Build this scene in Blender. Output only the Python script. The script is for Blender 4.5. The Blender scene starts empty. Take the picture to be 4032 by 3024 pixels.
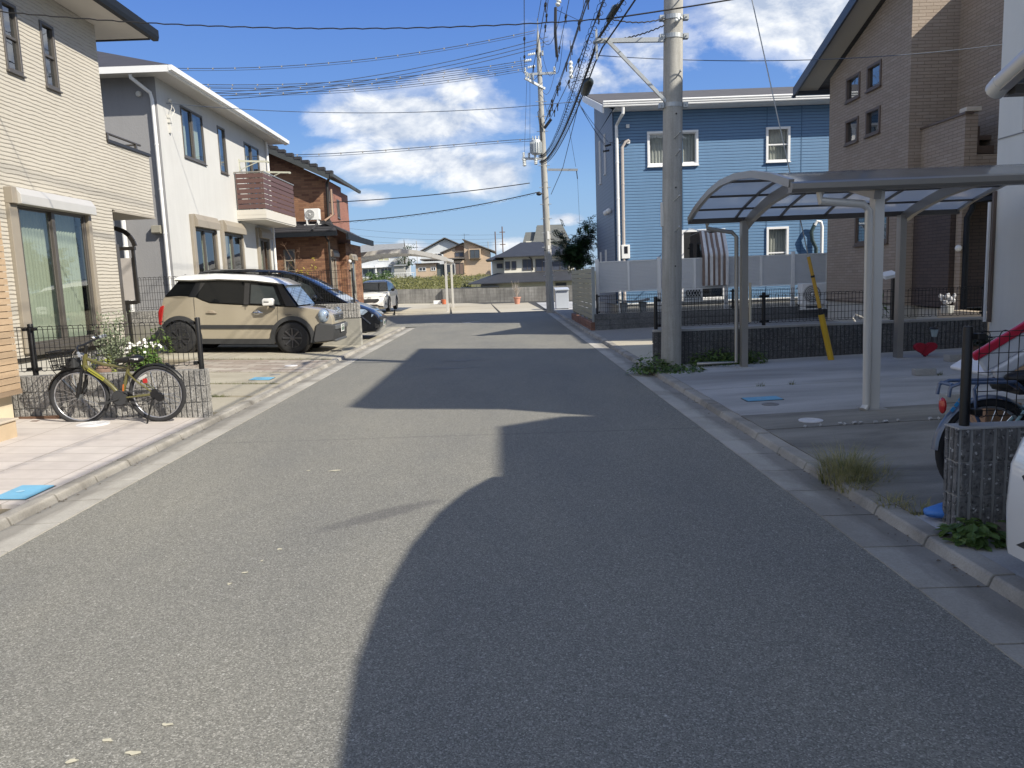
import bpy, math, random
from mathutils import Vector, Matrix
D = bpy.data
SC = bpy.context.scene
COL = SC.collection
sin, cos, pi, rad = math.sin, math.cos, math.pi, math.radians
random.seed(11)

# ------------------------------------------------------------ camera
cd = D.cameras.new('camera'); cam = D.objects.new('camera', cd); COL.objects.link(cam)
cd.sensor_width = 36.0; cd.lens = 27.03; cd.clip_start = 0.05; cd.clip_end = 3000
PIT, ROL, YAW = -0.13541, 0.03862, 0.00696
f_ = Vector((sin(YAW)*cos(PIT), cos(YAW)*cos(PIT), sin(PIT)))
r0 = Vector((cos(YAW), -sin(YAW), 0)); u0 = r0.cross(f_)
rt = cos(ROL)*r0 - sin(ROL)*u0; up = sin(ROL)*r0 + cos(ROL)*u0
M = Matrix((rt, up, -f_)).transposed().to_4x4(); M.translation = Vector((0, 0, 1.5))
cam.matrix_world = M
SC.camera = cam
SC.view_settings.view_transform = 'Standard'
SC.view_settings.look = 'None'
SC.view_settings.exposure = 0.60
SC.view_settings.gamma = 1.0
SC.cycles.max_bounces = 8
SC.cycles.transparent_max_bounces = 16
SC.cycles.sample_clamp_indirect = 6

# ------------------------------------------------------------ sun and sky
SUN_AZ, SUN_EL = rad(34), rad(37)         # azimuth from +X towards -Y
sdir = Vector((cos(SUN_AZ)*cos(SUN_EL), -sin(SUN_AZ)*cos(SUN_EL), sin(SUN_EL)))
sl = D.lights.new('sun', 'SUN'); sl.energy = 4.3; sl.angle = rad(0.53); sl.color = (1.0, 0.93, 0.80)
so = D.objects.new('sun', sl); COL.objects.link(so)
so.rotation_euler = sdir.to_track_quat('Z', 'Y').to_euler()
so.location = (20, -15, 30)

W = D.worlds.new('World'); SC.world = W; W.use_nodes = True
wt = W.node_tree; wn = wt.nodes; wl = wt.links; wn.clear()
def N(nt, t, **kw):
    n = nt.nodes.new(t)
    for k, v in kw.items():
        setattr(n, k, v)
    return n
def lk(nt, a, b): nt.links.new(a, b)
def mth(nt, op, a, b=None, c=None, clamp=False):
    n = nt.nodes.new('ShaderNodeMath'); n.operation = op; n.use_clamp = clamp
    for i, s in enumerate((a, b, c)):
        if s is None: continue
        if isinstance(s, (int, float)): n.inputs[i].default_value = s
        else: nt.links.new(s, n.inputs[i])
    return n.outputs[0]
def ramp(nt, fac, stops, interp='LINEAR'):
    n = nt.nodes.new('ShaderNodeValToRGB'); cr = n.color_ramp; cr.interpolation = interp
    while len(cr.elements) > len(stops): cr.elements.remove(cr.elements[-1])
    while len(cr.elements) < len(stops): cr.elements.new(0.5)
    for e, (p, c) in zip(cr.elements, stops):
        e.position = p
        e.color = (c, c, c, 1) if isinstance(c, (int, float)) else (*c, 1)
    nt.links.new(fac, n.inputs[0]); return n.outputs[0]
def mixc(nt, fac, a, b, mode='MIX'):
    n = nt.nodes.new('ShaderNodeMix'); n.data_type = 'RGBA'; n.blend_type = mode
    for i, s in ((0, fac), (6, a), (7, b)):
        if isinstance(s, (int, float)) and i == 0: n.inputs[0].default_value = s
        elif isinstance(s, (tuple, list)): n.inputs[i].default_value = (*s[:3], 1)
        else: nt.links.new(s, n.inputs[i])
    return n.outputs[2]
def noise(nt, vec, scale, detail=4, rough=0.55, dist=0.0):
    n = nt.nodes.new('ShaderNodeTexNoise'); n.inputs['Scale'].default_value = scale
    n.inputs['Detail'].default_value = detail; n.inputs['Roughness'].default_value = rough
    n.inputs['Distortion'].default_value = dist
    if vec is not None: nt.links.new(vec, n.inputs['Vector'])
    return n.outputs[0]

sky = N(wt, 'ShaderNodeTexSky'); sky.sky_type = 'NISHITA'; sky.sun_disc = False
sky.sun_elevation = SUN_EL; sky.sun_rotation = rad(124); sky.air_density = 1.0; sky.dust_density = 0.4; sky.ozone_density = 2.2
tc = N(wt, 'ShaderNodeTexCoord'); sx = N(wt, 'ShaderNodeSeparateXYZ'); lk(wt, tc.outputs['Generated'], sx.inputs[0])
yy = mth(wt, 'MAXIMUM', sx.outputs[1], 0.02)
U = mth(wt, 'DIVIDE', sx.outputs[0], yy); V = mth(wt, 'DIVIDE', sx.outputs[2], yy)
# banks of cumulus, given as (u, v, half width, half height, weight) in direction space
BL = [(-0.105, 0.205, 0.12, 0.034, 1.05), (-0.10, 0.150, 0.14, 0.024, 1.0), (-0.025, 0.132, 0.065, 0.026, 1.1), (-0.19, 0.165, 0.055, 0.02, 0.8),
      (-0.05, 0.230, 0.05, 0.026, 0.9), (0.385, 0.335, 0.12, 0.075, 1.15), (0.30, 0.36, 0.05, 0.03, 0.8), (0.20, 0.27, 0.09, 0.05, 0.62), (0.115, 0.245, 0.035, 0.018, 0.9),
      (0.07, 0.30, 0.05, 0.03, 0.45), (0.085, 0.073, 0.025, 0.008, 0.9), (-0.165, 0.108, 0.03, 0.011, 0.95), (-0.115, 0.038, 0.026, 0.013, 1.0), (0.015, 0.04, 0.03, 0.012, 0.9),
      (-0.04, 0.03, 0.02, 0.01, 0.8), (-0.16, 0.032, 0.02, 0.008, 0.8), (0.55, 0.30, 0.12, 0.06, 0.9), (-0.36, 0.52, 0.16, 0.03, 0.4), (0.05, 0.36, 0.08, 0.02, 0.5)]
fld = None
for (u, v, a, b, wgt) in BL:
    du = mth(wt, 'DIVIDE', mth(wt, 'SUBTRACT', U, u), a); dv = mth(wt, 'DIVIDE', mth(wt, 'SUBTRACT', V, v), b)
    e = mth(wt, 'MULTIPLY', mth(wt, 'EXPONENT', mth(wt, 'MULTIPLY', mth(wt, 'ADD', mth(wt, 'MULTIPLY', du, du), mth(wt, 'MULTIPLY', dv, dv)), -0.7)), wgt)
    fld = e if fld is None else mth(wt, 'MAXIMUM', fld, e)
front = mth(wt, 'GREATER_THAN', sx.outputs[1], 0.05)
cv = N(wt, 'ShaderNodeCombineXYZ'); lk(wt, U, cv.inputs[0]); lk(wt, mth(wt, 'MULTIPLY', V, 1.7), cv.inputs[1])
n1 = noise(wt, cv.outputs[0], 9.0, 9, 0.62, 0.25)
cv2 = N(wt, 'ShaderNodeVectorMath'); cv2.operation = 'ADD'; lk(wt, cv.outputs[0], cv2.inputs[0]); cv2.inputs[1].default_value = (-0.012, -0.022, 0)
n2 = noise(wt, cv2.outputs[0], 9.0, 6, 0.58, 0.25)
# unseen bright cloud behind the viewer and overhead, added to fill the shade
n3 = ramp(wt, noise(wt, tc.outputs['Generated'], 2.6, 7, 0.6), [(0.42, 0.0), (0.60, 0.92)])
dens = mth(wt, 'ADD', mth(wt, 'MULTIPLY', fld, 0.95), mth(wt, 'MULTIPLY', mth(wt, 'SUBTRACT', n1, 0.5), 1.25))
cl = ramp(wt, dens, [(0.30, 0.0), (0.52, 0.45), (0.80, 0.97)], 'EASE')
cl = mth(wt, 'MULTIPLY', cl, front)
clb = mth(wt, 'MULTIPLY', n3, mth(wt, 'SUBTRACT', 1.0, front))
cover = mth(wt, 'MAXIMUM', cl, clb)
shade = ramp(wt, mth(wt, 'ADD', mth(wt, 'SUBTRACT', n1, n2), 0.5), [(0.38, (3.3, 3.9, 5.0)), (0.60, (6.8, 6.95, 7.1))])
k_ = 1/0.146
grad = ramp(wt, mth(wt, 'MAXIMUM', sx.outputs[2], 0.0), [(0.0, (0.37*k_, 0.53*k_, 0.73*k_)), (0.063, (0.285*k_, 0.472*k_, 0.742*k_)), (0.115, (0.245*k_, 0.445*k_, 0.765*k_)), (0.19, (0.155*k_, 0.335*k_, 0.745*k_)), (0.33, (0.088*k_, 0.226*k_, 0.68*k_)), (0.6, (0.075*k_, 0.175*k_, 0.47*k_)), (1.0, (0.07*k_, 0.15*k_, 0.38*k_))])
clear = mixc(wt, 0.85, sky.outputs[0], grad)
bgc = mixc(wt, front, (6.6, 7.0, 7.5), shade)
bg = N(wt, 'ShaderNodeBackground'); bg.inputs[1].default_value = 0.10
lk(wt, mixc(wt, cover, clear, bgc), bg.inputs[0])
wo = N(wt, 'ShaderNodeOutputWorld'); lk(wt, bg.outputs[0], wo.inputs[0])

# ------------------------------------------------------------ helpers
ORG = {}
def tag(o, label=None, cat=None, group=None, kind=None):
    if label: o['label'] = label
    if cat: o['category'] = cat
    if group: o['group'] = group
    if kind: o['kind'] = kind
    return o
def thing(name, label, cat, loc=(0, 0, 0), rotz=0.0, group=None, local=False):
    o = D.objects.new(name, None); o.empty_display_size = 0.2; COL.objects.link(o)
    o.location = loc; o.rotation_euler = (0, 0, rotz)
    ORG[o.name] = Vector((0, 0, 0)) if local else Vector(loc)
    return tag(o, label, cat, group)
def copy_tree(o, parent=None):
    c = o.copy(); COL.objects.link(c); c.parent = parent
    for ch in list(o.children): copy_tree(ch, c)
    return c

class MB:
    def __init__(s): s.v = []; s.f = []; s.m = []; s.cur = 0
    def add(s, vs, fs):
        n = len(s.v); s.v.extend([tuple(p) for p in vs])
        for f in fs: s.f.append([i+n for i in f]); s.m.append(s.cur)
        return s
    def quad(s, a, b, c, d): return s.add([a, b, c, d], [(0, 1, 2, 3)])
    def poly(s, pts): return s.add(pts, [tuple(range(len(pts)))])
    def box(s, x0, x1, y0, y1, z0, z1):
        v = [(x0, y0, z0), (x1, y0, z0), (x1, y1, z0), (x0, y1, z0), (x0, y0, z1), (x1, y0, z1), (x1, y1, z1), (x0, y1, z1)]
        return s.add(v, [(3, 2, 1, 0), (4, 5, 6, 7), (0, 1, 5, 4), (1, 2, 6, 5), (2, 3, 7, 6), (3, 0, 4, 7)])
    def obox(s, c, sz, rx=0, ry=0, rz=0):
        R = Matrix.Rotation(rz, 3, 'Z') @ Matrix.Rotation(ry, 3, 'Y') @ Matrix.Rotation(rx, 3, 'X')
        hx, hy, hz = sz[0]/2, sz[1]/2, sz[2]/2; c = Vector(c)
        v = [c + R @ Vector((a*hx, b*hy, d*hz)) for d in (-1, 1) for (a, b) in ((-1, -1), (1, -1), (1, 1), (-1, 1))]
        return s.add(v, [(3, 2, 1, 0), (4, 5, 6, 7), (0, 1, 5, 4), (1, 2, 6, 5), (2, 3, 7, 6), (3, 0, 4, 7)])
    def bar(s, a, b, w, h, upv=(0, 0, 1)):
        a = Vector(a); b = Vector(b); d = (b-a).normalized(); u = Vector(upv); r = d.cross(u)
        if r.length < 1e-5: r = d.cross(Vector((1, 0, 0)))
        r.normalize(); u = r.cross(d)
        v = []
        for p in (a, b):
            for (i, j) in ((-1, -1), (1, -1), (1, 1), (-1, 1)): v.append(p + r*(i*w/2) + u*(j*h/2))
        return s.add(v, [(3, 2, 1, 0), (4, 5, 6, 7), (0, 1, 5, 4), (1, 2, 6, 5), (2, 3, 7, 6), (3, 0, 4, 7)])
    def prism(s, poly, ax, a0, a1):
        def P(p, a): return (a, p[0], p[1]) if ax == 'x' else ((p[0], a, p[1]) if ax == 'y' else (p[0], p[1], a))
        n = len(poly); v = [P(p, a0) for p in poly] + [P(p, a1) for p in poly]
        fs = [tuple(range(n-1, -1, -1)), tuple(range(n, 2*n))] + [(i, (i+1) % n, n+(i+1) % n, n+i) for i in range(n)]
        return s.add(v, fs)
    def tube(s, pts, r, n=8, closed=False, cap=True):
        pts = [Vector(p) for p in pts]; k = len(pts); rs = r if isinstance(r, (list, tuple)) else [r]*k
        vs = []; u = None
        for i, p in enumerate(pts):
            if closed: d = pts[(i+1) % k] - pts[i-1]
            else: d = pts[min(i+1, k-1)] - pts[max(i-1, 0)]
            d.normalize()
            if u is None:
                u = d.orthogonal().normalized()
            else:
                u = u - d*u.dot(d)
                if u.length < 1e-6: u = d.orthogonal()
                u.normalize()
            w = d.cross(u)
            for j in range(n):
                a = 2*pi*j/n; vs.append(p + (u*cos(a) + w*sin(a))*rs[i])
        fs = []
        for i in range(k if closed else k-1):
            i2 = (i+1) % k
            for j in range(n): fs.append((i*n+j, i*n+(j+1) % n, i2*n+(j+1) % n, i2*n+j))
        if cap and not closed: fs.append(tuple(range(n-1, -1, -1))); fs.append(tuple((k-1)*n+j for j in range(n)))
        return s.add(vs, fs)
    def lathe(s, prof, c=(0, 0, 0), n=16, ax='z'):
        vs = []; k = len(prof)
        for (r, h) in prof:
            for j in range(n):
                a = 2*pi*j/n
                if ax == 'z': q = (r*cos(a), r*sin(a), h)
                elif ax == 'y': q = (r*sin(a), h, r*cos(a))
                else: q = (h, r*cos(a), r*sin(a))
                vs.append((q[0]+c[0], q[1]+c[1], q[2]+c[2]))
        fs = [(i*n+j, i*n+(j+1) % n, (i+1)*n+(j+1) % n, (i+1)*n+j) for i in range(k-1) for j in range(n)]
        fs.append(tuple(range(n-1, -1, -1))); fs.append(tuple((k-1)*n+j for j in range(n)))
        return s.add(vs, fs)
    def sph(s, c, r, n=10, m=7):
        rx, ry, rz = r if isinstance(r, (list, tuple)) else (r, r, r)
        vs = [(c[0]+rx*sin(pi*(i+.001)/(m))*cos(2*pi*j/n), c[1]+ry*sin(pi*(i+.001)/m)*sin(2*pi*j/n), c[2]+rz*cos(pi*i/m)) for i in range(m+1) for j in range(n)]
        return s.add(vs, [(i*n+j, (i+1)*n+j, (i+1)*n+(j+1) % n, i*n+(j+1) % n) for i in range(m) for j in range(n)])
    def panel(s, o, ud, vd, us, vs_, holes, dep, nrm):
        """flat wall in the plane o + u*ud + v*vd with rectangular openings (u0,v0,u1,v1) and reveals of depth dep"""
        o = Vector(o); ud = Vector(ud); vd = Vector(vd); nrm = Vector(nrm)
        U_ = sorted({us[0], us[1], *[h[0] for h in holes], *[h[2] for h in holes]}); V_ = sorted({vs_[0], vs_[1], *[h[1] for h in holes], *[h[3] for h in holes]})
        U_ = [u for u in U_ if us[0] <= u <= us[1]]; V_ = [v for v in V_ if vs_[0] <= v <= vs_[1]]
        P = lambda u, v, d=0.0: o + ud*u + vd*v - nrm*d
        fl = ud.cross(vd).dot(nrm) > 0
        def q(a, b, c, d): s.quad(a, b, c, d) if fl else s.quad(d, c, b, a)
        for i in range(len(U_)-1):
            for j in range(len(V_)-1):
                cu, cv_ = (U_[i]+U_[i+1])/2, (V_[j]+V_[j+1])/2
                if any(h[0] < cu < h[2] and h[1] < cv_ < h[3] for h in holes): continue
                q(P(U_[i], V_[j]), P(U_[i+1], V_[j]), P(U_[i+1], V_[j+1]), P(U_[i], V_[j+1]))
        for (a, b, c, d) in holes:
            q(P(a, b), P(a, b, dep), P(c, b, dep), P(c, b)); q(P(c, d), P(c, d, dep), P(a, d, dep), P(a, d))
            q(P(a, d), P(a, d, dep), P(a, b, dep), P(a, b)); q(P(c, b), P(c, b, dep), P(c, d, dep), P(c, d))
        return s
    def build(s, name, mats, parent=None, smooth=False, bevel=0.0, seg=2, label=None, cat=None, group=None, kind=None, loc=None):
        if not isinstance(mats, (list, tuple)): mats = [mats]
        root = parent
        off = Vector((0, 0, 0))
        if parent is not None:
            while root.parent is not None: root = root.parent
            off = ORG.get(root.name, Vector((0, 0, 0)))
        elif s.v and loc is None:
            xs = [p[0] for p in s.v]; ys = [p[1] for p in s.v]; zs = [p[2] for p in s.v]
            off = Vector(((min(xs)+max(xs))/2, (min(ys)+max(ys))/2, min(zs)))
        elif loc is not None: off = Vector(loc)
        me = D.meshes.new(name)
        me.from_pydata([(p[0]-off[0], p[1]-off[1], p[2]-off[2]) for p in s.v], [], s.f)
        for m in mats: me.materials.append(m)
        if len(mats) > 1: me.polygons.foreach_set('material_index', s.m)
        if smooth: me.polygons.foreach_set('use_smooth', [True]*len(me.polygons))
        me.update()
        o = D.objects.new(name, me); COL.objects.link(o)
        if parent is not None: o.parent = parent
        else: o.location = off; ORG[o.name] = off
        if smooth and smooth != 'all':
            try: me.set_sharp_from_angle(angle=rad(38))
            except Exception: pass
        if bevel > 0:
            md = o.modifiers.new('bevel', 'BEVEL'); md.width = bevel; md.segments = seg; md.limit_method = 'ANGLE'; md.angle_limit = rad(35)
        return tag(o, label, cat, group, kind)

# ------------------------------------------------------------ materials
def newmat(name):
    m = D.materials.new(name); m.use_nodes = True; nt = m.node_tree
    b = nt.nodes['Principled BSDF']; g = nt.nodes.new('ShaderNodeNewGeometry')
    return m, nt, b, g.outputs['Position']
def setc(nt, b, c):
    if isinstance(c, (tuple, list)): b.inputs['Base Color'].default_value = (*c[:3], 1)
    else: nt.links.new(c, b.inputs['Base Color'])
def bump(nt, b, h, strength=0.5, dist=0.01):
    n = nt.nodes.new('ShaderNodeBump'); n.inputs['Strength'].default_value = strength; n.inputs['Distance'].default_value = dist
    nt.links.new(h, n.inputs['Height']); nt.links.new(n.outputs[0], b.inputs['Normal'])
def plain(name, c, rough=0.5, metal=0.0, var=0.12, scale=6.0, bmp=0.0, bsc=60, spec=0.5, coat=0.0):
    m, nt, b, pos = newmat(name)
    n = noise(nt, pos, scale, 5, 0.6)
    col = mixc(nt, n, tuple(x*(1-var) for x in c), tuple(min(1, x*(1+var)) for x in c))
    setc(nt, b, col); b.inputs['Roughness'].default_value = rough; b.inputs['Metallic'].default_value = metal
    b.inputs['Specular IOR Level'].default_value = spec
    if coat: b.inputs['Coat Weight'].default_value = coat; b.inputs['Coat Roughness'].default_value = 0.03
    if bmp: bump(nt, b, noise(nt, pos, bsc, 4, 0.6), bmp, 0.01)
    return m
def wallvec(nt, pos):
    s = nt.nodes.new('ShaderNodeSeparateXYZ'); nt.links.new(pos, s.inputs[0])
    u = mth(nt, 'ADD', s.outputs[0], s.outputs[1]); return u, s.outputs[2], s
def comb(nt, a, b, c=0.0):
    n = nt.nodes.new('ShaderNodeCombineXYZ')
    for i, x in enumerate((a, b, c)):
        if isinstance(x, (int, float)): n.inputs[i].default_value = x
        else: nt.links.new(x, n.inputs[i])
    return n.outputs[0]
def streaks(nt, u, z, pos, amt=0.2):
    """rain streaks and broad weather stains as a multiplier"""
    a = noise(nt, comb(nt, mth(nt, 'MULTIPLY', u, 7.0), mth(nt, 'MULTIPLY', z, 0.5)), 1.0, 5, 0.6)
    b2 = noise(nt, pos, 0.7, 5, 0.6)
    t = mth(nt, 'MULTIPLY', a, b2)
    return ramp(nt, t, [(0.15, 1.0-amt), (0.38, 1.0)])
def brickmat(name, cols, mortar, bw, rh, ms=0.006, rough=0.75, bmp=0.6, off=0.5, vary=0.5, streak=0.12, grain=40, bdist=0.012):
    m, nt, b, pos = newmat(name); u, z, _ = wallvec(nt, pos)
    br = nt.nodes.new('ShaderNodeTexBrick'); br.offset = off
    nt.links.new(comb(nt, u, z), br.inputs['Vector'])
    br.inputs['Scale'].default_value = 1.0; br.inputs['Brick Width'].default_value = bw; br.inputs['Row Height'].default_value = rh
    br.inputs['Mortar Size'].default_value = ms; br.inputs['Mortar Smooth'].default_value = 0.15; br.inputs['Bias'].default_value = 0.0
    br.inputs['Color1'].default_value = (0, 0, 0, 1); br.inputs['Color2'].default_value = (1, 1, 1, 1); br.inputs['Mortar'].default_value = (.5, .5, .5, 1)
    # a hash per brick drives the colour
    col = ramp(nt, br.outputs['Color'], [(i/(len(cols)-1), c) for i, c in enumerate(cols)])
    g = noise(nt, pos, grain, 4, 0.65)
    col = mixc(nt, mth(nt, 'MULTIPLY', g, vary), col, tuple(x*0.72 for x in cols[0]))
    col = mixc(nt, br.outputs['Fac'], col, mortar)
    col = mixc(nt, 1.0, col, streaks(nt, u, z, pos, streak), 'MULTIPLY')
    setc(nt, b, col); b.inputs['Roughness'].default_value = rough
    h = mth(nt, 'ADD', mth(nt, 'MULTIPLY', mth(nt, 'SUBTRACT', 1.0, br.outputs['Fac']), 0.8), mth(nt, 'MULTIPLY', g, 0.35))
    bump(nt, b, h, bmp, bdist); return m
def glassmat(name, tint=(0.6, 0.68, 0.68), refl=0.10, rough=0.015):
    m = D.materials.new(name); m.use_nodes = True; nt = m.node_tree; nt.nodes.clear()
    lw = nt.nodes.new('ShaderNodeLayerWeight'); lw.inputs[0].default_value = 0.5
    fr = mth(nt, 'ADD', mth(nt, 'MULTIPLY', mth(nt, 'POWER', lw.outputs['Facing'], 4.0), 0.9), 0.05)
    tr = nt.nodes.new('ShaderNodeBsdfTransparent'); tr.inputs[0].default_value = (*tint, 1)
    gl = nt.nodes.new('ShaderNodeBsdfGlossy'); gl.inputs['Roughness'].default_value = rough; gl.inputs[0].default_value = (0.95, 0.97, 1, 1)
    mx = nt.nodes.new('ShaderNodeMixShader')
    g = nt.nodes.new('ShaderNodeNewGeometry'); n = noise(nt, g.outputs['Position'], 2.2, 2, 0.5)
    bn = nt.nodes.new('ShaderNodeBump'); bn.inputs['Strength'].default_value = 0.05; bn.inputs['Distance'].default_value = 0.02
    nt.links.new(n, bn.inputs['Height']); nt.links.new(bn.outputs[0], gl.inputs['Normal'])
    nt.links.new(mth(nt, 'ADD', fr, refl, clamp=True), mx.inputs[0]); nt.links.new(tr.outputs[0], mx.inputs[1]); nt.links.new(gl.outputs[0], mx.inputs[2])
    o = nt.nodes.new('ShaderNodeOutputMaterial'); nt.links.new(mx.outputs[0], o.inputs[0]); return m
def leafmat(name, cols, trans=0.35, rough=0.5):
    m, nt, b, pos = newmat(name)
    n = noise(nt, pos, 9.0, 3, 0.6)
    oi = nt.nodes.new('ShaderNodeTexWhiteNoise'); oi.noise_dimensions = '3D'
    q = nt.nodes.new('ShaderNodeVectorMath'); q.operation = 'SNAP'; nt.links.new(pos, q.inputs[0]); q.inputs[1].default_value = (.05, .05, .05); nt.links.new(q.outputs[0], oi.inputs[0])
    f = mth(nt, 'ADD', mth(nt, 'MULTIPLY', n, 0.6), mth(nt, 'MULTIPLY', oi.outputs[0], 0.4))
    setc(nt, b, ramp(nt, f, [(0.25+0.5*i/(max(1, len(cols)-1)), c) for i, c in enumerate(cols)]))
    b.inputs['Roughness'].default_value = rough
    tr = nt.nodes.new('ShaderNodeBsdfTranslucent'); nt.links.new(ramp(nt, f, [(0.25, cols[0]), (0.75, tuple(min(1, x*1.3) for x in cols[-1]))]), tr.inputs[0])
    mx = nt.nodes.new('ShaderNodeMixShader'); mx.inputs[0].default_value = trans
    nt.links.new(b.outputs[0], mx.inputs[1]); nt.links.new(tr.outputs[0], mx.inputs[2]); nt.links.new(mx.outputs[0], nt.nodes['Material Output'].inputs[0]); return m

def asphalt():
    m, nt, b, pos = newmat('asphalt')
    vo = nt.nodes.new('ShaderNodeTexVoronoi'); vo.inputs['Scale'].default_value = 185; nt.links.new(pos, vo.inputs['Vector'])
    s2 = nt.nodes.new('ShaderNodeSeparateColor'); nt.links.new(vo.outputs['Color'], s2.inputs[0])
    vo2 = nt.nodes.new('ShaderNodeTexVoronoi'); vo2.inputs['Scale'].default_value = 60; nt.links.new(pos, vo2.inputs['Vector'])
    s3 = nt.nodes.new('ShaderNodeSeparateColor'); nt.links.new(vo2.outputs['Color'], s3.inputs[0])
    base = ramp(nt, s2.outputs[0], [(0.0, (0.125, 0.122, 0.110)), (0.45, (0.195, 0.191, 0.172)), (0.85, (0.255, 0.249, 0.224)), (0.96, (0.36, 0.35, 0.32))])
    chips = ramp(nt, s3.outputs[1], [(0.975, 0.0), (0.985, 1.0)], 'CONSTANT')
    near = ramp(nt, vo2.outputs['Distance'], [(0.0, 1.0), (0.42, 0.0)])
    col = mixc(nt, mth(nt, 'MULTIPLY', mth(nt, 'MULTIPLY', chips, near), 0.75), base, (0.7, 0.69, 0.65))
    # long wear bands, a little lighter in the wheel tracks
    sp = nt.nodes.new('ShaderNodeSeparateXYZ'); nt.links.new(pos, sp.inputs[0])
    big = noise(nt, comb(nt, sp.outputs[0], mth(nt, 'MULTIPLY', sp.outputs[1], 0.35)), 0.9, 6, 0.6)
    col = mixc(nt, 1.0, col, ramp(nt, big, [(0.3, (0.86, 0.87, 0.89)), (0.7, (1.1, 1.09, 1.05))]), 'MULTIPLY')
    # cold joint line along the road and one across
    jn = noise(nt, pos, 3.0, 3, 0.5)
    xj = mth(nt, 'ABSOLUTE', mth(nt, 'ADD', mth(nt, 'ADD', sp.outputs[1], mth(nt, 'MULTIPLY', jn, 0.05)), mth(nt, 'MULTIPLY', sp.outputs[0], 0.04)))
    for yj in (7.42, 18.6, 21.2):
        dj = mth(nt, 'ABSOLUTE', mth(nt, 'SUBTRACT', xj, yj)); col = mixc(nt, mth(nt, 'MULTIPLY', ramp(nt, dj, [(0.0, 1.0), (0.03, 0.0)]), 0.3), col, (0.04, 0.04, 0.042))
    # oil patch
    dx = mth(nt, 'DIVIDE', mth(nt, 'ADD', sp.outputs[0], mth(nt, 'MULTIPLY', noise(nt, pos, 2.5, 3), 0.5)), 0.42); dy = mth(nt, 'DIVIDE', mth(nt, 'SUBTRACT', mth(nt, 'ADD', sp.outputs[1], mth(nt, 'MULTIPLY', sp.outputs[0], -0.75)), 5.55), 0.16)
    dx2 = mth(nt, 'ADD', dx, 1.4)
    rr = mth(nt, 'ADD', mth(nt, 'MULTIPLY', dx2, dx2), mth(nt, 'MULTIPLY', dy, dy))
    col = mixc(nt, mth(nt, 'MULTIPLY', ramp(nt, rr, [(0.15, 1.0), (1.0, 0.0)], 'EASE'), 0.42), col, (0.055, 0.053, 0.062))
    setc(nt, b, col); b.inputs['Roughness'].default_value = 0.85; b.inputs['Specular IOR Level'].default_value = 0.35
    h = mth(nt, 'ADD', mth(nt, 'MULTIPLY', vo.outputs['Distance'], -1.0), mth(nt, 'MULTIPLY', vo2.outputs['Distance'], -0.5))
    bump(nt, b, h, 0.4, 0.005); return m
def concrete(name, c1, c2, stain=(0.1, 0.1, 0.1), amt=0.45, sc=1.3, rough=0.85, bmp=0.15, ani=None):
    m, nt, b, pos = newmat(name); pos0 = pos
    if ani:
        mp = nt.nodes.new('ShaderNodeMapping'); mp.inputs['Scale'].default_value = ani; nt.links.new(pos, mp.inputs['Vector']); pos = mp.outputs[0]
    n = noise(nt, pos, sc, 8, 0.62, 0.4); n2 = noise(nt, pos, sc*0.45, 6, 0.6, 0.6); g = noise(nt, pos0, 90, 3, 0.7)
    col = mixc(nt, n, c1, c2)
    col = mixc(nt, mth(nt, 'MULTIPLY', ramp(nt, n2, [(0.42, 0.0), (0.66, 1.0)]), amt), col, stain)
    col = mixc(nt, 1.0, col, ramp(nt, g, [(0.3, 0.86), (0.7, 1.1)]), 'MULTIPLY')
    setc(nt, b, col); b.inputs['Roughness'].default_value = rough
    bump(nt, b, g, bmp, 0.006); return m
def ribblock(name, c1, c2, lime=(0.6, 0.6, 0.58)):
    """split-face block; the vertical grooves are modelled, the broken stone is a bump"""
    m, nt, b, pos = newmat(name); u, z, _ = wallvec(nt, pos)
    vo = nt.nodes.new('ShaderNodeTexVoronoi'); vo.inputs['Scale'].default_value = 85; nt.links.new(pos, vo.inputs['Vector'])
    s = nt.nodes.new('ShaderNodeSeparateColor'); nt.links.new(vo.outputs['Color'], s.inputs[0])
    n = noise(nt, pos, 22, 6, 0.7); bigz = noise(nt, pos, 2.0, 4, 0.6)
    col = mixc(nt, ramp(nt, n, [(0.3, 0.0), (0.7, 1.0)]), c1, c2)
    col = mixc(nt, mth(nt, 'MULTIPLY', ramp(nt, s.outputs[0], [(0.95, 0.0), (0.97, 1.0)]), 0.7), col, lime)
    col = mixc(nt, mth(nt, 'MULTIPLY', ramp(nt, s.outputs[1], [(0.9, 0.0), (0.94, 1.0)]), 0.6), col, (0.03, 0.03, 0.03))
    col = mixc(nt, 1.0, col, ramp(nt, bigz, [(0.3, 0.75), (0.65, 1.08)]), 'MULTIPLY')
    setc(nt, b, col); b.inputs['Roughness'].default_value = 0.9
    bump(nt, b, noise(nt, pos, 35, 5, 0.75, 0.3), 0.9, 0.03); return m
# ============================================================ the ground
def zl(x): return 0.058 + 0.040*max(0.0, -3.46-x)
def zr(x): return 0.062 + 0.020*max(0.0, x-2.33)
M_ASPH = asphalt()
M_CONC_L = concrete('pale_driveway_concrete', (0.33, 0.30, 0.235), (0.47, 0.44, 0.36), (0.24, 0.21, 0.16), 0.5)
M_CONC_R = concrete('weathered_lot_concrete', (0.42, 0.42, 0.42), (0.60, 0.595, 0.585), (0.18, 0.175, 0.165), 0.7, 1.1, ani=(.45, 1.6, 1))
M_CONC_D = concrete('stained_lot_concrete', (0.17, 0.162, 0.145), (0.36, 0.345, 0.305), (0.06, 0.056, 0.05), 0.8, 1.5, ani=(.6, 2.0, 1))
M_CONC_F = concrete('bright_forecourt_concrete', (0.42, 0.38, 0.29), (0.55, 0.51, 0.42), (0.34, 0.28, 0.18), 0.6, 0.35)
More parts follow.
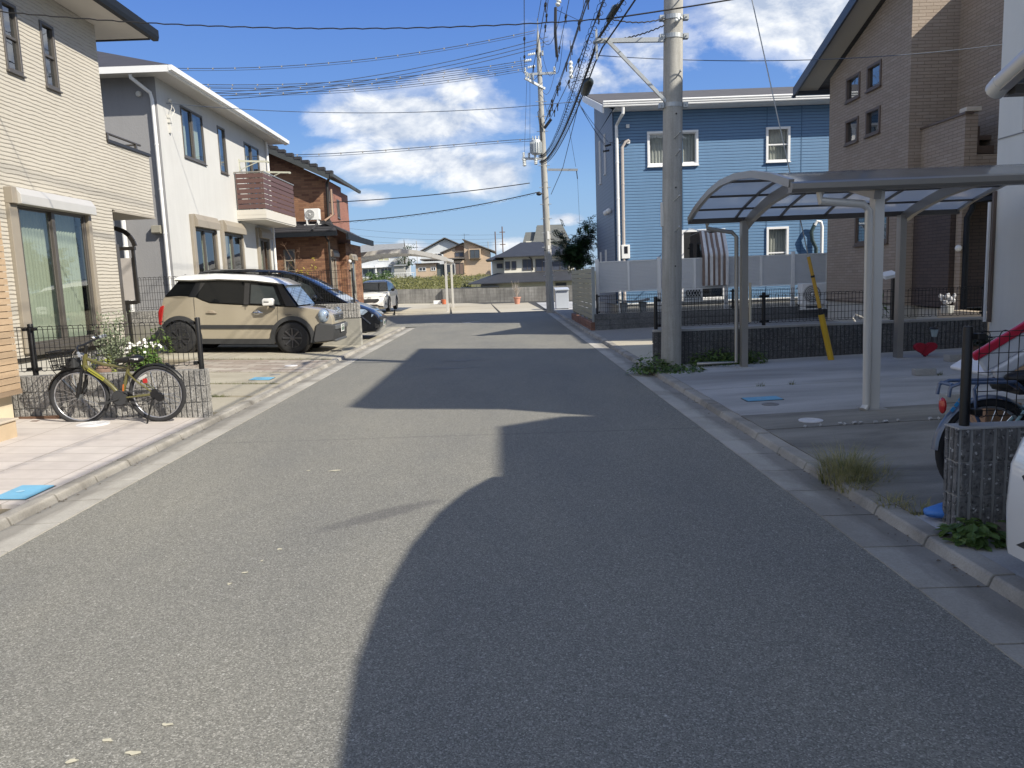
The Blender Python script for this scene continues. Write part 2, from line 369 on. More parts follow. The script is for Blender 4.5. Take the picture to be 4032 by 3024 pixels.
M_GUT = concrete('gutter_concrete', (0.38, 0.36, 0.32), (0.50, 0.48, 0.435), (0.17, 0.155, 0.13), 0.65, 1.6)
def gutdirt():
    nt = M_GUT.node_tree; b = nt.nodes['Principled BSDF']; src = b.inputs['Base Color'].links[0].from_socket; pos = [n for n in nt.nodes if n.type == 'NEW_GEOMETRY'][0].outputs['Position']
    s = nt.nodes.new('ShaderNodeSeparateXYZ'); nt.links.new(pos, s.inputs[0])
    w_ = mth(nt, 'MULTIPLY', mth(nt, 'SUBTRACT', noise(nt, comb(nt, mth(nt, 'MULTIPLY', s.outputs[0], 4), s.outputs[1]), 2.2, 6, .65), .5), .22)
    x = mth(nt, 'ADD', mth(nt, 'ABSOLUTE', mth(nt, 'ADD', s.outputs[0], .565)), w_)     # 2.44 at the asphalt edge, 2.76 at the kerb
    d = ramp(nt, mth(nt, 'SUBTRACT', x, 2.44), [(.13, 0.0), (.22, .85), (.33, .65)])
    nt.links.new(mixc(nt, mth(nt, 'MULTIPLY', d, .6), src, (.10, .092, .08)), b.inputs['Base Color'])
gutdirt()
M_KERB = concrete('kerb_concrete', (0.29, 0.27, 0.235), (0.45, 0.425, 0.38), (0.13, 0.118, 0.10), 0.7, 3.4)
M_SOIL = concrete('bare_soil', (0.16, 0.13, 0.09), (0.27, 0.23, 0.16), (0.1, 0.09, 0.05), 0.5, 3.0)
M_JOINT = plain('dark_joint_filler', (0.05, 0.05, 0.048), 0.95, var=0.4, scale=20)
def earth():
    m, nt, b, pos = newmat('earth'); n = noise(nt, pos, 0.25, 8, 0.65); n2 = noise(nt, pos, 14, 5, 0.7)
    setc(nt, b, mixc(nt, n2, mixc(nt, n, (0.10, 0.10, 0.06), (0.2, 0.18, 0.12)), (0.07, 0.08, 0.04))); b.inputs['Roughness'].default_value = 0.95; return m
M_EARTH = earth()
def tiles(name, c1, c2, joint, w, h, off=0.0, ms=0.006):
    m, nt, b, pos = newmat(name); s = nt.nodes.new('ShaderNodeSeparateXYZ'); nt.links.new(pos, s.inputs[0])
    br = nt.nodes.new('ShaderNodeTexBrick'); br.offset = off; nt.links.new(comb(nt, s.outputs[0], s.outputs[1]), br.inputs['Vector'])
    br.inputs['Scale'].default_value = 1; br.inputs['Brick Width'].default_value = w; br.inputs['Row Height'].default_value = h; br.inputs['Mortar Size'].default_value = ms; br.inputs['Mortar Smooth'].default_value = 0.1
    br.inputs['Color1'].default_value = (*c1, 1); br.inputs['Color2'].default_value = (*c2, 1); br.inputs['Mortar'].default_value = (*joint, 1)
    n = noise(nt, pos, 3.0, 7, 0.65); col = mixc(nt, 1.0, br.outputs['Color'], ramp(nt, n, [(0.3, 0.86), (0.7, 1.06)]), 'MULTIPLY')
    setc(nt, b, col); b.inputs['Roughness'].default_value = 0.6
    bump(nt, b, mth(nt, 'SUBTRACT', 1.0, br.outputs['Fac']), 0.4, 0.006); return m
M_TILE = tiles('pale_porch_tiles', (0.52, 0.475, 0.445), (0.57, 0.525, 0.49), (0.36, 0.32, 0.28), 0.60, 0.30)
M_PAVE = tiles('mixed_pavers', (0.30, 0.24, 0.20), (0.47, 0.43, 0.37), (0.2, 0.17, 0.13), 0.40, 0.20, 0.5, 0.008)

g = MB(); g.box(-500, 500, -60, 900, -0.6, -0.03); g.build('ground', M_EARTH, kind='structure')
r = MB()
r.quad((-3.02, -14, 0), (1.88, -14, 0), (1.88, 26.4, 0), (-3.02, 26.4, 0)); r.quad((-3.02, 26.4, 0), (1.88, 26.4, 0), (1.88, 34.6, 0), (-3.02, 35.5, 0.03)); r.quad((-40, 26.4, 0.2), (-3.02, 26.4, 0), (-3.02, 35.5, 0.03), (-40, 41, 0.3))
r.box(-3.02, 1.88, -14, 26.4, -0.02, -0.002)
r.build('road', M_ASPH, kind='structure')
gb = MB(); kb = MB(); rng = random.Random(5)
def kerbrun(y0, y1, side, step=0.553):
    M_ = 0
    y = y0
    while y < y1:
        e = min(y+step-0.013, y1); j = rng.uniform(-.003, .003)
        if side < 0: a, b_, c, d = -3.012, -3.335, -3.352, -3.462
        else: a, b_, c, d = 1.872, 2.195, 2.212, 2.330
        q = lambda x, yy, z: (x, yy, z)
        zt = 0.058 + j
        P = [(a, -0.05), (b_, -0.05), (b_, 0.002), (a, 0.007)]
        gb.prism(P, 'y', y, e)
        K = [(b_, -0.05), (d, -0.05), (d, zt), (c+(0.012 if side > 0 else -0.012), zt), (c, zt-0.012), (b_, 0.004)]
        kb.prism(K, 'y', y+0.001, e-0.002)
        y += step
kerbrun(-13.8, 26.0, -1); kerbrun(-13.75, 34.4, 1)
gb.build('gutter', M_GUT, kind='structure'); kb.build('kerb', M_KERB, kind='structure', bevel=0.006)

def slabL(mb, x0, x1, y0, y1, dz=0.0):
    mb.quad((x0, y0, zl(x0)+dz), (x1, y0, zl(x1)+dz), (x1, y1, zl(x1)+dz), (x0, y1, zl(x0)+dz))
    mb.quad((x0, y0, zl(x0)+dz), (x0, y0, -0.02), (x1, y0, -0.02), (x1, y0, zl(x1)+dz)); mb.quad((x1, y0, zl(x1)+dz), (x1, y0, -.02), (x1, y1, -.02), (x1, y1, zl(x1)+dz)); mb.quad((x1, y1, zl(x1)+dz), (x1, y1, -.02), (x0, y1, -.02), (x0, y1, zl(x0)+dz))
def slabR(mb, x0, x1, y0, y1, dz=0.0):
    mb.quad((x0, y0, zr(x0)+dz), (x1, y0, zr(x1)+dz), (x1, y1, zr(x1)+dz), (x0, y1, zr(x0)+dz))
    for (ya) in (y0, y1): mb.quad((x0, ya, zr(x0)+dz), (x0, ya, -0.02), (x1, ya, -0.02), (x1, ya, zr(x1)+dz))
    mb.quad((x0, y0, zr(x0)+dz), (x0, y0, -.02), (x0, y1, -.02), (x0, y1, zr(x0)+dz))
# left side
m = MB(); slabL(m, -14, -3.462, -12, 26.0, -0.03); m.build('verge', M_SOIL, kind='structure')
m = MB(); slabL(m, -5.9, -3.462, 5.30, 8.74, 0.002); m.build('tiled_path', M_TILE, kind='structure')
m = MB()
for (a, b_) in ((9.12, 10.30), (10.44, 11.60), (11.72, 13.08)): slabL(m, -6.1, -3.464, a, b_, 0.0)
slabL(m, -9.3, -3.464, 15.36, 18.58, 0.0); slabL(m, -7.2, -3.464, 13.08, 13.12, -0.004)
slabL(m, -14, -3.464, 18.95, 25.95, 0.0)
m.build('driveway', M_CONC_L, kind='structure')
m = MB(); slabL(m, -6.15, -3.464, 13.14, 15.22, 0.0); m.build('paved_strip', M_PAVE, kind='structure')
# right side
m = MB(); slabR(m, 2.332, 12, -12, 4.3, -0.012); m.build('near_lot', M_CONC_R, kind='structure')
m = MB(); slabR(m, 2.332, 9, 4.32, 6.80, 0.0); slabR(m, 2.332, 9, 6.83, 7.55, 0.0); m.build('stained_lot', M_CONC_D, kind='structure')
m = MB(); slabR(m, 2.332, 9, 7.551, 9.32, 0.0); slabR(m, 2.332, 9, 9.34, 11.97, 0.0); m.build('parking_lot', M_CONC_R, kind='structure')
m = MB(); slabR(m, 2.332, 16, 12.0, 17.0, -0.004); slabR(m, 2.332, 16, 17.0, 17.02, -0.012); m.build('neighbour_driveway', M_CONC_F, kind='structure')
M_GRAV = plain('grey_gravel', (0.24, 0.235, 0.225), 0.9, var=0.55, scale=38, bmp=0.9, bsc=60)
m = MB(); slabR(m, 2.332, 16, 17.03, 34.5, -0.02); m.build('gravel_yard', M_GRAV, kind='structure')
# beyond the end of the street
def zf(x, y): return 0.02 + (max(0.0, -x)*0.024*min(1.0, max(0.0, (y-35)/14)))
m = MB()
def fq(x0, x1, x2, x3, y0, y1, yb0, yb1):
    m.quad((x0, y0, zf(x0, y0)), (x1, y1, zf(x1, y1)), (x2, yb1, zf(x2, yb1)), (x3, yb0, zf(x3, yb0)))
fq(-5.12, -2.52, -3.5, -7.1, 36.4, 35.9, 50.6, 52.0); fq(-2.40, -0.25, -0.9, -3.42, 35.85, 35.1, 49.6, 50.4); fq(-0.13, 1.86, 1.5, -0.78, 35.0, 34.6, 48.6, 49.4)
fq(-12.5, -5.25, -7.25, -14.5, 38.5, 36.45, 52.0, 53.0)
m.build('forecourt', M_CONC_F, kind='structure')
m = MB(); m.quad((-14, 35.3, 0.005), (1.95, 34.6, 0.005), (6, 50, 0.0), (-16, 56, 0.27)); m.quad((1.95, 34.62, 0.004), (14, 34.62, 0.004), (14, 50, 0.0), (6, 50, 0.0)); m.build('drain_strip', M_JOINT, kind='structure')
m = MB(); m.quad((2.0, 34.65, 0.03), (6, 34.65, 0.03), (6, 46.0, 0.03), (2.0, 47.0, 0.03)); m.build('footpath', M_CONC_R, kind='structure')

# worn road paint
M_PAINT = plain('worn_yellow_paint', (0.52, 0.485, 0.37), 0.85, var=0.35, scale=40)
M_PAINTW = plain('worn_white_paint', (0.42, 0.42, 0.40), 0.8, var=0.3, scale=30)
def flake(cx, cy, w, l, ang, n=9, mat=None, name='road_paint', lab=''):
    mb = MB(); pts = []
    for i in range(n):
        a = 2*pi*i/n; rr = rng.uniform(0.25, 0.95)
        x, y = w/2*cos(a)*rr, l/2*sin(a)*rr
        pts.append((cx+x*cos(ang)-y*sin(ang), cy+x*sin(ang)+y*cos(ang), 0.004))
    mb.poly(pts); return mb
flk = MB()
for (px, py, w, l) in ((-1.40, 2.44, .06, .03), (-1.46, 2.33, .05, .03), (-1.28, 2.36, .07, .035), (-1.47, 2.13, .07, .05), (-1.24, 2.52, .08, .04), (-1.35, 4.30, .06, .05), (-1.40, 4.12, .03, .04), (-1.44, 3.95, .05, .03), (-1.47, 3.8, .04, .04), (-1.44, 6.17, .13, .06), (-1.66, 6.2, .05, .04)):
    q = flake(px, py, w, l, rng.uniform(-.2, .4)); flk.add(q.v, q.f)
flk.build('paint_flakes', M_PAINT, kind='structure')
flk = MB()
for (px, py, w, l) in ((-0.75, 14.6, 1.5, .32), (-0.95, 13.35, 1.3, .26), (-0.15, 21.2, 2.2, .12), (-1.3, 28.9, .6, .3)):
    q = flake(px, py, w, l, -.06, 14); flk.add(q.v, q.f)
flk.build('tyre_smear', plain('faint_worn_marking', (0.2, 0.2, 0.195), 0.85, var=0.3, scale=14), kind='structure')

# manholes and lids
M_BLUE = plain('blue_resin_lid', (0.16, 0.42, 0.62), 0.45, var=0.18, scale=9)
M_LIDW = plain('white_resin_lid', (0.62, 0.62, 0.64), 0.5, var=0.1, scale=8)
M_LIDG = plain('grey_resin_lid', (0.22, 0.22, 0.22), 0.6, var=0.25, scale=12)
M_IRON = plain('dark_cast_iron', (0.055, 0.055, 0.06), 0.6, var=0.3, scale=25)
def rectlid(x0, x1, y0, y1, zfun, label):
    t = thing('meter_box_lid', label, 'meter lid', ((x0+x1)/2, (y0+y1)/2, zfun((x0+x1)/2)), group='blue water meter lids')
    a = MB(); b2 = MB(); e = 0.012
    def fr(x0, x1, y0, y1, z0, mb, h):
        mb.add([(x0, y0, zfun(x0)+z0), (x1, y0, zfun(x1)+z0), (x1, y1, zfun(x1)+z0), (x0, y1, zfun(x0)+z0), (x0, y0, zfun(x0)+z0+h), (x1, y0, zfun(x1)+z0+h), (x1, y1, zfun(x1)+z0+h), (x0, y1, zfun(x0)+z0+h)], [(4, 5, 6, 7), (0, 1, 5, 4), (1, 2, 6, 5), (2, 3, 7, 6), (3, 0, 4, 7)])
    fr(x0-e, x1+e, y0-e, y1+e, -0.01, a, 0.015); fr(x0, x1, y0, y1, 0.005, b2, 0.007)
    a.build('rim', M_IRON, t); b2.build('cover', M_BLUE, t)
    c = MB(); cx, cy = (x0*.6+x1*.4), (y0+y1)/2
    c.add([(cx+.03*cos(2*pi*i/14), cy+.03*sin(2*pi*i/14), zfun(cx)+0.0145) for i in range(14)], [tuple(range(14))]); c.build('boss', plain('pale_blue_boss', (.32, .55, .7), .5), t)
rectlid(-3.74, -3.50, 5.42, 5.78, zl, 'blue meter lid set in pale tiles at the left kerb, nearest to the viewer')
rectlid(-4.05, -3.74, 12.06, 12.36, zl, 'blue meter lid in the driveway slab in front of the beige car')
rectlid(2.64, 3.02, 8.30, 8.52, zr, 'blue meter lid in the shaded parking lot on the right')
def disclid(x, y, r_, zfun, mat, name, label, cat):
    t = thing(name, label, cat, (x, y, zfun(x)), group='round drain lids')
    a = MB(); a.lathe([(r_, -0.005), (r_, 0.007), (r_-0.012, 0.010), (r_-0.02, 0.008), (0.001, 0.008)], (x, y, zfun(x)), 28); a.build('cover', mat, t, smooth=True)
    b2 = MB(); b2.tube([(x+(r_-0.035)*cos(2*pi*i/24), y+(r_-0.035)*sin(2*pi*i/24), zfun(x)+0.008) for i in range(24)], 0.004, 4, closed=True); b2.box(x-.035, x+.035, y-.008, y+.008, zfun(x)+.008, zfun(x)+.014); b2.build('raised_ring', mat, t)
disclid(2.85, 7.10, 0.11, zr, M_LIDW, 'inspection_lid', 'round white drain lid beside the carport post', 'drain lid')
disclid(2.80, 8.06, 0.09, zr, M_LIDG, 'inspection_lid', 'small round grey drain lid next to the blue lid in the parking lot', 'drain lid')
disclid(-4.55, 8.35, 0.17, zl, M_LIDW, 'inspection_lid', 'round pale drain lid in the tiles under the olive bicycle', 'drain lid')
disclid(-3.85, 12.75, 0.09, zl, M_LIDG, 'inspection_lid', 'small round grey drain lid in the left driveway behind the blue lid', 'drain lid')
disclid(-3.95, 14.1, 0.12, zl, M_LIDW, 'inspection_lid', 'round whitish drain lid among the mixed pavers', 'drain lid')
disclid(-1.2, 28.0, 0.34, lambda x: 0.002, plain('worn_manhole', (0.27, 0.27, 0.27), 0.6, var=.3, scale=20), 'manhole_cover', 'round iron manhole cover in the road at the far junction', 'manhole')

# ---------------------------------------------------------------- weeds and grass
M_GRASS = leafmat('grass_blade', [(0.07, 0.10, 0.025), (0.13, 0.17, 0.045), (0.24, 0.22, 0.09)], 0.35)
M_GRASSD = leafmat('dry_grass_blade', [(0.13, 0.145, 0.045), (0.29, 0.28, 0.11), (0.44, 0.38, 0.20)], 0.35)
M_WEED = leafmat('weed_leaf', [(0.05, 0.09, 0.022), (0.10, 0.17, 0.04), (0.18, 0.25, 0.07)], 0.3)
def blade(mb, x, y, z, h, w, lean, az, seg=3):
    dx, dy = cos(az), sin(az); px, py = -dy*w/2, dx*w/2; vs = []
    for i in range(seg+1):
        t = i/seg; ox = lean*h*t*t; hz = h*(t-0.25*lean*t*t); k = 1-t*0.92
        vs += [(x+dx*ox+px*k, y+dy*ox+py*k, z+hz), (x+dx*ox-px*k, y+dy*ox-py*k, z+hz)]
    mb.add(vs, [(2*i, 2*i+1, 2*i+3, 2*i+2) for i in range(seg)])
def tuft(mb, x, y, z, r_, n, h, rg, w=0.007, lean=1.0):
    for _ in range(n):
        a = rg.uniform(0, 2*pi); d = r_*math.sqrt(rg.random())*0.9
        blade(mb, x+d*cos(a), y+d*sin(a), z, h*rg.uniform(.35, 1.1), w*rg.uniform(.6, 1.3), lean*rg.uniform(.2, 1.3), a+rg.uniform(-.9, .9))
rg = random.Random(3)
gs = MB()
def strip(x0, x1, y0, y1, n, h):
    for _ in range(n):
        x = rg.uniform(x0, x1); y = rg.uniform(y0, y1)
        if noise_h(x, y) < 0.1: continue
        blade(gs, x, y, zl(x)-0.03 if x < 0 else zr(x)-.005, h*rg.uniform(.5, 1.2), .008, rg.uniform(.2, 1.3), rg.uniform(0, 2*pi), 2)
def noise_h(x, y): return 0.5+0.5*sin(x*3.1+1.3*sin(y*2.7))*sin(y*5.3+x*1.7)
strip(-6.1, -3.5, 10.29, 10.45, 1500, .07); strip(-6.1, -3.5, 11.59, 11.73, 900, .06); strip(-6.1, -3.5, 13.08, 13.15, 500, .05); strip(-6.2, -3.5, 15.2, 15.37, 900, .06); strip(-6.4, -3.55, 8.92, 9.14, 300, .04)
strip(-4.9, -4.35, 15.3, 16.3, 250, .05)
gs.build('grass', M_GRASS, kind='stuff')
def weed(name, label, x, y, z, parts, cat='weeds'):
    mb = MB()
    for (dx, dy, r_, n, h) in parts: tuft(mb, x+dx, y+dy, z, r_, n, h, rg)
    return mb.build(name, [M_GRASSD], label=label, cat=cat)
weed('grass_tuft', 'large clump of long dry green grass growing over the right kerb', 2.30, 5.15, 0.02, [(0, 0, .18, 320, .27), (.1, .2, .17, 240, .22), (-.03, -.22, .13, 160, .15), (.2, -.05, .16, 150, .18), (.05, .05, .06, 60, .34)])
weed('grass_tuft', 'low flattened grass on the right kerb just before the leafy weed', 2.30, 4.45, 0.04, [(0, .05, .10, 90, .10), (.1, -.1, .10, 90, .09), (.12, .15, .07, 40, .07)])
def leafy(mb, x, y, z, r_, n, h, rg, sz=0.05):
    for _ in range(n):
        a = rg.uniform(0, 2*pi); d = r_*math.sqrt(rg.random()); hh = h*(1-0.6*(d/r_)**2)*rg.uniform(.25, 1.0)
        c = Vector((x+d*cos(a), y+d*sin(a), z+hh)); s = sz*rg.uniform(.6, 1.3); az = a+rg.uniform(-.8, .8); ti = rg.uniform(-.2, .9)
        R = Matrix.Rotation(az, 3, 'Z') @ Matrix.Rotation(ti, 3, 'Y')
        L = [(0, 0, 0), (.35, .33, .05), (.7, .28, .04), (1, 0, -.06), (.7, -.28, .04), (.35, -.33, .05)]
        mb.add([c + R @ (Vector(p)*s) for p in L], [(0, 1, 2, 3), (0, 3, 4, 5)])
mb = MB(); leafy(mb, 2.42, 3.86, 0.05, .13, 150, .12, rg, .065); leafy(mb, 2.60, 3.90, 0.05, .08, 50, .08, rg, .05); mb.build('leafy_weed', M_WEED, label='dark green broad-leaved weed at the foot of the near grey block pillar', cat='weeds')
mb = MB()
for (x, y, r_, n, h) in ((2.20, 11.55, .26, 170, .3), (2.35, 11.35, .3, 200, .16), (2.6, 11.2, .3, 200, .14), (2.05, 11.45, .2, 110, .12)): leafy(mb, x, y, .04, r_, n, h, rg, .06); tuft(mb, x, y, .04, r_, n//3, h*1.1, rg, .006)
mb.build('weed_patch', M_WEED, label='green weeds crowding the foot of the near utility pole', cat='weeds')
mb = MB()
for k in range(16): leafy(mb, 2.95+.06*k, 11.78+rg.uniform(-.14, .05), zr(3)-.01, .16, 70, .18+.12*rg.random(), rg, .055)
tuft(mb, 3.4, 11.7, zr(3.4), .4, 160, .14, rg, .005); mb.build('weed_patch', M_WEED, label='strip of low green weeds along the block wall between pole and carport post', cat='weeds')
for k, (x, y) in enumerate(((3.12, 9.34), (3.5, 9.33), (5.35, 9.36), (4.45, 9.33))):
    mb = MB(); tuft(mb, x, y, zr(x), .05, 26, .07, rg, .005); leafy(mb, x, y, zr(x), .05, 10, .03, rg, .02)
    mb.build('joint_weed', M_GRASS, label=['small weed sprig leftmost in the concrete joint, behind the blue lid of the shaded lot', 'taller weed stalk second from left in the joint behind the blue lid', 'weed sprig in the joint right of the near carport post, near the loose brick', 'weed sprig in the concrete joint just left of the near carport post'][k], cat='weeds', group='sprigs in the lot joint')
# pebbles
M_PEB = plain('pale_pebbles', (0.42, 0.42, 0.42), 0.7, var=0.4, scale=17)
def pebbles(name, x0, x1, y0, y1, n, s, zfun, mat):
    mb = MB()
    for _ in range(n):
        x = rg.uniform(x0, x1); y = rg.uniform(y0, y1); q = s*rg.uniform(.5, 1.2)
        mb.sph((x, y, zfun(x)+q*.3), (q, q*rg.uniform(.6, 1), q*.6), 6, 4)
    mb.build(name, mat, kind='stuff', smooth='all')
pebbles('pebbles', 2.66, 3.05, 3.72, 3.86, 90, .022, zr, M_PEB)
pebbles('gravel', -5.9, -4.95, 8.0, 8.7, 420, .02, lambda x: zl(x)-.02, plain('pinkish_pebbles', (0.5, 0.45, 0.42), 0.7, var=0.45, scale=19))
mb = MB(); mb.sph((2.56, 3.86, .09), (.085, .06, .05), 12, 8); mb.build('stone', plain('brown_stone', (0.13, 0.11, 0.09), .8, var=.3, scale=14, bmp=.5), smooth='all', label='rounded brown stone beside the white pebbles at the near kerb', cat='stone')
mb = MB()
for k in range(13): 
    x = 3.7+rg.uniform(-1.2, .6); mb.obox((x, 6.83+rg.uniform(-.02, .03), zr(x)+.012), (rg.uniform(.015, .05), .02, .014), rg.random(), 0, rg.random())
mb.build('mortar_crumbs', M_PEB, kind='stuff')

# leaf litter and grit collected along the kerbs
mb = MB(); rl = random.Random(77)
for _ in range(420):
    sd = rl.random() < .6; y = rl.uniform(1.5, 26); x = (2.19-abs(rl.gauss(0, .035))) if sd else (-3.33+abs(rl.gauss(0, .03))); s_ = rl.uniform(.004, .016); a = rl.uniform(0, 2*pi)
    c, s2 = cos(a)*s_, sin(a)*s_; z = .009; mb.add([(x+c, y+s2, z), (x-s2*.6, y+c*.6, z+.003), (x-c, y-s2, z+.001), (x+s2*.6, y-c*.6, z+.004)], [(0, 1, 2, 3)])
mb.build('litter', plain('dry_leaf_litter', (.12, .085, .05), .9, var=.6, scale=30), kind='stuff')
# ============================================================ building helpers
def PX(ax, c, s):
    if ax == 'x': return lambda u, d, z: (c+s*d, u, z)
    return lambda u, d, z: (u, c+s*d, z)
def pbox(mb, P, u0, u1, d0, d1, z0, z1):
    a = P(u0, d0, z0); b = P(u1, d1, z1)
    mb.box(min(a[0], b[0]), max(a[0], b[0]), min(a[1], b[1]), max(a[1], b[1]), z0, z1)
M_GLASS = glassmat('window_glass', (0.68, 0.71, 0.68), 0.05)
M_GLASSB = glassmat('bluish_window_glass', (0.5, 0.58, 0.6), 0.16)
M_DARKROOM = plain('dark_room', (0.03, 0.032, 0.034), 0.9)
M_FRAMEG = plain('bronze_window_frame', (0.115, 0.105, 0.095), 0.4, 0.3, 0.1)
M_FRAMEW = plain('white_window_frame', (0.78, 0.78, 0.78), 0.35, var=0.04)
M_TAUPE = plain('taupe_shutter_frame', (0.30, 0.265, 0.215), 0.5, var=0.06)
M_CURT = plain('pale_green_curtain', (0.50, 0.545, 0.46), 0.8, var=0.1, scale=14)
M_CURTW = plain('white_curtain', (0.66, 0.65, 0.64), 0.8, var=0.1, scale=14)
M_CURTD = plain('grey_curtain', (0.24, 0.26, 0.26), 0.8, var=0.15, scale=14)
M_FROST = plain('frosted_glass', (0.36, 0.45, 0.46), 0.15, var=0.15, scale=3, coat=0.6)
M_WHITE = plain('white_painted_metal', (0.78, 0.78, 0.77), 0.4, var=0.05, scale=3)
M_OFFW = plain('off_white_plastic', (0.62, 0.61, 0.57), 0.45, var=0.06)
M_DARKMETAL = plain('dark_bronze_metal', (0.05, 0.046, 0.043), 0.4, 0.4, 0.15)
M_BLACKF = plain('black_coated_wire', (0.012, 0.012, 0.013), 0.45, 0.2, 0.2)
M_ALU = plain('shampaign_aluminium', (0.36, 0.34, 0.31), 0.35, 0.55, 0.06, 5)
M_ALUL = plain('pale_aluminium', (0.60, 0.585, 0.55), 0.38, 0.25, 0.05, 5)
wr = random.Random(8)
def curtain(mb, P, u0, u1, z0, z1, d, pleat=0.09, amp=0.025):
    n = max(8, int((u1-u0)/0.022)); vs = []
    for i in range(n+1):
        u = u0+(u1-u0)*i/n; a = amp*sin(2*pi*(u-u0)/pleat + 1.3*sin(u*7))
        vs += [P(u, d+a*0.6, z0), P(u, d+a, (z0+z1)/2), P(u, d+a*0.35, z1)]
    mb.add(vs, [(3*i, 3*i+3, 3*i+4, 3*i+1) for i in range(n)] + [(3*i+1, 3*i+4, 3*i+5, 3*i+2) for i in range(n)])
def window(house, ax, c, s, u0, u1, z0, z1, fm, style='slide', curt=None, fw=0.05, glass=None, proud=0.02, curt_top=0.0, name='window', clab=None, screen=False):
    """frame (part) with panes and curtain (sub-parts) set into an opening of the wall"""
    P = PX(ax, c, s); f = MB(); glass = glass or M_GLASS
    pbox(f, P, u0, u1, -0.07, proud, z0, z0+fw); pbox(f, P, u0, u1, -0.07, proud, z1-fw, z1)
    pbox(f, P, u0, u0+fw, -0.07, proud, z0+fw, z1-fw); pbox(f, P, u1-fw, u1, -0.07, proud, z0+fw, z1-fw)
    pbox(f, P, u0-.015, u1+.015, -.01, proud+.03, z0-.03, z0)
    um = (u0+u1)/2; k = 0.035
    if style == 'slide':
        pbox(f, P, um-k, um+k, -0.05, 0.004, z0+fw, z1-fw)
        for (a, b, dd) in ((u0+fw, um-k, -0.055), (um+k, u1-fw, -0.02)):
            pbox(f, P, a, b, dd, dd+0.02, z0+fw, z0+fw+k); pbox(f, P, a, b, dd, dd+0.02, z1-fw-k*.8, z1-fw)
            pbox(f, P, a, a+k*.7, dd, dd+0.02, z0+fw+k, z1-fw-k*.8); pbox(f, P, b-k*.7, b, dd, dd+0.02, z0+fw+k, z1-fw-k*.8)
    elif style == 'hung': pbox(f, P, u0+fw, u1-fw, -0.05, 0.0, (z0+z1)/2-k*.6, (z0+z1)/2+k*.6)
    w = f.build(name, fm, house, bevel=0.004, seg=1)
    g = MB()
    if style == 'slide':
        for (a, b, dd) in ((u0+fw, um, -0.045), (um, u1-fw, -0.01)): g.quad(P(a, dd, z0+fw), P(b, dd, z0+fw), P(b, dd, z1-fw), P(a, dd, z1-fw))
    else: g.quad(P(u0+fw, -.03, z0+fw), P(u1-fw, -.03, z0+fw), P(u1-fw, -.03, z1-fw), P(u0+fw, -.03, z1-fw))
    g.build('pane', glass, w)
    rm = MB(); pbox(rm, P, u0-.1, u1+.1, -0.62, -0.60, z0-.1, z1+.1); rm.build('room_backing', M_DARKROOM, w)
    if curt:
        cm, spans = curt; q = MB()
        for (a, b) in spans: curtain(q, P, u0+(u1-u0)*a, u0+(u1-u0)*b, z0+.03, z1-.05-curt_top, -0.17)
        q.build('curtain', cm, w, smooth='all')
    return w
def shutterbox(house, ax, c, s, u0, u1, z0, z1, d=0.16, mat=None):
    P = PX(ax, c, s); mb = MB(); prof = [(0.0, z0), (d, z0), (d, z0+(z1-z0)*.55), (d*.55, z1), (0.0, z1)]
    n = len(prof); v = [P(u0, a, b) for a, b in prof] + [P(u1, a, b) for a, b in prof]
    mb.add(v, [tuple(range(n-1, -1, -1)), tuple(range(n, 2*n))] + [(i, (i+1) % n, n+(i+1) % n, n+i) for i in range(n)])
    return mb.build('shutter_box', mat or M_TAUPE, house, bevel=0.006)
def pipe(house, pts, r_, mat, name='downpipe'):
    mb = MB(); mb.tube(pts, r_, 10); 
    for i in range(len(pts)-1):
        a, b = Vector(pts[i]), Vector(pts[i+1]); L = (b-a).length
        if L > 1.5:
            for k in range(1, int(L/1.1)): q = a+(b-a)*(k*1.1/L); mb.tube([q-(b-a).normalized()*.02, q+(b-a).normalized()*.02], r_*1.18, 10)
    return mb.build(name, mat, house, smooth=True)
def roofmat(name, c1, c2, row=0.18, axis='z', bmp=0.5, colw=0.35):
    m, nt, b, pos = newmat(name); u, z, sp = wallvec(nt, pos)
    n = noise(nt, pos, 3.0, 6, 0.65); n2 = noise(nt, comb(nt, mth(nt, 'MULTIPLY', u, 2.0), mth(nt, 'MULTIPLY', z, 30)), 1.0, 4)
    rw = mth(nt, 'FRACT', mth(nt, 'DIVIDE', z, row))
    col = mixc(nt, n, c1, c2); col = mixc(nt, 1.0, col, ramp(nt, rw, [(0.0, 0.45), (0.12, 1.0), (1.0, 0.9)]), 'MULTIPLY')
    col = mixc(nt, 1.0, col, ramp(nt, n2, [(0.3, 0.8), (0.7, 1.12)]), 'MULTIPLY')
    setc(nt, b, col); b.inputs['Roughness'].default_value = 0.62; bump(nt, b, rw, bmp, 0.02); return m
M_SLATE = roofmat('dark_slate_roof', (0.045, 0.043, 0.047), (0.085, 0.082, 0.088), 0.075)
M_GUTTER_D = plain('dark_gutter', (0.012, 0.015, 0.02), 0.6, 0.0, 0.1, spec=.25)

